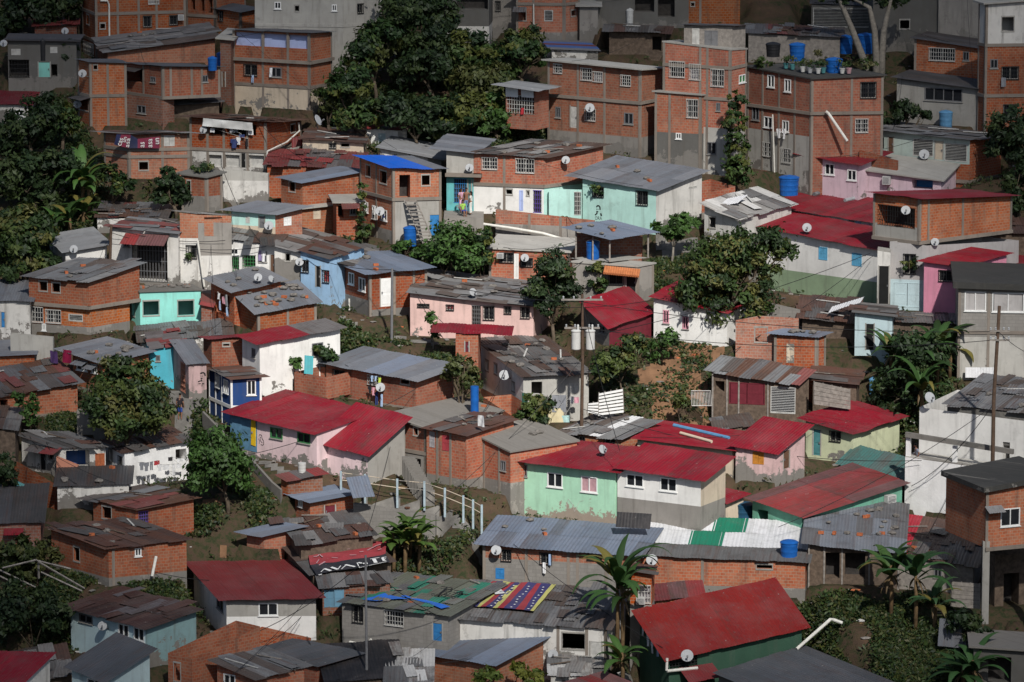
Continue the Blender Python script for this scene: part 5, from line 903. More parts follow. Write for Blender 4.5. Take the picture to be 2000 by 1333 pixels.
for lab, u, vb, bl, pal in [
    ('dark tree under the mint panel house at the left', 60, 300, [(55, 245, 45, 50), (95, 225, 32, 40), (20, 270, 34, 40)], 'dark'),
    ('dark tree beside the corner brick house at the wood edge', 118, 285, [(118, 235, 30, 45), (140, 250, 20, 30)], 'forest'),
    ('dense tree in the middle of the left wood', 70, 400, [(60, 340, 50, 48), (110, 330, 40, 40), (20, 350, 40, 45)], 'dark'),
    ('bushy tree behind the banana plant at the left', 115, 400, [(110, 375, 34, 36), (85, 395, 34, 30)], 'dark'),
    ('mango tree above the whitewashed shed at the left border', 45, 510, [(40, 450, 62, 48), (10, 480, 42, 45), (80, 470, 34, 40)], 'mango'),
    ('round mango tree beside the small white shed', 75, 545, [(55, 510, 44, 32), (95, 515, 24, 30), (15, 525, 30, 30)], 'mango'),
    ('tree standing between the far left houses', 128, 150, [(130, 105, 22, 26), (118, 125, 16, 18)], 'dark'),
    ('green bush below the tarp hung brick house', 345, 405, [(330, 355, 26, 30), (345, 380, 22, 28), (315, 385, 22, 18)], 'dark'),
    ('bush at the banana plants below the tarp house', 215, 375, [(215, 340, 22, 24), (240, 360, 28, 18)], 'forest')]:
    tree('wood_tree', lab, u, vb, bl, pal, group=W2, leaf=.38, dens=70)
W3 = 'far dark trees at the top left'
for i, (lab, u, bl) in enumerate([('far dark tree at the left end of the skyline', 15, [(10, 45, 40, 30), (40, 15, 40, 34)]), ('far dark tree in the middle of the skyline', 80, [(80, 20, 40, 36)]), ('far dark tree beside the tall brick block', 135, [(130, 12, 34, 30)])]):
    tree('wood_tree', lab, u, 60-i*4, bl, 'dark', group=W3, leaf=.42, dens=55)
TR = [('tree', 'big dark mango tree in front of the wide grey roof at the left', 245, 870, [(250, 745, 58, 45), (215, 790, 52, 42), (290, 785, 54, 48), (250, 815, 70, 40), (235, 715, 34, 22)], 'mango'),
 ('tree', 'round dense mango tree beside the washing line', 447, 985, [(425, 890, 58, 56), (405, 925, 44, 36), (452, 915, 42, 42)], 'bright'),
 ('tree', 'big spreading tree in front of the long white house', 1405, 655, [(1420, 505, 62, 50), (1380, 560, 62, 52), (1470, 520, 48, 48), (1440, 590, 66, 44), (1500, 480, 34, 34), (1350, 580, 36, 36), (1535, 490, 24, 20), (1470, 470, 40, 26)], 'mango'),
 ('tree', 'grey green tree between slab roof and long pink house', 1080, 635, [(1085, 530, 42, 40), (1065, 570, 38, 38), (1100, 575, 34, 36), (1060, 600, 20, 20)], 'dark'),
 ('tree', 'thin tree beside the tall blue cylinder tank', 905, 785, [(905, 715, 32, 20), (885, 730, 22, 20), (918, 745, 26, 22)], 'olive'),
 ('bush', 'large round bush at the foot of the outside stair', 885, 535, [(880, 480, 48, 38), (905, 500, 40, 30), (860, 505, 30, 26)], 'bright'),
 ('bush', 'smaller bush right of the round bush below the terrace', 940, 530, [(935, 490, 26, 36), (948, 465, 18, 22)], 'forest'),
 ('bush', 'spiky light bush beside the tilted red roofed shack', 1290, 700, [(1296, 672, 26, 32)], 'bright'),
 ('bush', 'large bush on the dirt slope below the tilted red roof', 1215, 765, [(1200, 705, 40, 32), (1240, 672, 28, 26), (1180, 718, 30, 26)], 'mango'),
 ('bush', 'flowering bush in front of the ruined white house', 1050, 845, [(1048, 795, 32, 28), (1030, 815, 24, 20), (1060, 820, 20, 18)], 'mango'),
 ('bush', 'creeper bush beside the tiled canopy house', 1165, 575, [(1165, 530, 17, 22), (1168, 555, 17, 18)], 'forest'),
 ('bush', 'small bush at the base of the concrete wall with blue barrel', 800, 500, [(790, 485, 24, 16), (815, 495, 16, 12)], 'bright'),
 ('tree', 'bare branched leafy tree over the lilac house at the right', 1770, 245, [(1770, 215, 24, 22), (1745, 228, 28, 16), (1800, 228, 18, 14)], 'dark'),
 ('tree', 'dark tree at the right edge beside the louvred house', 1975, 340, [(1970, 250, 42, 42), (1985, 300, 36, 40), (1950, 290, 24, 30)], 'dark'),
 ('tree', 'dark mass of leaves at the right border below the louvred house', 1990, 400, [(1990, 350, 34, 36), (1985, 395, 26, 28)], 'dark'),
 ('bush', 'leafy bush top rising at the bottom edge before the brick house', 1000, 1345, [(1015, 1310, 36, 24), (960, 1322, 30, 16), (1045, 1325, 22, 16)], 'yellow'),
 ('bush', 'bush growing left of the dark green house', 75, 1120, [(40, 1075, 44, 36), (85, 1090, 34, 34), (30, 1110, 40, 26)], 'olive'),
 ('bush', 'dark undergrowth bush at the left border by the aqua house', 70, 1230, [(50, 1180, 56, 44), (105, 1195, 32, 40), (20, 1215, 40, 30)], 'dark'),
 ('bush', 'dark bush behind the dark roof at the left border', 10, 960, [(8, 915, 24, 34), (15, 940, 20, 22)], 'dark'),
 ('bush', 'small rubber plant beside the cream white house', 572, 735, [(575, 711, 16, 13)], 'bright'),
 ('bush', 'bush beside the alley stair at the cream white house door', 635, 720, [(632, 690, 22, 17), (645, 705, 14, 12)], 'forest'),
 ('bush', 'green bush on the slope under the stilt house', 1890, 1265, [(1880, 1215, 34, 24), (1905, 1235, 28, 20)], 'dark'),
 ('bush', 'lone bush on the dirt slope beside the picket gate', 1330, 805, [(1330, 788, 16, 20)], 'forest')]
for nm, lab, u, vb, bl, pal in TR:
    tree(nm, lab, u, vb, bl, pal, cat=nm, leaf=.32, dens=95, tr=.16 if nm == 'tree' else .07)
tree('papaya_tree', 'umbrella shaped papaya tree with two crowns by the roofless brick yard', 1310, 500, [(1298, 447, 26, 15), (1318, 455, 26, 18), (1342, 430, 24, 16), (1330, 440, 24, 14)], 'bright', trunk='barkpale', tr=.1, leaf=.42, dens=60, gap=.5)
tree('papaya_tree', 'slender papaya tree growing in front of the long pink house', 845, 665, [(842, 622, 16, 10), (848, 650, 9, 14)], 'bright', trunk='barkpale', tr=.05, leaf=.3, dens=60)
tree('creeper', 'green creeper covering the corner of the tall plaster house', 1440, 368, [(1440, 205, 20, 26), (1436, 240, 24, 30), (1442, 280, 26, 34), (1445, 320, 26, 34), (1440, 350, 24, 20)], 'forest', cat='creeper', dens=50, tr=.05)
tree('creeper', 'leafy creeper hanging on the brick annex wall', 706, 470, [(706, 380, 6, 26), (707, 420, 8, 28), (710, 455, 16, 18)], 'forest', cat='creeper', dens=60, tr=.03)
tree('creeper', 'creeper climbing the brick wall at the left border', 62, 830, [(35, 782, 12, 18), (50, 805, 12, 16), (68, 790, 8, 26), (60, 822, 14, 12)], 'bright', cat='creeper', dens=60, tr=.03, back=-.2)
banana('big banana plant in front of the woods at the left', [(160, 405, 332, 12, 2.3), (172, 410, 350, 9, 1.8)], col=(.045, .095, .022))
banana('low banana plants beside the red patched roof', [(110, 440, 425, 9, 1.4), (135, 445, 412, 8, 1.5), (162, 425, 402, 7, 1.4)])
banana('bushy banana clump on the slope below the railing', [(790, 1058, 1036, 11, 1.5), (818, 1060, 1040, 10, 1.4), (768, 1056, 1042, 9, 1.3), (800, 1046, 1022, 9, 1.4)], col=(.055, .10, .02))
banana('tall banana plant with long arching leaves beside the caged window', [(1205, 1255, 1115, 12, 2.9), (1215, 1260, 1150, 9, 2.2)], col=(.035, .08, .022))
banana('young banana plant on the alley floor by the dark green house', [(1215, 1318, 1275, 8, 1.7)])
banana('banana plants in the dark gully beside the grey slab house', [(1790, 760, 690, 11, 2.4), (1830, 740, 665, 11, 2.4), (1760, 740, 690, 9, 2.1), (1855, 720, 660, 9, 2.2), (1800, 800, 745, 9, 2.2), (1740, 720, 680, 8, 1.8)], col=(.03, .065, .018))
banana('banana plant with yellowed leaves below the red striped roof', [(1740, 1190, 1105, 10, 2.5)], col=(.04, .08, .02))
banana('banana plant with thin dry stem before the board shack', [(1788, 1215, 1110, 9, 2.3)], col=(.03, .075, .025))
banana('small banana plant beside the board fence at the right', [(1825, 1215, 1165, 8, 1.7)], col=(.035, .08, .03))
banana('banana plants at the lower right corner', [(1900, 1345, 1290, 10, 2.0), (1880, 1340, 1300, 9, 1.8)], col=(.03, .07, .022))
tree('bush', 'dark leaf mass filling the gully behind the pale green house', 1800, 770, [(1780, 690, 44, 40), (1830, 690, 36, 44), (1760, 740, 44, 40), (1740, 780, 40, 36), (1800, 760, 30, 36)], 'dark', cat='bush', dens=44)
for lab, pts, vb in [('left bare grey trunk rising from the roof garden', [(1690, 125), (1665, 60), (1640, 0), (1630, -40)], 125), ('forked bare grey trunk behind the roof garden', [(1712, 118), (1708, 60), (1698, 15), (1680, 5), (1660, -5)], 118), ('right bare grey trunk leaning outward', [(1722, 112), (1726, 60), (1735, 20), (1745, -30)], 112)]:
    y = gp(1700, 330)[1]-.0 if 0 else HS['rustshed'].X0[1]-1.2; pp = [aty(u, v, y) for u, v in pts]; root = empty('bare_tree', pp[0], lab, 'tree', 'bare trees at the top right'); mb = MB(); p0 = pp[0].copy(); p0[2] -= 3
    mb.tube([p0]+pp, [.3]+[.27-.05*i for i in range(len(pp))], 'barkpale', 8); mb.build('trunk', root, True); B_ = [(aty(pts[-1][0]-40+30*k, -14+NR.randint(-6, 22), y+.3), np.array([1.0, .8, .55])) for k in range(3)]
    P, Nn, L, C = crown_points(B_, GREENS['dark'], .34, 30, .6); leafmesh('crown', P, Nn, L, L*.5, C, root)
# ground cover
def scatter(polys, n, hmax, pal, size):
    PT, CC = [], []
    for poly, w in polys:
        us, vs_ = [p[0] for p in poly], [p[1] for p in poly]; k = int(n*w); u = NR.uniform(min(us), max(us), k*2); v = NR.uniform(min(vs_), max(vs_), k*2); m = inpoly(u, v, poly)
        for a, b in zip(u[m], v[m]):
            p = gp(a, b)
            if vnoise(np.array(p[0]), np.array(p[1]), 1.7, 9) < -.25: continue
            if housed(p[0], p[1]): continue
            z = T(p[0], p[1]); c = np.array(pal[NR.randint(len(pal))]); h = hmax*(1. if w > 1200 else .55)*NR.uniform(.3, 1)*(1+.6*float(vnoise(np.array(p[0]), np.array(p[1]), 2.3, 4)))
            for q in range(7): PT.append((p[0]+NR.randn()*.22, p[1]+NR.randn()*.22, z+h*NR.rand())); CC.append(c*NR.uniform(.65, 1.4))
    PT, CC = np.array(PT), np.array(CC); nn = NR.randn(len(PT), 3)*.6+np.array([0, -.4, .7]); nn /= np.linalg.norm(nn, axis=1, keepdims=True); L = NR.uniform(.7, 1.3, len(PT))*size; return PT, nn, L, CC
GC = [([(620, 150), (1060, 150), (1060, 250), (990, 285), (830, 285), (640, 245)], 1500), ([(0, 190), (150, 200), (200, 330), (240, 400), (190, 460), (0, 560)], 1500), ([(640, 590), (720, 640), (790, 650), (900, 670), (900, 705), (700, 680), (660, 650)], 500), ([(370, 960), (460, 930), (560, 950), (560, 1040), (470, 1050), (380, 1040), (350, 1060)], 300), ([(750, 1000), (920, 1010), (900, 1060), (800, 1110), (760, 1110)], 110), ([(1180, 640), (1430, 660), (1400, 830), (1250, 830), (1180, 760)], 130), ([(1550, 1140), (1850, 1150), (1930, 1200), (1930, 1340), (1740, 1340), (1560, 1250)], 1500), ([(0, 1050), (120, 1060), (300, 1120), (380, 1080), (380, 1180), (140, 1190), (130, 1260), (0, 1240)], 1100), ([(830, 440), (960, 440), (960, 560), (830, 540)], 300), ([(560, 450), (720, 445), (720, 480), (590, 490)], 60), ([(1750, 600), (1880, 640), (1870, 740), (1760, 830), (1700, 780)], 500), ([(100, 780), (160, 800), (150, 830), (100, 830)], 120), ([(1230, 500), (1420, 470), (1330, 560), (1260, 570)], 200), ([(1700, 230), (1810, 215), (1800, 250), (1700, 255)], 150), ([(290, 330), (350, 340), (350, 410), (280, 400)], 200), ([(380, 770), (420, 780), (400, 830), (370, 820)], 60)]
P, Nn, L, C = scatter([(p, k) for p, k in GC], 5., .45, GREENS['forest']+GREENS['grass'], .27); C = C*.85; tag(leafmesh('undergrowth', P, Nn, L, L*.5, C), 'low green undergrowth and weeds covering the slopes between the houses', 'undergrowth', None, 'stuff')

# rubble and litter lying about, and weeds in every leftover strip
mbr = MB(); cols_ = ['stone', 'claybrick', 'woodgrey', 'whitedull', 'concrete', 'dryleaf', 'stone', 'concretedark', 'rustbar']; PT, CC = [], []
for i in range(9000):
    u, v = NR.uniform(0, 2000), NR.uniform(40, 1333); p = gp(u, v)
    if housed(p[0], p[1]): continue
    z = T(p[0], p[1])
    if vnoise(np.array(p[0]), np.array(p[1]), 2.4, 31) > .02:
        if i % 3 == 0: s_ = NR.uniform(.05, .2); mbr.blob((p[0], p[1], z+s_*.25), (s_*NR.uniform(.8, 2.2), s_, s_*.5), cols_[NR.randint(len(cols_))], i, .35)
    else:
        c = np.array(GREENS['grass'][NR.randint(4)])*.8
        for q in range(6): PT.append((p[0]+NR.randn()*.2, p[1]+NR.randn()*.2, z+.35*NR.rand())); CC.append(c*NR.uniform(.6, 1.3))
tag(mbr.build('rubble'), 'rubble, litter and broken boards strewn between the houses', None, None, 'stuff')
PT, CC = np.array(PT), np.array(CC); nn = NR.randn(len(PT), 3)*.6+np.array([0, -.4, .7]); nn /= np.linalg.norm(nn, axis=1, keepdims=True); L = NR.uniform(.6, 1.3, len(PT))*.3; tag(leafmesh('weeds', PT, nn, L, L*.4, CC), 'tufts of weeds in the strips between walls and paths', None, None, 'stuff')
# wood growing on round the settlement, seen as one mass from the side
bl_ = []
for i in range(150):
    k = i % 3; x, y = (NR.uniform(-85, -40), NR.uniform(-55, 62)) if k == 0 else (NR.uniform(40, 85), NR.uniform(-55, 62)) if k == 1 else (NR.uniform(-45, 45), NR.uniform(49, 66))
    r_ = NR.uniform(1.8, 3.6); bl_.append((np.array([x, y, T(x, y)+r_*.55]), np.array([r_, r_, r_*.85])))
P, Nn, L, C = crown_points(bl_, GREENS['dark']+GREENS['forest'], .6, 16, .2); tag(leafmesh('surrounding_wood', P, Nn, L, L*.6, C), 'green wood growing all round the houses beyond the last roofs', 'wood', None, 'stuff')
# ------------------------------------------------------------------ things on, at and between the houses
def surf(h, pl, u, v, q=0.):
    return h.onA(u, v, q) if pl == 'A' else h.onB(u, v, q) if pl == 'B' else h.onR(u, v, q)
def child(mb, name, root, smooth=False): return mb.build(name, root, smooth)
# stones and bricks weighing down the roofs
NS = 0
for h, n in STONES:
    rr = random.Random(hash(h.key) % 999 if 0 else sum(map(ord, h.key)))
    proto = None
    for k in range(n):
        s, t = rr.uniform(.3, h.LA-.3), rr.uniform(.2, h.LB-.2); p = h.RP(s, t, .16); mb = MB(); a = rr.uniform(0, 3.1)
        if rr.random() < .3:
            ex, ey = np.array([math.cos(a), math.sin(a), 0])*.34, np.array([-math.sin(a), math.cos(a), 0])*.2; mb.obox(p-ex/2-ey/2-np.array([0, 0, .1]), ex, ey, (0, 0, .16), 'claybrick')
            mb.box(p[0]-.03, p[0]+.03, p[1]-.03, p[1]+.03, p[2]+.04, p[2]+.075, 'claybrick'); o = mb.build('clay_brick'); tag(o, f'loose clay brick weighing down the {h.d}', 'brick', f'clay bricks on the {h.d}')
        else:
            sz = rr.uniform(.13, .24); mb.blob(p, (sz*1.2, sz, sz*.62), 'stone', rr.randint(0, 999), .22, 2); o = mb.build('roof_stone'); tag(o, f'rough grey stone weighing down the {h.d}', 'stone', f'stones on the {h.d}')
rr = random.Random(77)
for h in list(HS.values()):
    if h.roofkind in ('old', 'mix', 'rust', 'greyold', 'redold', 'whiteold', 'greenmix') and h.LA > 2.5 and h.LB > 2:
        for k in range(2):
            s, t, a = rr.uniform(.6, h.LA-.6), rr.uniform(.5, h.LB-.5), rr.uniform(-.6, .6); L_ = rr.uniform(.9, 2.0); d1 = (h.dA*math.cos(a)+h.dB*math.sin(a)); p0, p1 = h.RP(s, t, .17), h.RP(min(h.LA, max(0, s+L_*math.cos(a))), min(h.LB, max(0, t+L_*math.sin(a))), .17); mb = MB(); w_ = np.cross((p1-p0)/np.linalg.norm(p1-p0), (0, 0, 1.))*.1; mb.obox(p0, p1-p0, w_, (0, 0, .04), rr.choice(('woodgrey', 'wood', 'whitedull'))); tag(mb.build('loose_plank'), f'loose plank on the {chr(32).join(h.d.split()[:12])}', 'plank', f'planks on the {h.d}')
# satellite dishes
def dish(u, v, r, key, pl, label, logo=True, tilt=0.):
    h = HS[key]; off = .45
    if pl == 'R': foot = surf(h, 'R', u, v+r*1.5); c = aty(u, v, foot[1]-.12)
    else: c = surf(h, pl, u, v, off); n = h.nA if pl == 'A' else h.nB; foot = c-n*off-np.array([0, 0, .25])
    s = np.linalg.norm(c-CAM)/FPX; Rr = r*s; az = tilt; z = np.array([math.sin(az)*.85, -math.cos(az)*.85, .42]); z /= np.linalg.norm(z); x = np.cross((0, 0, 1.), z); x = x/np.linalg.norm(x); y = np.cross(z, x); M = np.stack([x, y, z], 1)
    root = empty('satellite_dish', foot, label, 'satellite dish'); mb = MB(); prof = [(Rr*k/6, .16*Rr*((k/6)**2)) for k in range(7)]; vs, fs = [c-z*.03], []
    for i, (a, b) in enumerate(prof[1:]):
        for k in range(20): w_ = 2*math.pi*k/20; vs.append(c+M@np.array([a*math.cos(w_), a*math.sin(w_), b-.03]))
    for k in range(20): fs.append((0, 1+k, 1+(k+1) % 20))
    for i in range(5):
        for k in range(20): a = 1+i*20; fs.append((a+k, a+20+k, a+20+(k+1) % 20, a+(k+1) % 20))
    mb.add(vs, fs, 'dishgrey'); mb.lathe(c-z*.05, [(Rr, .16*Rr), (Rr*1.03, .16*Rr+.01), (Rr, .16*Rr+.03)], 'dishgrey', 20, M); mb.build('reflector', root)
    mb = MB(); mb.tube([foot, (foot+c)/2-z*.1, c-z*.06], .03, 'irongrey', 6); mb.build('mount', root)
    mb = MB(); e = c-y*Rr*.35+z*Rr*.85; mb.tube([c-y*Rr*.95, e], .022, 'irongrey', 5); mb.build('arm', root); mb = MB(); mb.obox(e-x*.05-y*.05, x*.1, y*.1, z*.12, 'irongrey'); mb.build('receiver', root)
    if logo:
        mb = MB(); q = lambda a, b: c+x*Rr*a+y*Rr*b+z*(.16*Rr*(a*a+b*b)-.005)
        mb.poly([q(-.42, .22), q(-.1, .22), q(.06, .38), q(.06, .52), q(-.1, .62), q(-.42, .62)], 'ironblack'); mb.poly([q(.16, .2), q(.34, .2), q(.42, .62), q(.32, .62), q(.3, .36)], 'ironblack'); mb.build('emblem', root)
    return root
for a in [(7, 85, 7, 'farleft', 'A', 'grey satellite dish at the far left of the dark house with mint panel'), (127, 61, 7, 'farbrick', 'A', 'satellite dish on the low brick house under the forest edge'), (161, 144, 8, 'corner', 'A', 'satellite dish high on the brick house at the wood edge'), (151, 204, 8, 'corner', 'A', 'lower satellite dish on the brick house at the wood edge'),
          (397, 254, 7, 'laundry', 'A', 'satellite dish beside the white awning of the laundry balcony'), (621, 235, 11, 'laundry', 'R', 'large tilted grey satellite dish at the rusty roof end', False, 1.2), (917, 328, 8, 'longgrille', 'A', 'satellite dish at the left end of the brick storey with bay grilles'), (1152, 211, 9, 'twostorey', 'A', 'satellite dish in front of a window of the large two storey brick house'),
          (1105, 313, 8, 'longgrille', 'B', 'satellite dish on the right side wall of the brick storey with bay grilles'), (1805, 302, 10, 'mintroof', 'A', 'grey satellite dish between the louvred windows'), (667, 399, 9, 'bandright', 'A', 'satellite dish beside the boarded beige window'), (525, 441, 9, 'mintup', 'A', 'satellite dish on the cream balcony parapet'), (742, 413, 9, 'bluetop', 'A', 'satellite dish under the bright blue roofed house'),
          (585, 512, 8, 'peeling', 'A', 'satellite dish on the peeling wall beside the pale blue house'), (144, 487, 8, 'tilewhite', 'A', 'white satellite dish on the grey panelled shed'), (504, 542, 8, 'stoneback', 'R', 'left of two satellite dishes on the grey roof above the stones'), (530, 545, 7, 'stoneback', 'R', 'tilted right one of two satellite dishes on the grey roof above the stones', False, .8), (1025, 504, 8, 'slablow', 'A', 'white satellite dish on the house with pale slab roof'),
          (924, 571, 8, 'pinkhouse', 'R', 'white satellite dish lying on the roof of the long pink house', False, .6), (1576, 445, 9, 'longred', 'R', 'grey satellite dish on the red roof of the long white house', False), (1769, 411, 9, 'overhang', 'A', 'satellite dish on the barred balcony of the overhanging brick storey'), (1826, 473, 8, 'overhang', 'B', 'satellite dish under the right brick wall above the pink house'), (203, 836, 8, 'rustwhite', 'R', 'satellite dish standing on the rusty roof corner of the white house'),
          (743, 757, 9, 'brickgrey', 'A', 'satellite dish beside the hanging washing on brick'), (985, 733, 10, 'ruin', 'A', 'grey satellite dish on the side of the ruined white house', False), (1177, 878, 9, 'mintgreen', 'R', 'white oval satellite dish on the red roof below black grilles', False, .7), (1816, 777, 11, 'bigwhiteup', 'A', 'pale satellite dish on the corner of the big white house', False, .5), (969, 1075, 10, 'longbrick', 'A', 'satellite dish at the left window of the long brick house'),
          (1273, 1094, 11, 'whitegreen', 'A', 'satellite dish on the long brick house below white corrugated sheets'), (1080, 1279, 10, 'flaghouse', 'A', 'satellite dish on the stained white house with metal door'), (1342, 1281, 12, 'hugered', 'B', 'satellite dish under the eave of the huge red roof'), (200, 1223, 9, 'aquahouse', 'A', 'grey satellite dish on the pale aqua house'), (1678, 713, 8, 'rustmid', 'A', 'dark satellite dish on the weedy terrace left of the banana gully', False)]:
    dish(*a)
# water tanks and drums
def tank(u, vb, ru, hv, label, mat='tankblue', y=None, h=None, kind='water_tank', lid=True, taper=.92):
    p = surf(h, 'R', u, vb) if h else (aty(u, vb, y) if y is not None else G(u, vb)); s = np.linalg.norm(p-CAM)/FPX; r, H_ = ru*s, hv*s
    root = empty(kind, p, label, 'water tank' if kind == 'water_tank' else 'barrel'); mb = MB(); prof = [(r*taper, -.25), (r*taper, 0)]+[(r*(taper+(1-taper)*k/8)*(1.03 if k % 3 == 1 else 1), H_*k/8) for k in range(1, 9)]; mb.lathe(p, prof, mat, 24); mb.build('body', root, False)
    if lid: mb = MB(); mb.lathe(p+np.array([0, 0, H_]), [(r*1.07, 0), (r*1.07, .06), (r*.8, .14), (r*.25, .2), (.05, .22)], mat, 24); mb.build('lid', root)
    return root
yb = lambda k, q=.0: HS[k].X0[1]+q
for a in [(415, 131, 9, 15, 'left of two blue water tubs beside the blue balcony house', 'tankblue', None, HS['bent']), (432, 122, 9, 15, 'right higher blue water tub beside the blue balcony house', 'tankblue', None, HS['bent']), (84, 112, 5, 30, 'tall black water tank on the dark house at the far left', 'tankblack', None, HS['farleft']), (1557, 112, 15, 23, 'blue water tank at the left of the roof garden', 'tankblue', None, HS['curved']), (1629, 142, 16, 24, 'blue water tub among flower pots at the roof edge', 'tankblue', None, HS['curved']), (1652, 98, 13, 24, 'left of two blue tanks behind the bare trunks', 'tankblue', yb('rustshed', .5), None), (1690, 98, 15, 28, 'right larger blue tank behind the bare trunks', 'tankblue', yb('rustshed', .6), None), (1847, 247, 13, 26, 'pale blue tank on the roof of the louvred house', 'tankpale', None, HS['mintroof']), (1541, 374, 19, 26, 'wide blue water tank above the long red roofs', 'tankblue', yb('upperred', 4.5), None), (1158, 506, 13, 32, 'blue barrel tank under the open shelter', 'tankblue', yb('openshed', 1.2), None), (801, 473, 13, 26, 'blue water tank under the outside stair', 'tankblue', yb('bluetop', -.8), None), (1453, 1012, 19, 26, 'dark blue water tank beside the small room with red roof', 'tanknavy', yb('littlered', 1.2), None), (1541, 1092, 17, 32, 'blue water tank at the right end of the white corrugated roof', 'tankblue', yb('whitegreen', .9), None), (1705, 712, 7, 22, 'small blue drum on the weedy terrace', 'tankpale', None, None), (1510, 104, 14, 16, 'black tub on the roof garden', 'tankblack', None, HS['curved']), (1230, 42, 7, 20, 'white drum with black top on the cluttered terrace', 'plasticwhite', yb('terrace', -.1), None)]:
    tank(*a[:6], y=a[6], h=a[7])
tank(927, 809, 8, 55, 'tall blue ribbed cylinder standing on the flat yard roof', 'tankblue', h=HS['flatbrick'], kind='blue_barrel', lid=False, taper=1.); tank(590, 921, 8, 17, 'white plastic bucket on the tiny red roof', 'plasticwhite', h=HS['bucket'], kind='bucket', lid=False, taper=.9)
# laundry
def garment(p, dv, w, hgt, c, kind, label, group):
    mb = MB(); dv = np.array([dv[0], dv[1], 0.]); up = np.array([0, 0, 1.]); n = np.cross(dv, up); rs_ = rnd.uniform(0, 6)
    def strip(x0, x1, z0, z1, k=5):
        vs, fs = [], []
        for i in range(k+1):
            a = i/k
            for z in (z0, (z0+z1)/2, z1): vs.append(p+dv*w*(x0+(x1-x0)*a)+up*hgt*z+n*(.035*math.sin(a*7+rs_+z*2)))
        for i in range(k): fs += [(3*i, 3*i+3, 3*i+4, 3*i+1), (3*i+1, 3*i+4, 3*i+5, 3*i+2)]
        mb.add(vs, fs, 'fabric', (*c, 0))
    if kind == 'shirt': strip(-.32, .32, -1, 0); strip(-.5, -.31, -.45, -.02, 2); strip(.31, .5, -.45, -.02, 2)
    elif kind == 'trousers': strip(-.3, .3, -.35, 0); strip(-.3, -.03, -1, -.34, 3); strip(.03, .3, -1, -.34, 3)
    else: strip(-.5, .5, -1, 0, 7)
    o = mb.build({'shirt': 'hanging_shirt', 'trousers': 'hanging_trousers'}.get(kind, 'hanging_cloth')); tag(o, label, {'shirt': 'shirt', 'trousers': 'trousers'}.get(kind, 'cloth'), group); return o
def wash(key, pl, items, where, q=.3, line=True):
    h = HS[key]; dv = h.dA if pl == 'A' else h.dB; pts = []; cnt = {}
    for u, v, w, hh, c, kind in items: k = (c, kind); cnt[k] = cnt.get(k, 0)+1
    for i, (u, v, w, hh, c, kind) in enumerate(items):
        p = surf(h, pl, u, v, q) if not callable(q) else q(u, v); s = np.linalg.norm(p-CAM)/FPX; pts.append(p); cn, rgb = c
        garment(p, dv if pl != 'X' else np.array([1., .2, 0]), w*s*1.15, hh*s, rgb, kind, f'{cn} {"cloth" if kind == "cloth" else kind} hanging {where}', f'washing hanging {where}')
    if line and len(pts) > 1:
        mb = MB(); mb.tube([pts[0]-(pts[-1]-pts[0])*.1]+pts+[pts[-1]+(pts[-1]-pts[0])*.1], .015, 'whitedull', 4); tag(mb.build('clothes_line'), f'thin line holding the washing {where}', 'clothes line')
WH, NV, GY_, RD, PK, BK, LB, YL = ('white', (.72, .72, .72)), ('navy blue', (.03, .05, .16)), ('grey', (.22, .23, .25)), ('red', (.42, .03, .04)), ('pink', (.6, .3, .36)), ('black', (.02, .02, .025)), ('light blue', (.34, .45, .62)), ('yellow green', (.5, .62, .08))
wash('rustwhite', 'B', [(277, 903, 9, 16, GY_, 'shirt'), (286, 904, 9, 17, GY_, 'shirt'), (296, 902, 9, 17, GY_, 'trousers'), (306, 900, 10, 9, RD, 'cloth'), (312, 907, 9, 14, WH, 'shirt'), (324, 908, 13, 10, WH, 'cloth'), (339, 907, 9, 22, WH, 'trousers'), (349, 906, 9, 9, WH, 'cloth'), (333, 893, 8, 8, BK, 'cloth'), (353, 896, 14, 6, WH, 'cloth')], 'in front of the white house with rusty roof', 1.2)
wash('laundry', 'A', [(457, 272, 14, 18, NV, 'shirt'), (466, 268, 8, 15, WH, 'shirt'), (472, 263, 10, 6, NV, 'cloth'), (452, 250, 7, 9, WH, 'cloth'), (461, 250, 7, 9, GY_, 'cloth'), (490, 252, 9, 12, WH, 'cloth'), (415, 251, 8, 8, WH, 'cloth'), (482, 271, 4, 16, BK, 'cloth')], 'from the brick laundry balcony', .25)
wash('brickgrey', 'A', [(727, 734, 6, 12, LB, 'shirt'), (734, 735, 6, 10, LB, 'shirt'), (741, 738, 6, 10, YL, 'cloth'), (722, 755, 8, 14, BK, 'shirt'), (730, 757, 8, 16, PK, 'shirt'), (736, 765, 10, 35, NV, 'trousers'), (745, 770, 7, 28, LB, 'trousers')], 'from the window of the large grey roofed house', .35, False)
wash('upperred', 'A', [(1652, 428, 9, 14, WH, 'shirt'), (1663, 430, 9, 15, GY_, 'shirt'), (1676, 432, 11, 20, LB, 'shirt'), (1694, 437, 12, 16, PK, 'cloth')], 'below the eave of the upper red roof', .1)
wash('stoneback', 'A', [(427, 573, 8, 12, WH, 'cloth'), (430, 588, 8, 18, LB, 'trousers'), (437, 580, 8, 14, PK, 'cloth'), (443, 576, 7, 22, GY_, 'cloth'), (444, 600, 10, 18, LB, 'trousers')], 'at the porch of the grey roof with dishes', .35)
wash('curved', 'A', [(1521, 252, 10, 18, WH, 'shirt'), (1531, 252, 10, 20, WH, 'shirt')], 'under the windows of the curved brick house', .3)
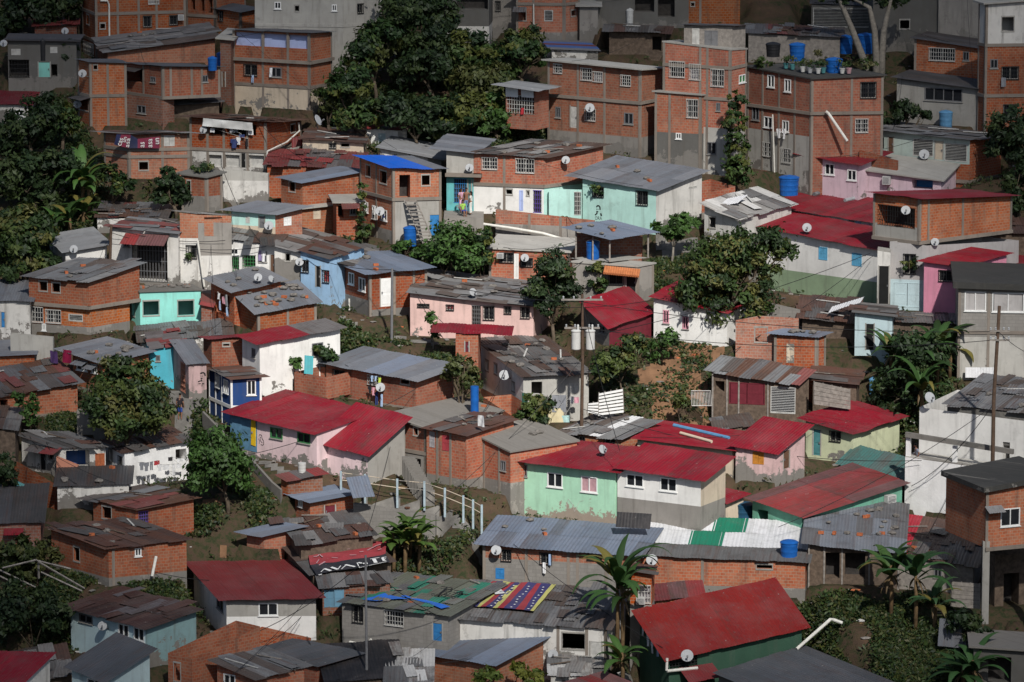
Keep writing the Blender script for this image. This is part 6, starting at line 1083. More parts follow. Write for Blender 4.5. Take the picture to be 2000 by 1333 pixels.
wash('ruin', 'B', [(1025, 768, 10, 22, ('dark green', (.02, .07, .05)), 'cloth'), (1092, 772, 24, 34, GY_, 'cloth'), (1086, 798, 26, 32, ('cream', (.6, .52, .33)), 'cloth'), (1117, 775, 8, 14, WH, 'shirt'), (1126, 776, 8, 12, PK, 'cloth'), (1103, 812, 16, 16, ('mint', (.4, .6, .58)), 'cloth')], 'in front of the ruined white house', .9)
wash('balcony', 'A', [(493, 147, 8, 15, LB, 'trousers'), (529, 133, 6, 18, WH, 'cloth')], 'at the windows of the blue balcony house', .2, False)
wash('redcloth', 'L', [], '') if 0 else None
wash('redcloth', 'A', [(131, 684, 22, 26, ('dark red', (.25, .01, .05)), 'cloth'), (105, 686, 18, 24, ('purple', (.08, .04, .13)), 'cloth')], 'at the porch left of the wide grey roof', .3)
wash('whiteporch', 'A', [(514, 490, 8, 22, WH, 'shirt'), (508, 490, 6, 20, ('violet', (.25, .2, .35)), 'cloth'), (404, 485, 6, 10, BK, 'cloth'), (412, 486, 6, 9, WH, 'cloth'), (421, 487, 6, 12, GY_, 'cloth'), (430, 488, 6, 10, BK, 'cloth')], 'at the porch of the white porch house', .15, False)
wash('hugered', 'A', [(1256, 1222, 9, 22, WH, 'shirt'), (1265, 1237, 9, 26, WH, 'cloth'), (1274, 1251, 9, 26, WH, 'shirt'), (1284, 1263, 9, 20, LB, 'cloth')], 'under the left eave of the huge red roof', .1)
wash('bluetop', 'A', [(713, 393, 6, 17, WH, 'cloth'), (731, 402, 8, 18, WH, 'cloth'), (748, 412, 8, 14, NV, 'cloth')], 'from the lower windows under the bright blue roof', .15, False)
wash('longbrick', 'A', [(1063, 1099, 5, 22, WH, 'cloth'), (1074, 1083, 4, 22, LB, 'cloth')], 'from the middle window of the long brick house', .2, False)
wash('caged', 'A', [(1000, 170, 24, 20, WH, 'cloth'), (1030, 173, 24, 18, WH, 'cloth'), (1020, 211, 7, 13, RD, 'cloth')], 'over the cage of the brick side balcony', .12, False)
wash('slabred', 'A', [(940, 812, 16, 22, WH, 'cloth')], 'on the stair above the slab roof', .5, False)
wash('spotted', 'B', [(1960, 152, 8, 18, GY_, 'cloth')], 'from the window of the spotted house', .2, False)
wash('brickpar2', 'A', [], '') if 0 else None
# sheets of cloth and banners
def rib(h, pl, strokes, mat, root, name, q=.02):
    mb = MB()
    for pts, wd in strokes:
        P = [surf(h, pl, u, v, q) for u, v in pts]; n = h.Rn/np.linalg.norm(h.Rn) if pl == 'R' else (h.nA if pl == 'A' else h.nB); s = np.linalg.norm(P[0]-CAM)/FPX
        for a, b in zip(P[:-1], P[1:]):
            d = b-a; d = d/(np.linalg.norm(d)+1e-9); k = np.cross(n, d)*wd*s*.5
            if pl == 'R': k *= 1.6
            mb.obox(a-k, b-a, 2*k, n*.012, mat)
    return mb.build(name, root)
def patch(h, pl, quads, q, root, name, nx=8, wav=.03, mat='fabric'):
    mb = MB()
    for pts, c in quads:
        c = np.array(c); P = [surf(h, pl, u, v, q) for u, v in pts]; vs, fs, cs = [], [], []; n = h.Rn/np.linalg.norm(h.Rn) if pl == 'R' else (h.nA if pl == 'A' else h.nB); n = -n if n[2] < -.1 else n
        for i in range(nx+1):
            for j in range(nx+1):
                a, b = i/nx, j/nx; p = (P[0]*(1-a)+P[1]*a)*(1-b)+(P[3]*(1-a)+P[2]*a)*b; ph = float(vnoise(np.array(p[0]), np.array(p[1]*1.0+p[2]), .5, 8)); vs.append(p+n*(wav+wav*ph)); cs.append((*(c*(1+.15*ph)), 0))
        for i in range(nx):
            for j in range(nx): a = i*(nx+1)+j; fs.append((a, a+nx+1, a+nx+2, a+1))
        mb.add(vs, fs, mat, cs)
    return mb.build(name, root)
zc = lambda x, y: (590+x/10, 1040+y/10)
h = HS['avante']; root = empty('roof_tarp', h.onR(690, 1090), 'red and black tarp with white lettering spread over a shed roof', 'tarp')
patch(h, 'R', [([(602, 1084), (755, 1057), (753, 1085), (606, 1106)], (.28, .04, .048))], .14, root, 'red_half', 16, .05); patch(h, 'R', [([(606, 1106), (753, 1085), (762, 1100), (618, 1124)], (.02, .021, .028))], .14, root, 'black_half', 14, .05)
rib(h, 'R', [([zc(370, 770), zc(440, 705)], 1.), ([zc(430, 708), zc(560, 748)], 3.6), ([zc(570, 680), zc(695, 722)], 3.6), ([zc(695, 725), zc(755, 650)], 1.1), ([zc(770, 715), zc(850, 645)], 1.), ([zc(845, 630), zc(1030, 670)], 3.2), ([zc(1075, 595), zc(1115, 680)], 1.2), ([zc(1095, 590), zc(1240, 610)], 3.), ([zc(1275, 620), zc(1250, 560)], 1.), ([zc(1400, 520), zc(1440, 590)], 4.5), ([zc(1330, 520), zc(1510, 492)], 1.), ([zc(1565, 495), zc(1600, 555)], 3), ([zc(1565, 490), zc(1645, 480)], 1.2), ([zc(1585, 520), zc(1640, 515)], 1.), ([zc(1600, 555), zc(1640, 548)], 1.2), ([zc(1110, 690), zc(1650, 570)], .5), ([zc(320, 830), zc(385, 815)], 1.6)], 'whitepaint', root, 'lettering', .26)
rib(h, 'R', [([zc(220, 470), zc(300, 465), zc(340, 430), zc(400, 480)], 1.6), ([zc(330, 640), zc(450, 570)], 2), ([zc(930, 440), zc(1060, 440)], 1.2), ([zc(1270, 350), zc(1450, 260), zc(1540, 230)], 1.5), ([zc(800, 330), zc(930, 320)], 1.), ([zc(280, 600), zc(330, 530)], 1.2), ([zc(1480, 340), zc(1550, 320)], 1.3), ([zc(580, 490), zc(700, 500)], 1.), ([zc(1120, 380), zc(1200, 370)], 1.2)], 'curtainpink', root, 'print', .26)
for k in range(16):
    p = h.onR(*zc(rnd.uniform(200, 1600), 0) if 0 else (rnd.uniform(612, 748), 0)[:1]+(0,)) if 0 else None
h = HS['flaghouse']; zf = lambda x, y: (870+x/8.7, 1125+y/8.7); root = empty('flag_banner', h.onR(985, 1165), 'banner of red, yellow and blue flag stripes with white stars spread on a roof', 'banner')
RDf, BLf, YLf = (.27, .03, .04), (.04, .038, .12), (.42, .40, .13); st = [(340, 400, 800, 880, RDf), (400, 540, 880, 985, BLf), (540, 590, 985, 1110, YLf), (590, 680, 1110, 1180, RDf), (680, 800, 1180, 1290, BLf), (800, 880, 1200, 1290, YLf), (880, 985, 1290, 1400, RDf), (985, 1190, 1400, 1555, BLf), (1190, 1330, 1555, 1630, RDf), (1330, 1440, 1630, 1805, BLf), (1440, 1500, 1805, 1885, YLf)]
by = lambda x: 510+(x-340)*.085; ty = lambda x: 100+(x-880)*.05
patch(h, 'R', [([zf(a, by(a)), zf(b, by(b)), zf(d, ty(d)), zf(c, ty(c))], col) for a, b, c, d, col in st], .16, root, 'fabric', 8, .04)
mb = MB()
for a, b, c, d, col in st:
    if col is BLf:
        for k in range(9):
            f = .08+.1*k; x, y = (a+b)/2*(1-f)+(c+d)/2*f+18*math.sin(k*1.3), (by(a)*(1-f)+ty(c)*f); p = h.onR(*zf(x, y), .27); n = h.Rn/np.linalg.norm(h.Rn); n = n if n[2] > 0 else -n; e1 = h.dA*.075; e2 = np.cross(n, h.dA)*.075
            pts = []
            for q in range(10): r_ = 1 if q % 2 == 0 else .45; pts.append(p+(e1*math.cos(q*.628)+e2*math.sin(q*.628))*r_*1.2)
            mb.poly(pts, 'whitepaint')
mb.build('star_pattern', root); rib(h, 'R', [([zf(830, 150), zf(900, 220), zf(960, 280)], 5), ([zf(830, 290), zf(990, 270)], 9)], 'cloth', None, 'white_cloth', .3)['label'] = 'crumpled white cloth lying on the flag banner'
bpy.data.objects['white_cloth']['category'] = 'cloth'
h = HS['blockgreen']; root = empty('blue_plastic_strip', h.onR(800, 1168), 'bright blue plastic strips laid along the patched green roof', 'tarp')
patch(h, 'R', [([(708, 1172), (735, 1175), (762, 1166), (752, 1160)], (.02, .13, .52)), ([(735, 1175), (775, 1170), (800, 1172), (762, 1163)], (.02, .13, .52)), ([(782, 1166), (840, 1180), (878, 1184), (790, 1164)], (.02, .13, .52)), ([(840, 1180), (862, 1190), (880, 1186), (850, 1178)], (.02, .13, .52))], .12, root, 'sheet', 4, .03)
zb_ = lambda x, y: (840+x/16.67, 1120+y/16.67); rib(h, 'R', [([zb_(360, 425), zb_(700, 470), zb_(720, 520), zb_(480, 560)], 1.6), ([zb_(560, 450), zb_(280, 690)], 1.8), ([zb_(480, 600), zb_(620, 620), zb_(700, 560)], 1.5), ([zb_(40, 660), zb_(440, 710), zb_(560, 650)], 1.6), ([zb_(780, 545), zb_(1080, 600), zb_(780, 770), zb_(500, 710)], 2.), ([zb_(1010, 600), zb_(680, 720)], 1.8)], 'ironblack', h.root, 'lettering', .22)
# hanging campaign banner
h = HS['tarphouse']; zt = lambda x, y: (200+x/15.4, 250+y/15.4); root = empty('campaign_banner', h.onB(290, 285, .3), 'torn maroon and navy banner with sideways white letters on a brick house', 'banner')
patch(h, 'B', [([zt(350, 500), zt(480, 540), zt(560, 200), zt(430, 190)], (.02, .025, .07)), ([zt(480, 540), zt(800, 620), zt(850, 210), zt(560, 200)], (.17, .025, .05)), ([zt(800, 620), zt(1060, 610), zt(1060, 330), zt(850, 210)], (.025, .03, .07)), ([zt(1060, 610), zt(1720, 620), zt(1730, 260), zt(1060, 330)], (.19, .03, .06))], .35, root, 'fabric', 6, .03)
def textmesh(txt):
    cu = bpy.data.curves.new('txt', 'FONT'); cu.body = txt; cu.size = 1; ob = bpy.data.objects.new('txt', cu); COL.objects.link(ob); dg = bpy.context.evaluated_depsgraph_get(); dg.update(); me = bpy.data.meshes.new_from_object(ob.evaluated_get(dg)); V = np.array([v.co[:] for v in me.vertices]); F = [tuple(p.vertices) for p in me.polygons]; bpy.data.objects.remove(ob); V[:, 0] -= V[:, 0].min(); V[:, 1] -= V[:, 1].min(); V /= np.array([V[:, 0].max(), V[:, 1].max(), 1]); return V, F
def text(h, pl, txt, c00, c10, c01, mat, root, q, name='lettering'):   # pixel corners: start of baseline, end of baseline, top of first letter
    V, F = textmesh(txt); O, X, Y = (surf(h, pl, *c, q) for c in (c00, c10, c01)); mb = MB(); mb.add([O+(X-O)*v[0]+(Y-O)*v[1] for v in V], F, mat); return mb.build(name, root)
for t, a, b, c in [('un', (1710, 490), (1710, 310), (1600, 490)), ('asa', (1500, 590), (1500, 330), (1390, 590)), ('as', (1265, 590), (1265, 430), (1150, 590)), ('un', (700, 440), (740, 290), (620, 420)), ('asa', (800, 590), (840, 320), (710, 580)), ('cas', (560, 550), (640, 330), (460, 520))]:
    text(h, 'B', t, zt(*a), zt(*b), zt(*c), 'whitepaint', root, .46)
h = HS['laundry']; root = empty('white_awning_cloth', h.onA(450, 240, .4), 'long white cloth awning sagging above the laundry balcony', 'awning'); patch(h, 'A', [([(396, 246), (494, 256), (494, 240), (397, 231)], (.62, .62, .6))], .45, root, 'cloth', 10, .08)
# wall stencils and graffiti
h = HS['minthouse']; zs = lambda x, y: (1140+x/26.7, 390+y/26.7); text(h, 'A', 'ORA', zs(590, 1060), zs(950, 1075), zs(590, 880), 'ironblack', h.root, .006)
rib(h, 'A', [([zs(670, 400), zs(720, 320), zs(800, 330), zs(850, 400), zs(860, 540)], 2.6), ([zs(690, 480), zs(690, 540)], 1.4), ([zs(755, 490), zs(760, 530)], 1.2), ([zs(690, 600), zs(700, 720), zs(600, 810)], 2.4), ([zs(670, 610), zs(770, 640)], 1.2), ([zs(890, 720), zs(930, 860)], 3)], 'ironblack', h.root, 'stencil_print', .006)
h = HS['alley']; zs = lambda x, y: (370+x/22.2, 710+y/22.2)
rib(h, 'B', [([zs(470, 450), zs(560, 400), zs(650, 420), zs(690, 540)], 2.8), ([zs(490, 530), zs(500, 570)], 1.2), ([zs(560, 540), zs(580, 560)], 1.4), ([zs(480, 640), zs(570, 650)], 1.6), ([zs(500, 650), zs(520, 740)], 1.4), ([zs(370, 800), zs(480, 760), zs(560, 760)], 2), ([zs(390, 880), zs(490, 875)], 1.2), ([zs(545, 870), zs(640, 890)], 1.6), ([zs(550, 900), zs(540, 1000)], 1.4)], 'ironblack', h.root, 'stencil_print', .006)
h = HS['pinkred2']; zs = lambda x, y: (480+x/19, 820+y/19); rib(h, 'A', [([zs(490, 620), zs(520, 550), zs(590, 580), zs(610, 700), zs(660, 780), zs(670, 920), zs(620, 950), zs(560, 920)], .9), ([zs(530, 640), zs(560, 660), zs(530, 690), zs(560, 800), zs(620, 860)], .6), ([zs(480, 700), zs(520, 800), zs(500, 900)], .6)], 'ironblack', h.root, 'graffiti', .006)
P0 = [surf(h, 'A', u, v, .008) for u, v in ((450, 808), (502, 822), (502, 884), (450, 872))]; mb = MB(); mb.hexa([*(p for p in P0), *(p+h.nA*.012 for p in P0)], 'bluewall'); mb.build('end_wall', h.root)
P0 = [surf(h, 'A', u, v, .022) for u, v in ((491, 820), (499.5, 822), (499.5, 872), (491, 869))]; mb = MB(); mb.hexa([*(p for p in P0), *(p+h.nA*.04 for p in P0)], 'yellow'); o = mb.build('door', h.root); mb = MB(); q = surf(h, 'A', 492.3, 845, .07); mb.box(q[0]-.04, q[0]+.04, q[1]-.04, q[1]+.02, q[2]-.06, q[2]+.06, 'irongrey'); mb.build('handle', o)
h = HS['mintgreen']; rib(h, 'A', [([(1104, 998), (1110, 975), (1118, 985), (1122, 1000), (1132, 980), (1140, 978)], .5)], 'whitedull', h.root, 'graffiti', .006)
# awnings on walls
def awn(key, pl, u0, u1, v, dep, drop, pal, seed):
    h = HS[key]; a, b = surf(h, pl, u0, v, .02), surf(h, pl, u1, v, .02); dv = (b-a)/np.linalg.norm(b-a); n = h.nA if pl == 'A' else h.nB; awning(h, a, dv[:2], n, float(np.linalg.norm(b-a)), dep, drop, pal, seed)
for a in [('grille', 'A', 246, 331, 456, 1.3, .55, 'redfaded', 5), ('bent', 'A', 241, 279, 130, .7, .2, 'dark', 6), ('hugered', 'B', 1326, 1390, 1305, 1.2, .6, 'brickred', 7), ('leftdark', 'A', 8, 46, 1032, .7, .3, 'red', 8), ('awnbrick', 'A', 666, 700, 394, 1.0, .35, 'redold', 9), ('upbrick', 'A', 1003, 1028, 14, .8, .3, 'greyold', 10), ('redcloth', 'A', 148, 173, 702, .6, .25, 'grey', 11), ('redcloth', 'A', 172, 191, 711, .6, .25, 'grey', 12), ('porchleft', 'A', 64, 122, 868, .9, .3, 'redold', 13), ('corner', 'A', 152, 178, 186, .8, .15, 'dark', 14), ('stilt', 'A', 1924, 1956, 990, .6, .3, 'greylight', 15)]: awn(*a)
h = HS['openbase']; a, b = h.onA(1183, 521, .05), h.onA(1253, 528, .05); root = empty('tile_canopy', a, 'small canopy of orange clay tiles over the black doorway', 'canopy'); mb = MB(); k = 15
for i in range(k):
    p = a+(b-a)*i/k; mb.tube([p, p+h.nA*.75-np.array([0, 0, .32])], .09, 'tile', 7)
mb.build('tile_row', root)
# gutters, pipes
def pipe(label, pts, r=.06, mat='pipe', name='drain_pipe'):
    P = [p if len(p) == 3 else None for p in pts]; mb = MB(); mb.tube(P, r, mat, 8); return tag(mb.build(name), label, 'pipe')
pipe('white drainpipe running down the tall brick block', [HS['tall'].onB(196, 2, .15), HS['tall'].onB(210, 2, .15), HS['tall'].onB(213, 10, .15), HS['tall'].onB(214, 92, .15)]); pipe('thin white pipe on the brick house above the trees', [HS['upbrick'].onA(1042, 8, .12), HS['upbrick'].onA(1043, 84, .12)], .045)
pipe('white pipe leaning on the curved brick house above the red roof', [HS['curved'].onB(1613, 218, .4), HS['curved'].onB(1618, 222, .4), HS['curved'].onB(1655, 276, 1.2)], .1); pipe('tall thin white pipe at the curved brick house', [HS['curved'].onA(1509, 224, .3), HS['curved'].onA(1513, 345, .3)], .05)
pipe('long white pipe along the stained retaining wall', [HS['gardenwall'].onA(930, 436, .4), HS['gardenwall'].onA(1000, 446, .4), HS['gardenwall'].onA(1060, 456, .4), HS['gardenwall'].onA(1122, 474, .4)], .09); pipe('white bent pipe on the grey block house wall', [HS['blockgreen'].onA(683, 1254, .2), HS['blockgreen'].onA(745, 1270, .2), HS['blockgreen'].onA(749, 1284, .2)], .08); pipe('short white vent pipe on the grey block house wall', [HS['blockgreen'].onA(722, 1262, .2), HS['blockgreen'].onA(723, 1250, .2), HS['blockgreen'].onA(725, 1249, .2)], .07)
pipe('yellow pipe lying on the wide red roof', [HS['redslab'].onR(1329, 846, .1), HS['redslab'].onR(1390, 863, .1)], .1, 'cream'); g0, g1 = gp(1560, 1266), gp(1628, 1213); y = HS['hugered'].X0[1]+4; pipe('white drain pipe sloping down beside the huge red roof', [aty(1556, 1268, y), aty(1622, 1210, y+1.5), aty(1628, 1211, y+1.6), aty(1645, 1217, y+1.6)], .1)
pipe('white pipe standing by the white house in the peeling wall alley', [HS['bricktop'].onB(392, 466, .1) if 0 else HS['bricktop'].onA(386, 470, .3), HS['bricktop'].onB(399, 560, .3)], .07); pipe('white gutter under the eave of the huge red roof', [HS['hugered'].onB(1303, 1311, .25), HS['hugered'].onB(1362, 1305, .25)], .09); pipe('white corner downpipe of the huge red roof', [HS['hugered'].onB(1303, 1286, .3), HS['hugered'].onB(1302, 1310, .3)], .08); pipe('white pipe at the foot of the brick house with white door', [HS['whitedoor'].onA(682, 584, .3), HS['whitedoor'].onA(682, 606, .3)], .06); pipe('white pipe lying at the rough brick house corner', [HS['lowbrick'].onB(305, 1087, .6), HS['lowbrick'].onB(297, 1126, .9)], .09); pipe('white drain at the laundry house corner', [HS['laundry'].onB(583, 240, .3), HS['laundry'].onB(585, 256, .3), HS['laundry'].onB(560, 278, .3), HS['laundry'].onB(522, 296, .3), HS['laundry'].onA(519, 330, .3)], .06)
pipe('white metal channel lying on the upper red roof', [HS['upperred'].onR(1650, 392, .1), HS['upperred'].onR(1702, 380, .1)], .13, 'dishgrey', 'roof_channel'); pipe('grey metal channel lying near the top of the upper red roof', [HS['upperred'].onR(1590, 380, .1), HS['upperred'].onR(1618, 372, .1)], .15, 'irongrey', 'roof_channel'); pipe('pair of long blue grey strips on the wide red roof', [HS['redslab'].onR(1316, 831, .06), HS['redslab'].onR(1424, 856, .06)], .12, 'tankpale', 'roof_channel')
# air conditioners
for key, pl, u, v, w_, h_, lab in [('slablow', 'A', 978, 499, 13, 10, 'white air conditioner in the wall of the pale slab roofed house'), ('pinklong', 'A', 1733, 352, 15, 16, 'white framed air conditioner of the long lilac house'), ('cagebox', 'A', 1252, 1172, 17, 13, 'white air conditioner inside the window cage'), ('fadedred', 'B', 1735, 975, 22, 18, 'white air conditioner at the broad faded red roof'), ('tall', 'B', 352, 34, 11, 11, 'beige box unit on the tall brick block')]:
    h = HS[key]; p = surf(h, pl, u, v, .05); s = np.linalg.norm(p-CAM)/FPX; dv, n = (h.dA, h.nA) if pl == 'A' else (h.dB, h.nB); W, Hh = w_*s, h_*s; root = empty('air_conditioner', p, lab, 'air conditioner'); mb = MB(); mb.obox(p-dv*W/2-np.array([0, 0, Hh/2]), dv*W, n*.35, (0, 0, Hh), 'plasticwhite'); mb.build('body', root); mb = MB()
    for k in range(6): mb.obox(p-dv*W*.4+n*.352-np.array([0, 0, Hh*(.38-.14*k)]), dv*W*.8, n*.01, (0, 0, Hh*.06), 'irongrey')
    mb.build('vent_grille', root)
# poles and cables
def pole(label, pts, r, mat='polewood', arms=(), name='utility_pole', y=None, sink=1.5):
    y = gp(*pts[0])[1] if y is None else y; P = [aty(u, v, y) for u, v in pts]; b = P[0].copy(); b[2] -= sink; root = empty(name, P[0], label, 'utility pole'); mb = MB(); mb.tube([b]+P, [r*1.15]+[r*(1-.12*i) for i in range(len(P))], mat, 8); mb.build('pole', root)
    for v, wdt in arms:
        p = aty(pts[-1][0], v, y); mb = MB(); mb.box(p[0]-wdt/2, p[0]+wdt/2, p[1]-.2, p[1]-.1, p[2]-.05, p[2]+.05, 'woodgrey'); mb.build('crossarm', root)
        for k in (-.45, -.2, .2, .45): mb = MB(); mb.lathe((p[0]+wdt*k, p[1]-.15, p[2]+.05), [(.04, 0), (.07, .05), (.04, .09), (.07, .13), (.03, .18)], 'dishgrey', 8); mb.build('insulator', root)
    return root, P
pr, PP = pole('dark utility pole with two white transformers in the middle of the slope', [(1136, 818), (1138, 690), (1137, 575)], .11, arms=((585, 2.6), (640, 2.2)), y=gp(1138, 820)[1])
for u in (1125, 1153):
    p = aty(u, 683, PP[0][1]-.3); mb = MB(); mb.lathe(p, [(.25, 0), (.28, .04), (.28, 1.1), (.31, 1.14), (.31, 1.2), (.2, 1.26)], 'plasticwhite', 16); o = mb.build('transformer', pr); mb = MB(); mb.lathe(p+np.array([.12, 0, 1.22]), [(.07, 0), (.07, .3), (.03, .36)], 'plasticwhite', 8); mb.build('bushing', o)
pole('brown leaning utility pole before the big white house', [(1938, 945), (1941, 780), (1952, 598)], .13, arms=((646, 1.2), (664, 1.2)), y=HS['bigwhite'].X0[1]-.3)
pole('thin grey lamp pole beside the long pink house', [(765, 652), (766, 525)], .09, 'irongrey'); pole('thin iron pole in front of the grey block house', [(716, 1285), (714, 1085)], .075, 'irongrey', y=HS['blockgreen'].X0[1]-3.0); pole('rusty iron pole standing in the middle wood', [(833, 140), (826, 25)], .09, 'rustbar'); pole('wooden post on the white house at the small shed', [(215, 510), (217, 440)], .1, 'polewood', y=gp(215, 535)[1]-.5)
CB = 0
def cable(label, a, b, sag, n=12, r=.02):
    a, b = np.array(a), np.array(b); pts = [a+(b-a)*i/n-np.array([0, 0, sag*4*(i/n)*(1-i/n)]) for i in range(n+1)]; mb = MB(); mb.tube(pts, r, 'cable', 4); return tag(mb.build('power_cable'), label, 'cable', 'overhead cables')
top = aty(1137, 590, PP[0][1]-.2); yw = HS['bigwhite'].X0[1]-.3; t2 = aty(1950, 648, yw); t3 = aty(1949, 664, yw); lamp = aty(766, 527, gp(765, 652)[1])
for lab, a, b, s in [('cable from the transformer pole to the brown leaning pole', top, t2, .6), ('lower cable from the transformer pole to the brown leaning pole', aty(1138, 640, PP[0][1]), t3, .8), ('cable from the transformer pole up to the thin lamp pole', top, lamp, .5), ('cable from the lamp pole to the pale blue house', lamp, HS['bluehouse'].onA(600, 500, .2), .3), ('cable from the lamp pole to the white panelled door house', lamp, HS['whitedoor'].onB(825, 532, .2), .3), ('cable crossing in front of the mint green house', top, aty(1210, 880, HS['mintgreen'].X0[1]-1), .3), ('cable from the transformer pole to the bottom of the hill', aty(1138, 700, PP[0][1]-.2), aty(850, 990, gp(850, 1030)[1]+2), .4), ('cable from the long white house to the transformer pole', HS['longred'].onA(1700, 495, .3), aty(1138, 660, PP[0][1]), .5), ('second cable from the long white house to the slope', HS['longred'].onA(1705, 500, .3), aty(1330, 740, gp(1330, 760)[1]), .5), ('cable over the white base house to the big white house', aty(1140, 800, PP[0][1]-.5), HS['bigwhite'].onA(1800, 900, .3), 1.0), ('cable from the leaning pole along the white house wall', aty(1940, 790, yw), HS['bigwhite'].onA(1780, 950, .4), .6), ('cable hanging from the leaning pole to the right border', t2, aty(2040, 700, yw-2), .3), ('cable over the long pink house with crimson roof', aty(812, 760, HS['brickgrey'].X0[1]-.3), aty(480, 890, HS['pinkred2'].X0[1]-1.5), .5), ('cable from the iron pole across the grey gable', aty(714, 1095, HS['blockgreen'].X0[1]-3), aty(490, 1240, HS['bigred'].X0[1]-1), .4), ('cable from the iron pole to the grey block house', aty(714, 1100, HS['blockgreen'].X0[1]-3), HS['blockgreen'].onA(860, 1205, .2), .3), ('cable drooping past the white barred porch house', aty(217, 445, gp(215, 535)[1]-.5), HS['bricktop'].onB(440, 470, .3), .4), ('lower cable drooping past the white barred porch house', aty(217, 455, gp(215, 535)[1]-.5), HS['whiteporch'].onA(520, 482, .3), .6), ('cable from the patched roof to the bottom edge', aty(600, 1170, HS['bigred'].X0[1]-2), aty(420, 1345, HS['raw'].X0[1]-3), .3), ('cable across the broad faded red roof', aty(1930, 800, yw), aty(1520, 1030, HS['fadedred'].X0[1]-2), .5)]:
    cable(lab, a, b, s)
rr = random.Random(5); keys = [k for k, h in HS.items() if h.LA > 3 and h.roofkind]
for i in range(46):
    h1 = HS[rr.choice(keys)]; near = sorted((np.linalg.norm(HS[k].X0-h1.X0), k) for k in keys if HS[k] is not h1)[1:7]; h2 = HS[rr.choice(near)[1]]; a = h1.RP(rr.uniform(0, h1.LA), -.1, .15); b = h2.RP(rr.uniform(0, h2.LA), -.1, .15)
    cable(f'thin cable strung between the {h1.d[:40].strip()} and a neighbouring roof' if 0 else 'thin sagging cable strung from roof to roof', a, b, rr.uniform(.2, .8), r=rr.choice((.012, .016, .02)))['group'] = 'cables strung between roofs'
# stairs, railings, fences
h = HS['bluetop']; root = empty('outside_stair', h.onB(800, 470, 1.2), 'steep weathered wooden stair leading up to the blue roofed brick house', 'stair'); a0, a1 = h.onB(790, 391, .25), h.onB(828, 478, 2.2); side = h.dB*.75
for q in (0, 1): mb = MB(); mb.tube([a0+side*q, a1+side*q], .06, 'woodgrey', 4); mb.build('stringer', root)
for k in range(13): p = a0+(a1-a0)*(k+.5)/13; mb = MB(); mb.obox(p, side, h.nB*.24, (0, 0, .05), 'woodgrey'); mb.build('tread', root)
h = HS['rustmidroof']; root = empty('concrete_stair', h.onA(830, 950, 1.4), 'narrow concrete stair climbing to the flat roofed brick house', 'stair'); mb = MB(); a1 = gp(852, 962); a0 = aty(812, 892, a1[1]+1.9); dd = a1-a0
for k in range(14): p = a0+dd*(k/14); mb.obox(p-np.array([0, 0, 1.2]), (-.85, .12, 0), (0, -.34, 0), (0, 0, 1.2), 'concrete')
mb.build('step_flight', root)
def railing(label, pts, hp, y_off=0., mat='railpost', rail='cream', name='railing'):
    P = [gp(u, v) for u, v in pts]; root = empty(name, P[0], label, 'railing'); T_ = []
    for p in P: p[2] = max(p[2], T(p[0], p[1])-.1); mb = MB(); mb.box(p[0]-.065, p[0]+.065, p[1]-.065, p[1]+.065, p[2]-.8, p[2]+hp, mat); mb.build('post', root)
    for z in (hp*.9, hp*.45): mb = MB(); mb.tube([p+np.array([0, 0, z]) for p in P], .028, rail, 6); mb.build('rail', root)
railing('pale blue concrete posts with two cream rails along the walkway', [(666, 952), (713, 958), (776, 967), (829, 972), (869, 985), (905, 1000), (924, 1008), (941, 1018)], 1.0)
root = empty('kerb_wall', gp(512, 905), 'low concrete kerb wall along the alley below the pink house', 'wall'); mb = MB(); K = [gp(u, v) for u, v in ((395, 812), (440, 858), (490, 905), (530, 950), (548, 965))]
for a, b in zip(K[:-1], K[1:]): a = a.copy(); b = b.copy(); z = max(a[2], b[2])+.35; mb.obox((a[0], a[1], z-2.2), (b[0]-a[0], b[1]-a[1], b[2]-a[2]), (.1, .2, 0), (0, 0, 2.2+(a[2]-z)*.3), 'concrete')
mb.build('wall', root)
def slats(label, quad, rows, cols, mat, y, name='slat_fence', gapr=.35):
    P = [aty(u, v, y+dy) for u, v, dy in quad]; root = empty(name, P[0], label, 'fence'); mb = MB(); L = lambda a, b: (P[0]*(1-a)+P[1]*a)*(1-b)+(P[3]*(1-a)+P[2]*a)*b; n = np.array([0, -.04, 0])
    for k in range(rows):
        b0, b1 = k/rows, (k+1-gapr)/rows; mb.hexa([L(0, b0), L(1, b0), L(1, b0)-n, L(0, b0)-n, L(0, b1), L(1, b1), L(1, b1)-n, L(0, b1)-n], mat)
    mb.build('slat_panel', root) if rows else None
    mb = MB()
    for k in range(cols+1): a = k/cols; mb.tube([L(a, 0)-n*2, L(a, 1)-n*2], .04 if rows else .022, mat if not rows else 'woodgrey', 4)
    if not rows:
        for b in (0, 1): mb.tube([L(0, b), L(1, b)], .03, mat, 4)
    mb.build('post' if rows else 'bar_panel', root)
yf = gp(1180, 815)[1]
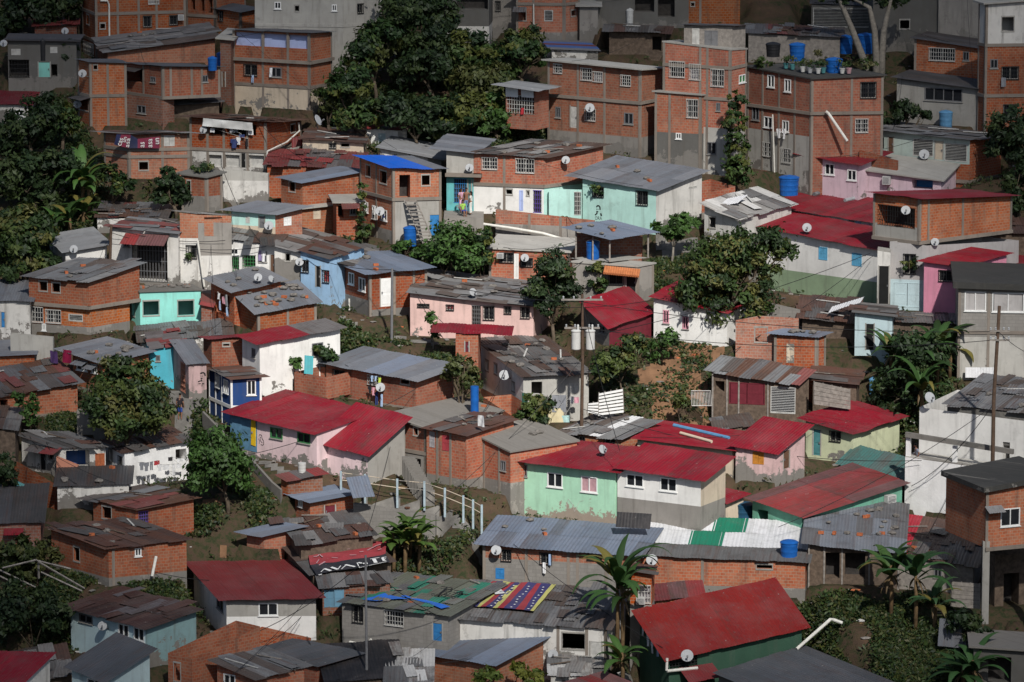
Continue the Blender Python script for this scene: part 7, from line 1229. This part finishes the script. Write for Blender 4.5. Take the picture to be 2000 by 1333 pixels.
slats('tall white pallet fence beside the utility pole', [(1168, 812, 0), (1218, 806, .2), (1216, 758, .2), (1170, 767, 0)], 7, 4, 'whitepaint', yf); slats('low white pallet fence left of the tall one', [(1148, 806, 0), (1168, 810, 0), (1169, 784, 0), (1149, 787, 0)], 4, 2, 'whitepaint', yf-.1); slats('white picket gate on the dirt slope', [(1351, 793, 0), (1390, 793, 0), (1388, 764, 0), (1350, 764, 0)], 0, 13, 'whitedull', gp(1370, 800)[1], 'picket_gate'); slats('grey board fence beside the column of the stilt house', [(1858, 1185, 0), (1914, 1190, 0), (1914, 1140, 0), (1860, 1136, 0)], 6, 3, 'woodgrey', gp(1885, 1205)[1], 'board_fence', .08); slats('rusty board fence behind the tall board shack', [(1590, 790, .3), (1660, 800, .5), (1660, 760, .5), (1590, 745, .3)], 5, 4, 'woodgrey', gp(1620, 810)[1], 'board_fence', .1)
for lab, qd, y in [('bare wooden roof frame at the left border', [((-5, 1112), (70, 1148)), ((0, 1126), (60, 1155)), ((5, 1110), (72, 1094)), ((75, 1098), (165, 1150)), ((80, 1118), (160, 1155)), ((66, 1094), (138, 1112)), ((26, 1150), (28, 1185)), ((75, 1100), (76, 1130))], gp(70, 1170)[1])]:
    root = empty('wooden_frame', aty(40, 1150, y), lab, 'frame')
    for a, b in qd: mb = MB(); mb.tube([aty(*a, y+rnd.uniform(-.5, .5)), aty(*b, y+rnd.uniform(-.5, .8))], .06, 'woodgrey', 4); mb.build('pole_bar', root)
# loose panels and odds
def panel(label, quad, y, pal, name='metal_sheet', seed=1):
    P = [aty(u, v, y+dy) for u, v, dy in quad]; mb = MB(); sheet(mb, P[0], P[1]-P[0], P[3]-P[0], pal, seed, jag=0); return tag(mb.build(name), label, 'metal sheet')
panel('tilted blue grey corrugated sheet propped beside the small brick house', [(690, 974, -.4), (732, 970, -.4), (708, 932, .6), (676, 933, .6)], gp(710, 1000)[1], 'bluegrey'); panel('large black framed panel leaning at the base of the white house', [(1203, 1030, -.3), (1269, 1034, -.3), (1269, 1008, .1), (1206, 1000, .1)], HS['whitelow'].X0[1]-1.2, 'tarp', 'black_panel'); panel('grey metal sheet standing on the slope at the lower right', [(1832, 1262, 0), (1898, 1268, 0), (1902, 1225, .2), (1836, 1208, .2)], gp(1860, 1265)[1], 'grey'); panel('white corrugated sheets standing below the grey slab house', [(1886, 738, 0), (1942, 738, 0), (1940, 718, .2), (1886, 718, .2)], HS['slabhouse'].X0[1]-.3, 'whitecorr'); panel('bright white sheet lying on the rusty shack', [(1617, 612, 0), (1680, 592, .8), (1664, 582, 1.4), (1625, 600, .9)], HS['rustmid'].X0[1]-.1, 'whitecorr'); panel('blue orange folded sheets at the low brick shed', [(528, 1026, 0), (556, 1022, 0), (548, 1010, .8), (522, 1012, .8)], HS['tinlow'].X0[1]+1.2, 'rust'); panel('turquoise sheet leaning on the brick parapet', [(594, 730, 0), (611, 732, 0), (612, 702, .1), (595, 694, .1)], HS['brickpar'].X0[1]+1.0, [((.08, .38, .42), .1)]); panel('white sheets stacked on the small brick house base', [(622, 1022, 0), (690, 1014, 0), (690, 1006, .6), (622, 1013, .6)], HS['patchwide'].X0[1]+4.4, 'whitecorr')
for lab, q, c in [('dark green board leaning below the brick parapet', [(28, 962), (42, 968), (48, 946), (34, 940)], 'tealdoor'), ('maroon board leaning below the brick parapet', [(36, 968), (48, 972), (52, 950), (42, 946)], 'maroon'), ('pale board leaning below the brick parapet', [(44, 972), (58, 978), (66, 958), (54, 950)], 'whitedull'), ('blue printed sheet hung below the brick parapet', [(56, 982), (72, 990), (80, 968), (64, 956)], 'tankpale')]:
    P = [aty(u, v, HS['leftpar'].X0[1]-.6+.2*(i > 1)) for i, (u, v) in enumerate(q)]; mb = MB(); mb.hexa([*P, *[p+np.array([0, -.05, .0]) for p in P]], c); tag(mb.build('leaning_board'), lab, 'board')
panel('red corrugated side panel leaning by the laundry house', [(570, 290, 0), (590, 285, 0), (585, 262, .2), (570, 270, .2)], HS['laundry'].X0[1]+2.5, 'redfaded'); panel('white scaly sheet on the grey white patched roof', [(1400, 405, 0), (1440, 398, 0), (1450, 385, 1), (1420, 388, 1)], HS['whitepatch'].X0[1]+2, 'whitecorr')
# flower pots on the roof garden
h = HS['curved']
for i, (u, v, c, cn) in enumerate([(1568, 141, 'plasticwhite', 'white'), (1582, 143, 'dishgrey', 'grey'), (1598, 144, 'plasticwhite', 'white'), (1608, 143, 'tealdoor', 'dark green'), (1645, 144, 'plasticwhite', 'white'), (1658, 144, 'curtainpink', 'pink'), (1548, 136, 'tealdoor', 'dark green'), (1535, 134, 'tealdoor', 'dark green')]):
    p = h.onR(u, v, .12); root = empty('flower_pot', p, f'{cn} planted pot on the roof edge of the curved brick house', 'flower pot', 'flower pots on the roof edge'); mb = MB(); mb.lathe(p, [(.13, 0), (.19, .32), (.21, .33), (.21, .38)], c, 12); mb.build('pot', root); P, Nn, L, C = crown_points([(p+np.array([0, 0, .65]), np.array([.3, .3, .35]))], GREENS['forest'], .2, 70, .4); leafmesh('foliage', P, Nn, L, L*.4, C, root)
for lab, u, v, r in [('bushy weeds growing on the roof garden left side', 1500, 125, (1.1, .7, .5)), ('tall weeds behind the blue tub on the roof garden', 1610, 118, (1.2, .6, .6)), ('weeds beside the white drum on the roof garden', 1690, 130, (.8, .6, .5))]:
    p = h.onR(u, v, .3); root = empty('roof_plant', p, lab, 'plant'); P, Nn, L, C = crown_points([(p, np.array(r))], GREENS['grass'], .28, 60, .5); leafmesh('foliage', P, Nn, L, L*.35, C, root); mb = MB(); mb.tube([p-np.array([0, 0, .4]), p], .04, 'bark', 5); mb.build('stem', root)
for lab, k, u, v, r in [('plants growing over the small brick box roof', 'plantbox', 398, 332, (.8, .8, .45)), ('grass growing on the messy patched roof of the peeling house', 'peeling', 650, 478, (2.3, .8, .3)), ('climbing plant around the left mint house window', 'minthouse', 1165, 372, (.4, .2, .5)), ('plants filling the window cage of the grey plaster house', 'overhang', 1776, 515, (.5, .3, .6)), ('plants in the window of the white plaster wall', 'bricktop', 374, 500, (.35, .2, .35)), ('potted plants at the white walkway by the pink house', 'pinkdoor', 578, 905, (.7, .5, .6))]:
    h = HS[k]; p = h.onR(u, v, .15) if k in ('plantbox', 'peeling') else (h.onA(u, v, .25) if k != 'overhang' else aty(u, v, h.X0[1]-.2)); root = empty('wall_plant', p, lab, 'plant'); P, Nn, L, C = crown_points([(p, np.array(r))], GREENS['forest'], .24, 75, .4); leafmesh('foliage', P, Nn, L, L*.4, C, root); mb = MB(); mb.tube([p-np.array([0, 0, .35]), p+np.array([0, 0, .1])], .03, 'bark', 5); mb.build('stem', root)
# balcony of the big white house
h = HS['bigwhite']; mb = MB(); up = HS['bigwhiteup']
for u in (1773, 1864): p = h.onA(u, 900, -.15); q = aty(u, 846+(u-1770)*.27, p[1]); mb = MB(); mb.obox(p-np.array([.13, 0, .1]), h.dA*-.27, -h.nA*.2, (0, 0, q[2]-p[2]+.1), 'whiterough'); mb.build('balcony_post', h.root)
a, b = aty(1768, 850, h.onA(1768, 893)[1]-.1), aty(1978, 884, h.X0[1]-.1); mb = MB(); mb.obox(a-np.array([0, 0, .13]), b-a, -h.nA*.22, (0, 0, .3), 'concretedark'); mb.build('balcony_beam', h.root)
# columns under the stilt house
h = HS['stilt']
for u, vb, dy in ((1926, 1200, 0), (2030, 1235, 0)): p = aty(u, 1060, h.X0[1]-1.5+dy); mb = MB(); mb.box(p[0]-.2, p[0]+.2, p[1]-.2, p[1]+.2, p[2]-6.5, p[2]+.1, 'cement'); mb.build('support_column', h.root)
# ------------------------------------------------------------------ people
def skinned(name, pts, edges, rad, mat, parent, rootv=0):
    me = bpy.data.meshes.new(name); me.from_pydata([tuple(p) for p in pts], edges, []); me.materials.append(MATS[mat]); o = bpy.data.objects.new(name, me); COL.objects.link(o)
    m = o.modifiers.new('skin', 'SKIN'); m.use_smooth_shade = True
    if not me.skin_vertices: me.skin_vertices.new() if hasattr(me.skin_vertices, 'new') else None
    sv = me.skin_vertices[0].data
    for i, r in enumerate(rad): sv[i].radius = (r, r) if not isinstance(r, tuple) else r; sv[i].use_root = (i == rootv)
    o.modifiers.new('sub', 'SUBSURF').levels = 1; o.modifiers['sub'].render_levels = 2
    dg = bpy.context.evaluated_depsgraph_get(); me2 = bpy.data.meshes.new_from_object(o.evaluated_get(dg)); o.modifiers.clear(); o.data = me2; me2.name = name
    if parent is not None: o.parent = parent; o.matrix_parent_inverse = Matrix.Translation(-parent.location)
    return o
def bakeskin(name, J, E, mat, parent, rootv=0):
    bpy.ops.object.select_all(action='DESELECT')
    me = bpy.data.meshes.new(name); me.from_pydata([tuple(map(float, p[:3])) for p in J], E, []); o = bpy.data.objects.new(name, me); COL.objects.link(o); m = o.modifiers.new('skin', 'SKIN'); m.use_smooth_shade = True
    bpy.context.view_layer.objects.active = o
    if not len(me.skin_vertices): bpy.ops.mesh.customdata_skin_add()
    sv = me.skin_vertices[0].data
    for i, p in enumerate(J): sv[i].radius = (p[3], p[4] if len(p) > 4 else p[3]); sv[i].use_root = (i == rootv)
    s = o.modifiers.new('sub', 'SUBSURF'); s.levels = 2; s.render_levels = 2
    dg = bpy.context.evaluated_depsgraph_get(); me2 = bpy.data.meshes.new_from_object(o.evaluated_get(dg)); bpy.data.objects.remove(o); me2.materials.clear(); me2.materials.append(MATS[mat]); o = bpy.data.objects.new(name, me2); COL.objects.link(o)
    me2.polygons.foreach_set('use_smooth', [True]*len(me2.polygons)); o.parent = parent; o.matrix_parent_inverse = Matrix.Translation(-parent.location); return o
def person(foot, H_, face, label, top=None, bottom=None, hair='short', shorts=False, lean=0., sit=False, tm=None, bm=None, knee=0.):
    k = H_/1.75; ca, sa = math.cos(face), math.sin(face); root = empty('person', foot, label, 'person')
    def W(x, f, z): return np.array([foot[0]+(x*ca+f*sa)*k, foot[1]+(x*sa-f*ca)*k, foot[2]+z*k])   # x: to the figure's side, f: forward
    hz, hf = (.52, .0) if sit else (.93, .0)
    tz = lambda z: hz+(z-.93); lf = lambda z: lean*(z-.93)
    J, E = [], []
    def a(x, f, z, r, r2=None): p = W(x, f, z); J.append((*p, r*k, (r2 or r)*k)); return len(J)-1
    pel = a(0, hf, hz, .13, .105); wst = a(0, lf(1.1), tz(1.1), .115, .09); ch = a(0, lf(1.32), tz(1.32), .145, .11); nk = a(0, lf(1.48), tz(1.48), .052); nk2 = a(0, lf(1.54)+.01, tz(1.545), .05); hd = a(0, lf(1.6)+.03, tz(1.62), .072, .082); hd2 = a(0, lf(1.68)+.02, tz(1.70), .07, .08); E += [(pel, wst), (wst, ch), (ch, nk), (nk, nk2), (nk2, hd), (hd, hd2)]
    arms, legs = [], []
    for s in (-1, 1):
        sh = a(.175*s, lf(1.42), tz(1.42), .055); el = a(.235*s, lf(1.15)-.01, tz(1.14), .042); wr = a(.23*s, lf(1)+.13, tz(.93), .028); hn = a(.225*s, lf(1)+.17, tz(.86), .034, .018); E += [(ch, sh), (sh, el), (el, wr), (wr, hn)]
        for q in range(4): f1 = a(.225*s+(q-1.5)*.014, lf(1)+.185, tz(.805-.008*(q in (1, 2))), .0085); f2 = a(.225*s+(q-1.5)*.013, lf(1)+.175, tz(.77-.01*(q in (1, 2))), .007); E += [(hn, f1), (f1, f2)]
        th_ = a(.225*s-.03*s, lf(1)+.19, tz(.835), .009); E.append((hn, th_)); arms.append((sh, el, wr))
        hp = a(.09*s, hf, hz-.05, .092); 
        kn = a(.1*s, hf+(.42 if sit else .03+knee*(s > 0)), (.5 if sit else .5), .06); an = a(.1*s, hf+(.4 if sit else -.0), .09, .038); he = a(.1*s, hf+(.43 if sit else .03), .04, .04); to = a(.115*s, hf+(.56 if sit else .16), .03, .032); E += [(pel, hp), (hp, kn), (kn, an), (an, he), (he, to)]; legs.append((hp, kn, an))
    body = bakeskin('body', J, E, 'skin', root)
    c = W(0, lf(1.65)+.02, tz(1.66)); fw = np.array([sa, -ca, 0]); sd_ = np.array([ca, sa, 0]); fm = MB()
    for s in (-1, 1): fm.blob(c+fw*.088*k+sd_*.032*s*k+np.array([0, 0, .0]), (.011*k,)*3, 'hair', 1, 0); fm.blob(c+sd_*.084*s*k, (.014*k, .02*k, .03*k), 'skin', 1, 0)
    fm.blob(c+fw*.1*k-np.array([0, 0, .03*k]), (.013*k, .016*k, .022*k), 'skin', 1, 0); fm.blob(c+fw*.085*k-np.array([0, 0, .07*k]), (.025*k, .01*k, .007*k), 'curtainred', 1, 0); fm.build('face', root, True)
    hm = MB(); hc = c+np.array([0, 0, .045*k])-fw*.018*k; hm.blob(hc, (.092*k, .098*k, .085*k), 'hair', 3, .05, 2)
    if hair == 'long':
        for q, r_ in ((-.05, .085), (-.15, .08), (-.26, .075), (-.37, .06), (-.46, .035)): hm.blob(hc+np.array([0, 0, q*k])-fw*.055*k, (r_*k, .055*k, .085*k), 'hair', 4, .06, 2)
    hm.build('hair', root, True)
    if tm:
        JT = [(*J[pel][:3], .142*k, .118*k), (*J[wst][:3], .132*k, .108*k), (*J[ch][:3], .158*k, .122*k), (*(np.array(J[ch][:3])*.45+np.array(J[nk][:3])*.55), .085*k)]; ET = [(0, 1), (1, 2), (2, 3)]
        for sh, el, wr in arms: i = len(JT); JT += [(*J[sh][:3], .066*k), (*(np.array(J[sh][:3])*.3+np.array(J[el][:3])*.7), .058*k)]; ET += [(2, i), (i, i+1)]
        bakeskin('shirt', JT, ET, tm, root)
    if bm:
        JT = [(*(np.array(J[pel][:3])*.6+np.array(J[wst][:3])*.4), .133*k, .11*k), (*J[pel][:3], .146*k, .12*k)]; ET = [(0, 1)]
        for hp, kn, an in legs:
            i = len(JT); JT += [(*J[hp][:3], .107*k), (*J[kn][:3], .076*k)]; ET += [(1, i), (i, i+1)]
            if not shorts: JT.append((*J[an][:3], .06*k)); ET.append((i+1, i+2))
        bakeskin('trousers' if not shorts else 'shorts', JT, ET, bm, root, 1)
    sm = MB()
    for hp, kn, an in legs: p = np.array(J[an+1][:3]); sm.blob(p+fw*.05*k-np.array([0, 0, .005]), (.055*k, .055*k, .04*k) if 0 else (.06*k, .06*k, .042*k), 'ironblack', 2, .02, 2); sm.blob(p+fw*.13*k-np.array([0, 0, .01]), (.05*k, .06*k, .034*k), 'ironblack', 2, .02, 2)
    sm.build('shoes', root, True); return root
for nm, c in (('shirtpink', (.62, .36, .50)), ('jeans', (.16, .22, .36)), ('clothwhite', (.66, .66, .62)), ('shirtgreen', (.33, .58, .10)), ('shortsblue', (.03, .07, .30)), ('shirtdark', (.025, .02, .024)), ('shirtgrey', (.2, .22, .27)), ('skinpale', (.33, .19, .13))): flat(nm, c, .85, .2)
pz = HS['tealporch']; yt = pz.X0[1]-1.4
def ft(u, v, dy=0.): return aty(u, v, yt+dy)
person(ft(901, 413), 1.55, .4, 'woman with long dark hair in a pink top on the terrace', hair='long', tm='shirtpink', bm='shirtpink'); person(ft(911, 417, -.15), 1.72, -.1, 'bare chested man in blue jeans standing on the terrace', bm='jeans'); person(ft(920, 419, -.5), 1.55, -1.9, 'woman with very long black hair in white clothes on the terrace', hair='long', tm='clothwhite', bm='clothwhite'); person(ft(904, 424, -.9), 1.5, .5, 'seated person in a green top and blue shorts on the terrace edge', sit=True, tm='shirtgreen', bm='shortsblue', shorts=True)
f = gp(351, 781); f[2] = T(f[0], f[1])+.05; person(f, 1.7, 2.9, 'man in a dark shirt and blue shorts walking up the alley', tm='shirtdark', bm='shortsblue', shorts=True, lean=.12, knee=.08)
h = HS['bigwhite']; p = h.onA(1793, 896, -.55); person(np.array([p[0], p[1], p[2]-.75]), 1.68, -1.2, 'person in a grey shirt leaning at the white balcony', tm='shirtgrey', bm='jeans', lean=.25)
# terrace slab under the people
mb = MB(); q = aty(868, 418, yt+1.6); e = aty(945, 420, yt+1.6); mb.box(q[0], e[0], yt-1.6, yt+1.6, ft(905, 418)[2]-2.6, ft(905, 418)[2]-.02, 'concrete'); tag(mb.build('terrace_base'), 'raised concrete terrace in front of the turquoise porch house', 'terrace')
# ------------------------------------------------------------------ camera, sky, sun
cd = bpy.data.cameras.new('camera'); cam = bpy.data.objects.new('camera', cd); COL.objects.link(cam); scene.camera = cam
cam.location = CAM; cam.rotation_euler = (math.pi/2-DOWN, 0, 0); cd.sensor_width = 36; cd.sensor_fit = 'HORIZONTAL'; cd.lens = 18/math.tan(HFOV/2); cd.clip_end = 6000; cd.clip_start = 1
SE, SA = R(SUN_EL), R(SUN_AZ)      # azimuth measured from the direction towards the camera (-y), positive to the right
sd = Vector((math.sin(SA)*math.cos(SE), -math.cos(SA)*math.cos(SE), math.sin(SE)))
sl = bpy.data.lights.new('sun', 'SUN'); so = bpy.data.objects.new('sun', sl); COL.objects.link(so); sl.energy = SUN_E; sl.angle = R(SUN_ANG); sl.color = (1, .965, .91)
so.rotation_euler = sd.to_track_quat('Z', 'Y').to_euler(); so.location = (0, -60, 120)
w = bpy.data.worlds.new('World'); scene.world = w; w.use_nodes = True; nt = w.node_tree
sk = nt.nodes.new('ShaderNodeTexSky'); sk.sky_type = 'NISHITA'; sk.sun_disc = False; sk.sun_elevation = SE; sk.sun_rotation = math.atan2(sd.x, sd.y)
nt.links.new(sk.outputs[0], nt.nodes['Background'].inputs[0]); nt.nodes['Background'].inputs[1].default_value = SKY_E
vs = scene.view_settings; vs.view_transform = 'Standard'; vs.look = 'None'; vs.exposure = EXPO; vs.gamma = 1; vs.use_curve_mapping = False
scene.cycles.max_bounces = 5; scene.cycles.diffuse_bounces = 3; scene.cycles.transparent_max_bounces = 4

# unseen clouds added to shade the slope's edges; their gap leaves its middle sunlit
cr_ = np.random.RandomState(21); mbc = MB(); S0 = np.array(sd)*1500+np.array([0, -3., 0]); e1 = np.cross(np.array(sd), (0, 0, 1.)); e1 /= np.linalg.norm(e1); e2 = np.cross(e1, np.array(sd)); n_ = 0
flat('shadepuff', (.85, .86, .88), 1., .05)
while n_ < 3200:
    a, rr_ = cr_.uniform(0, 6.2832), 150*math.sqrt(cr_.rand()); cov = EDGE_SHADE*min(1, max(0, (rr_-17)/33))**1.15; rad = cr_.uniform(4, 6.5); n_ += 1
    if cr_.rand() < -math.log(1-min(.95, cov))*.9: mbc.blob(S0+e1*rr_*math.cos(a)+e2*1.25*rr_*math.sin(a)+np.array([0, 0, cr_.uniform(-12, 12)]), (rad, rad, rad*.7), 'shadepuff', n_, .25)
tag(mbc.build('shade_puffs'), 'unseen white clouds high above the valley', None, None, 'stuff')
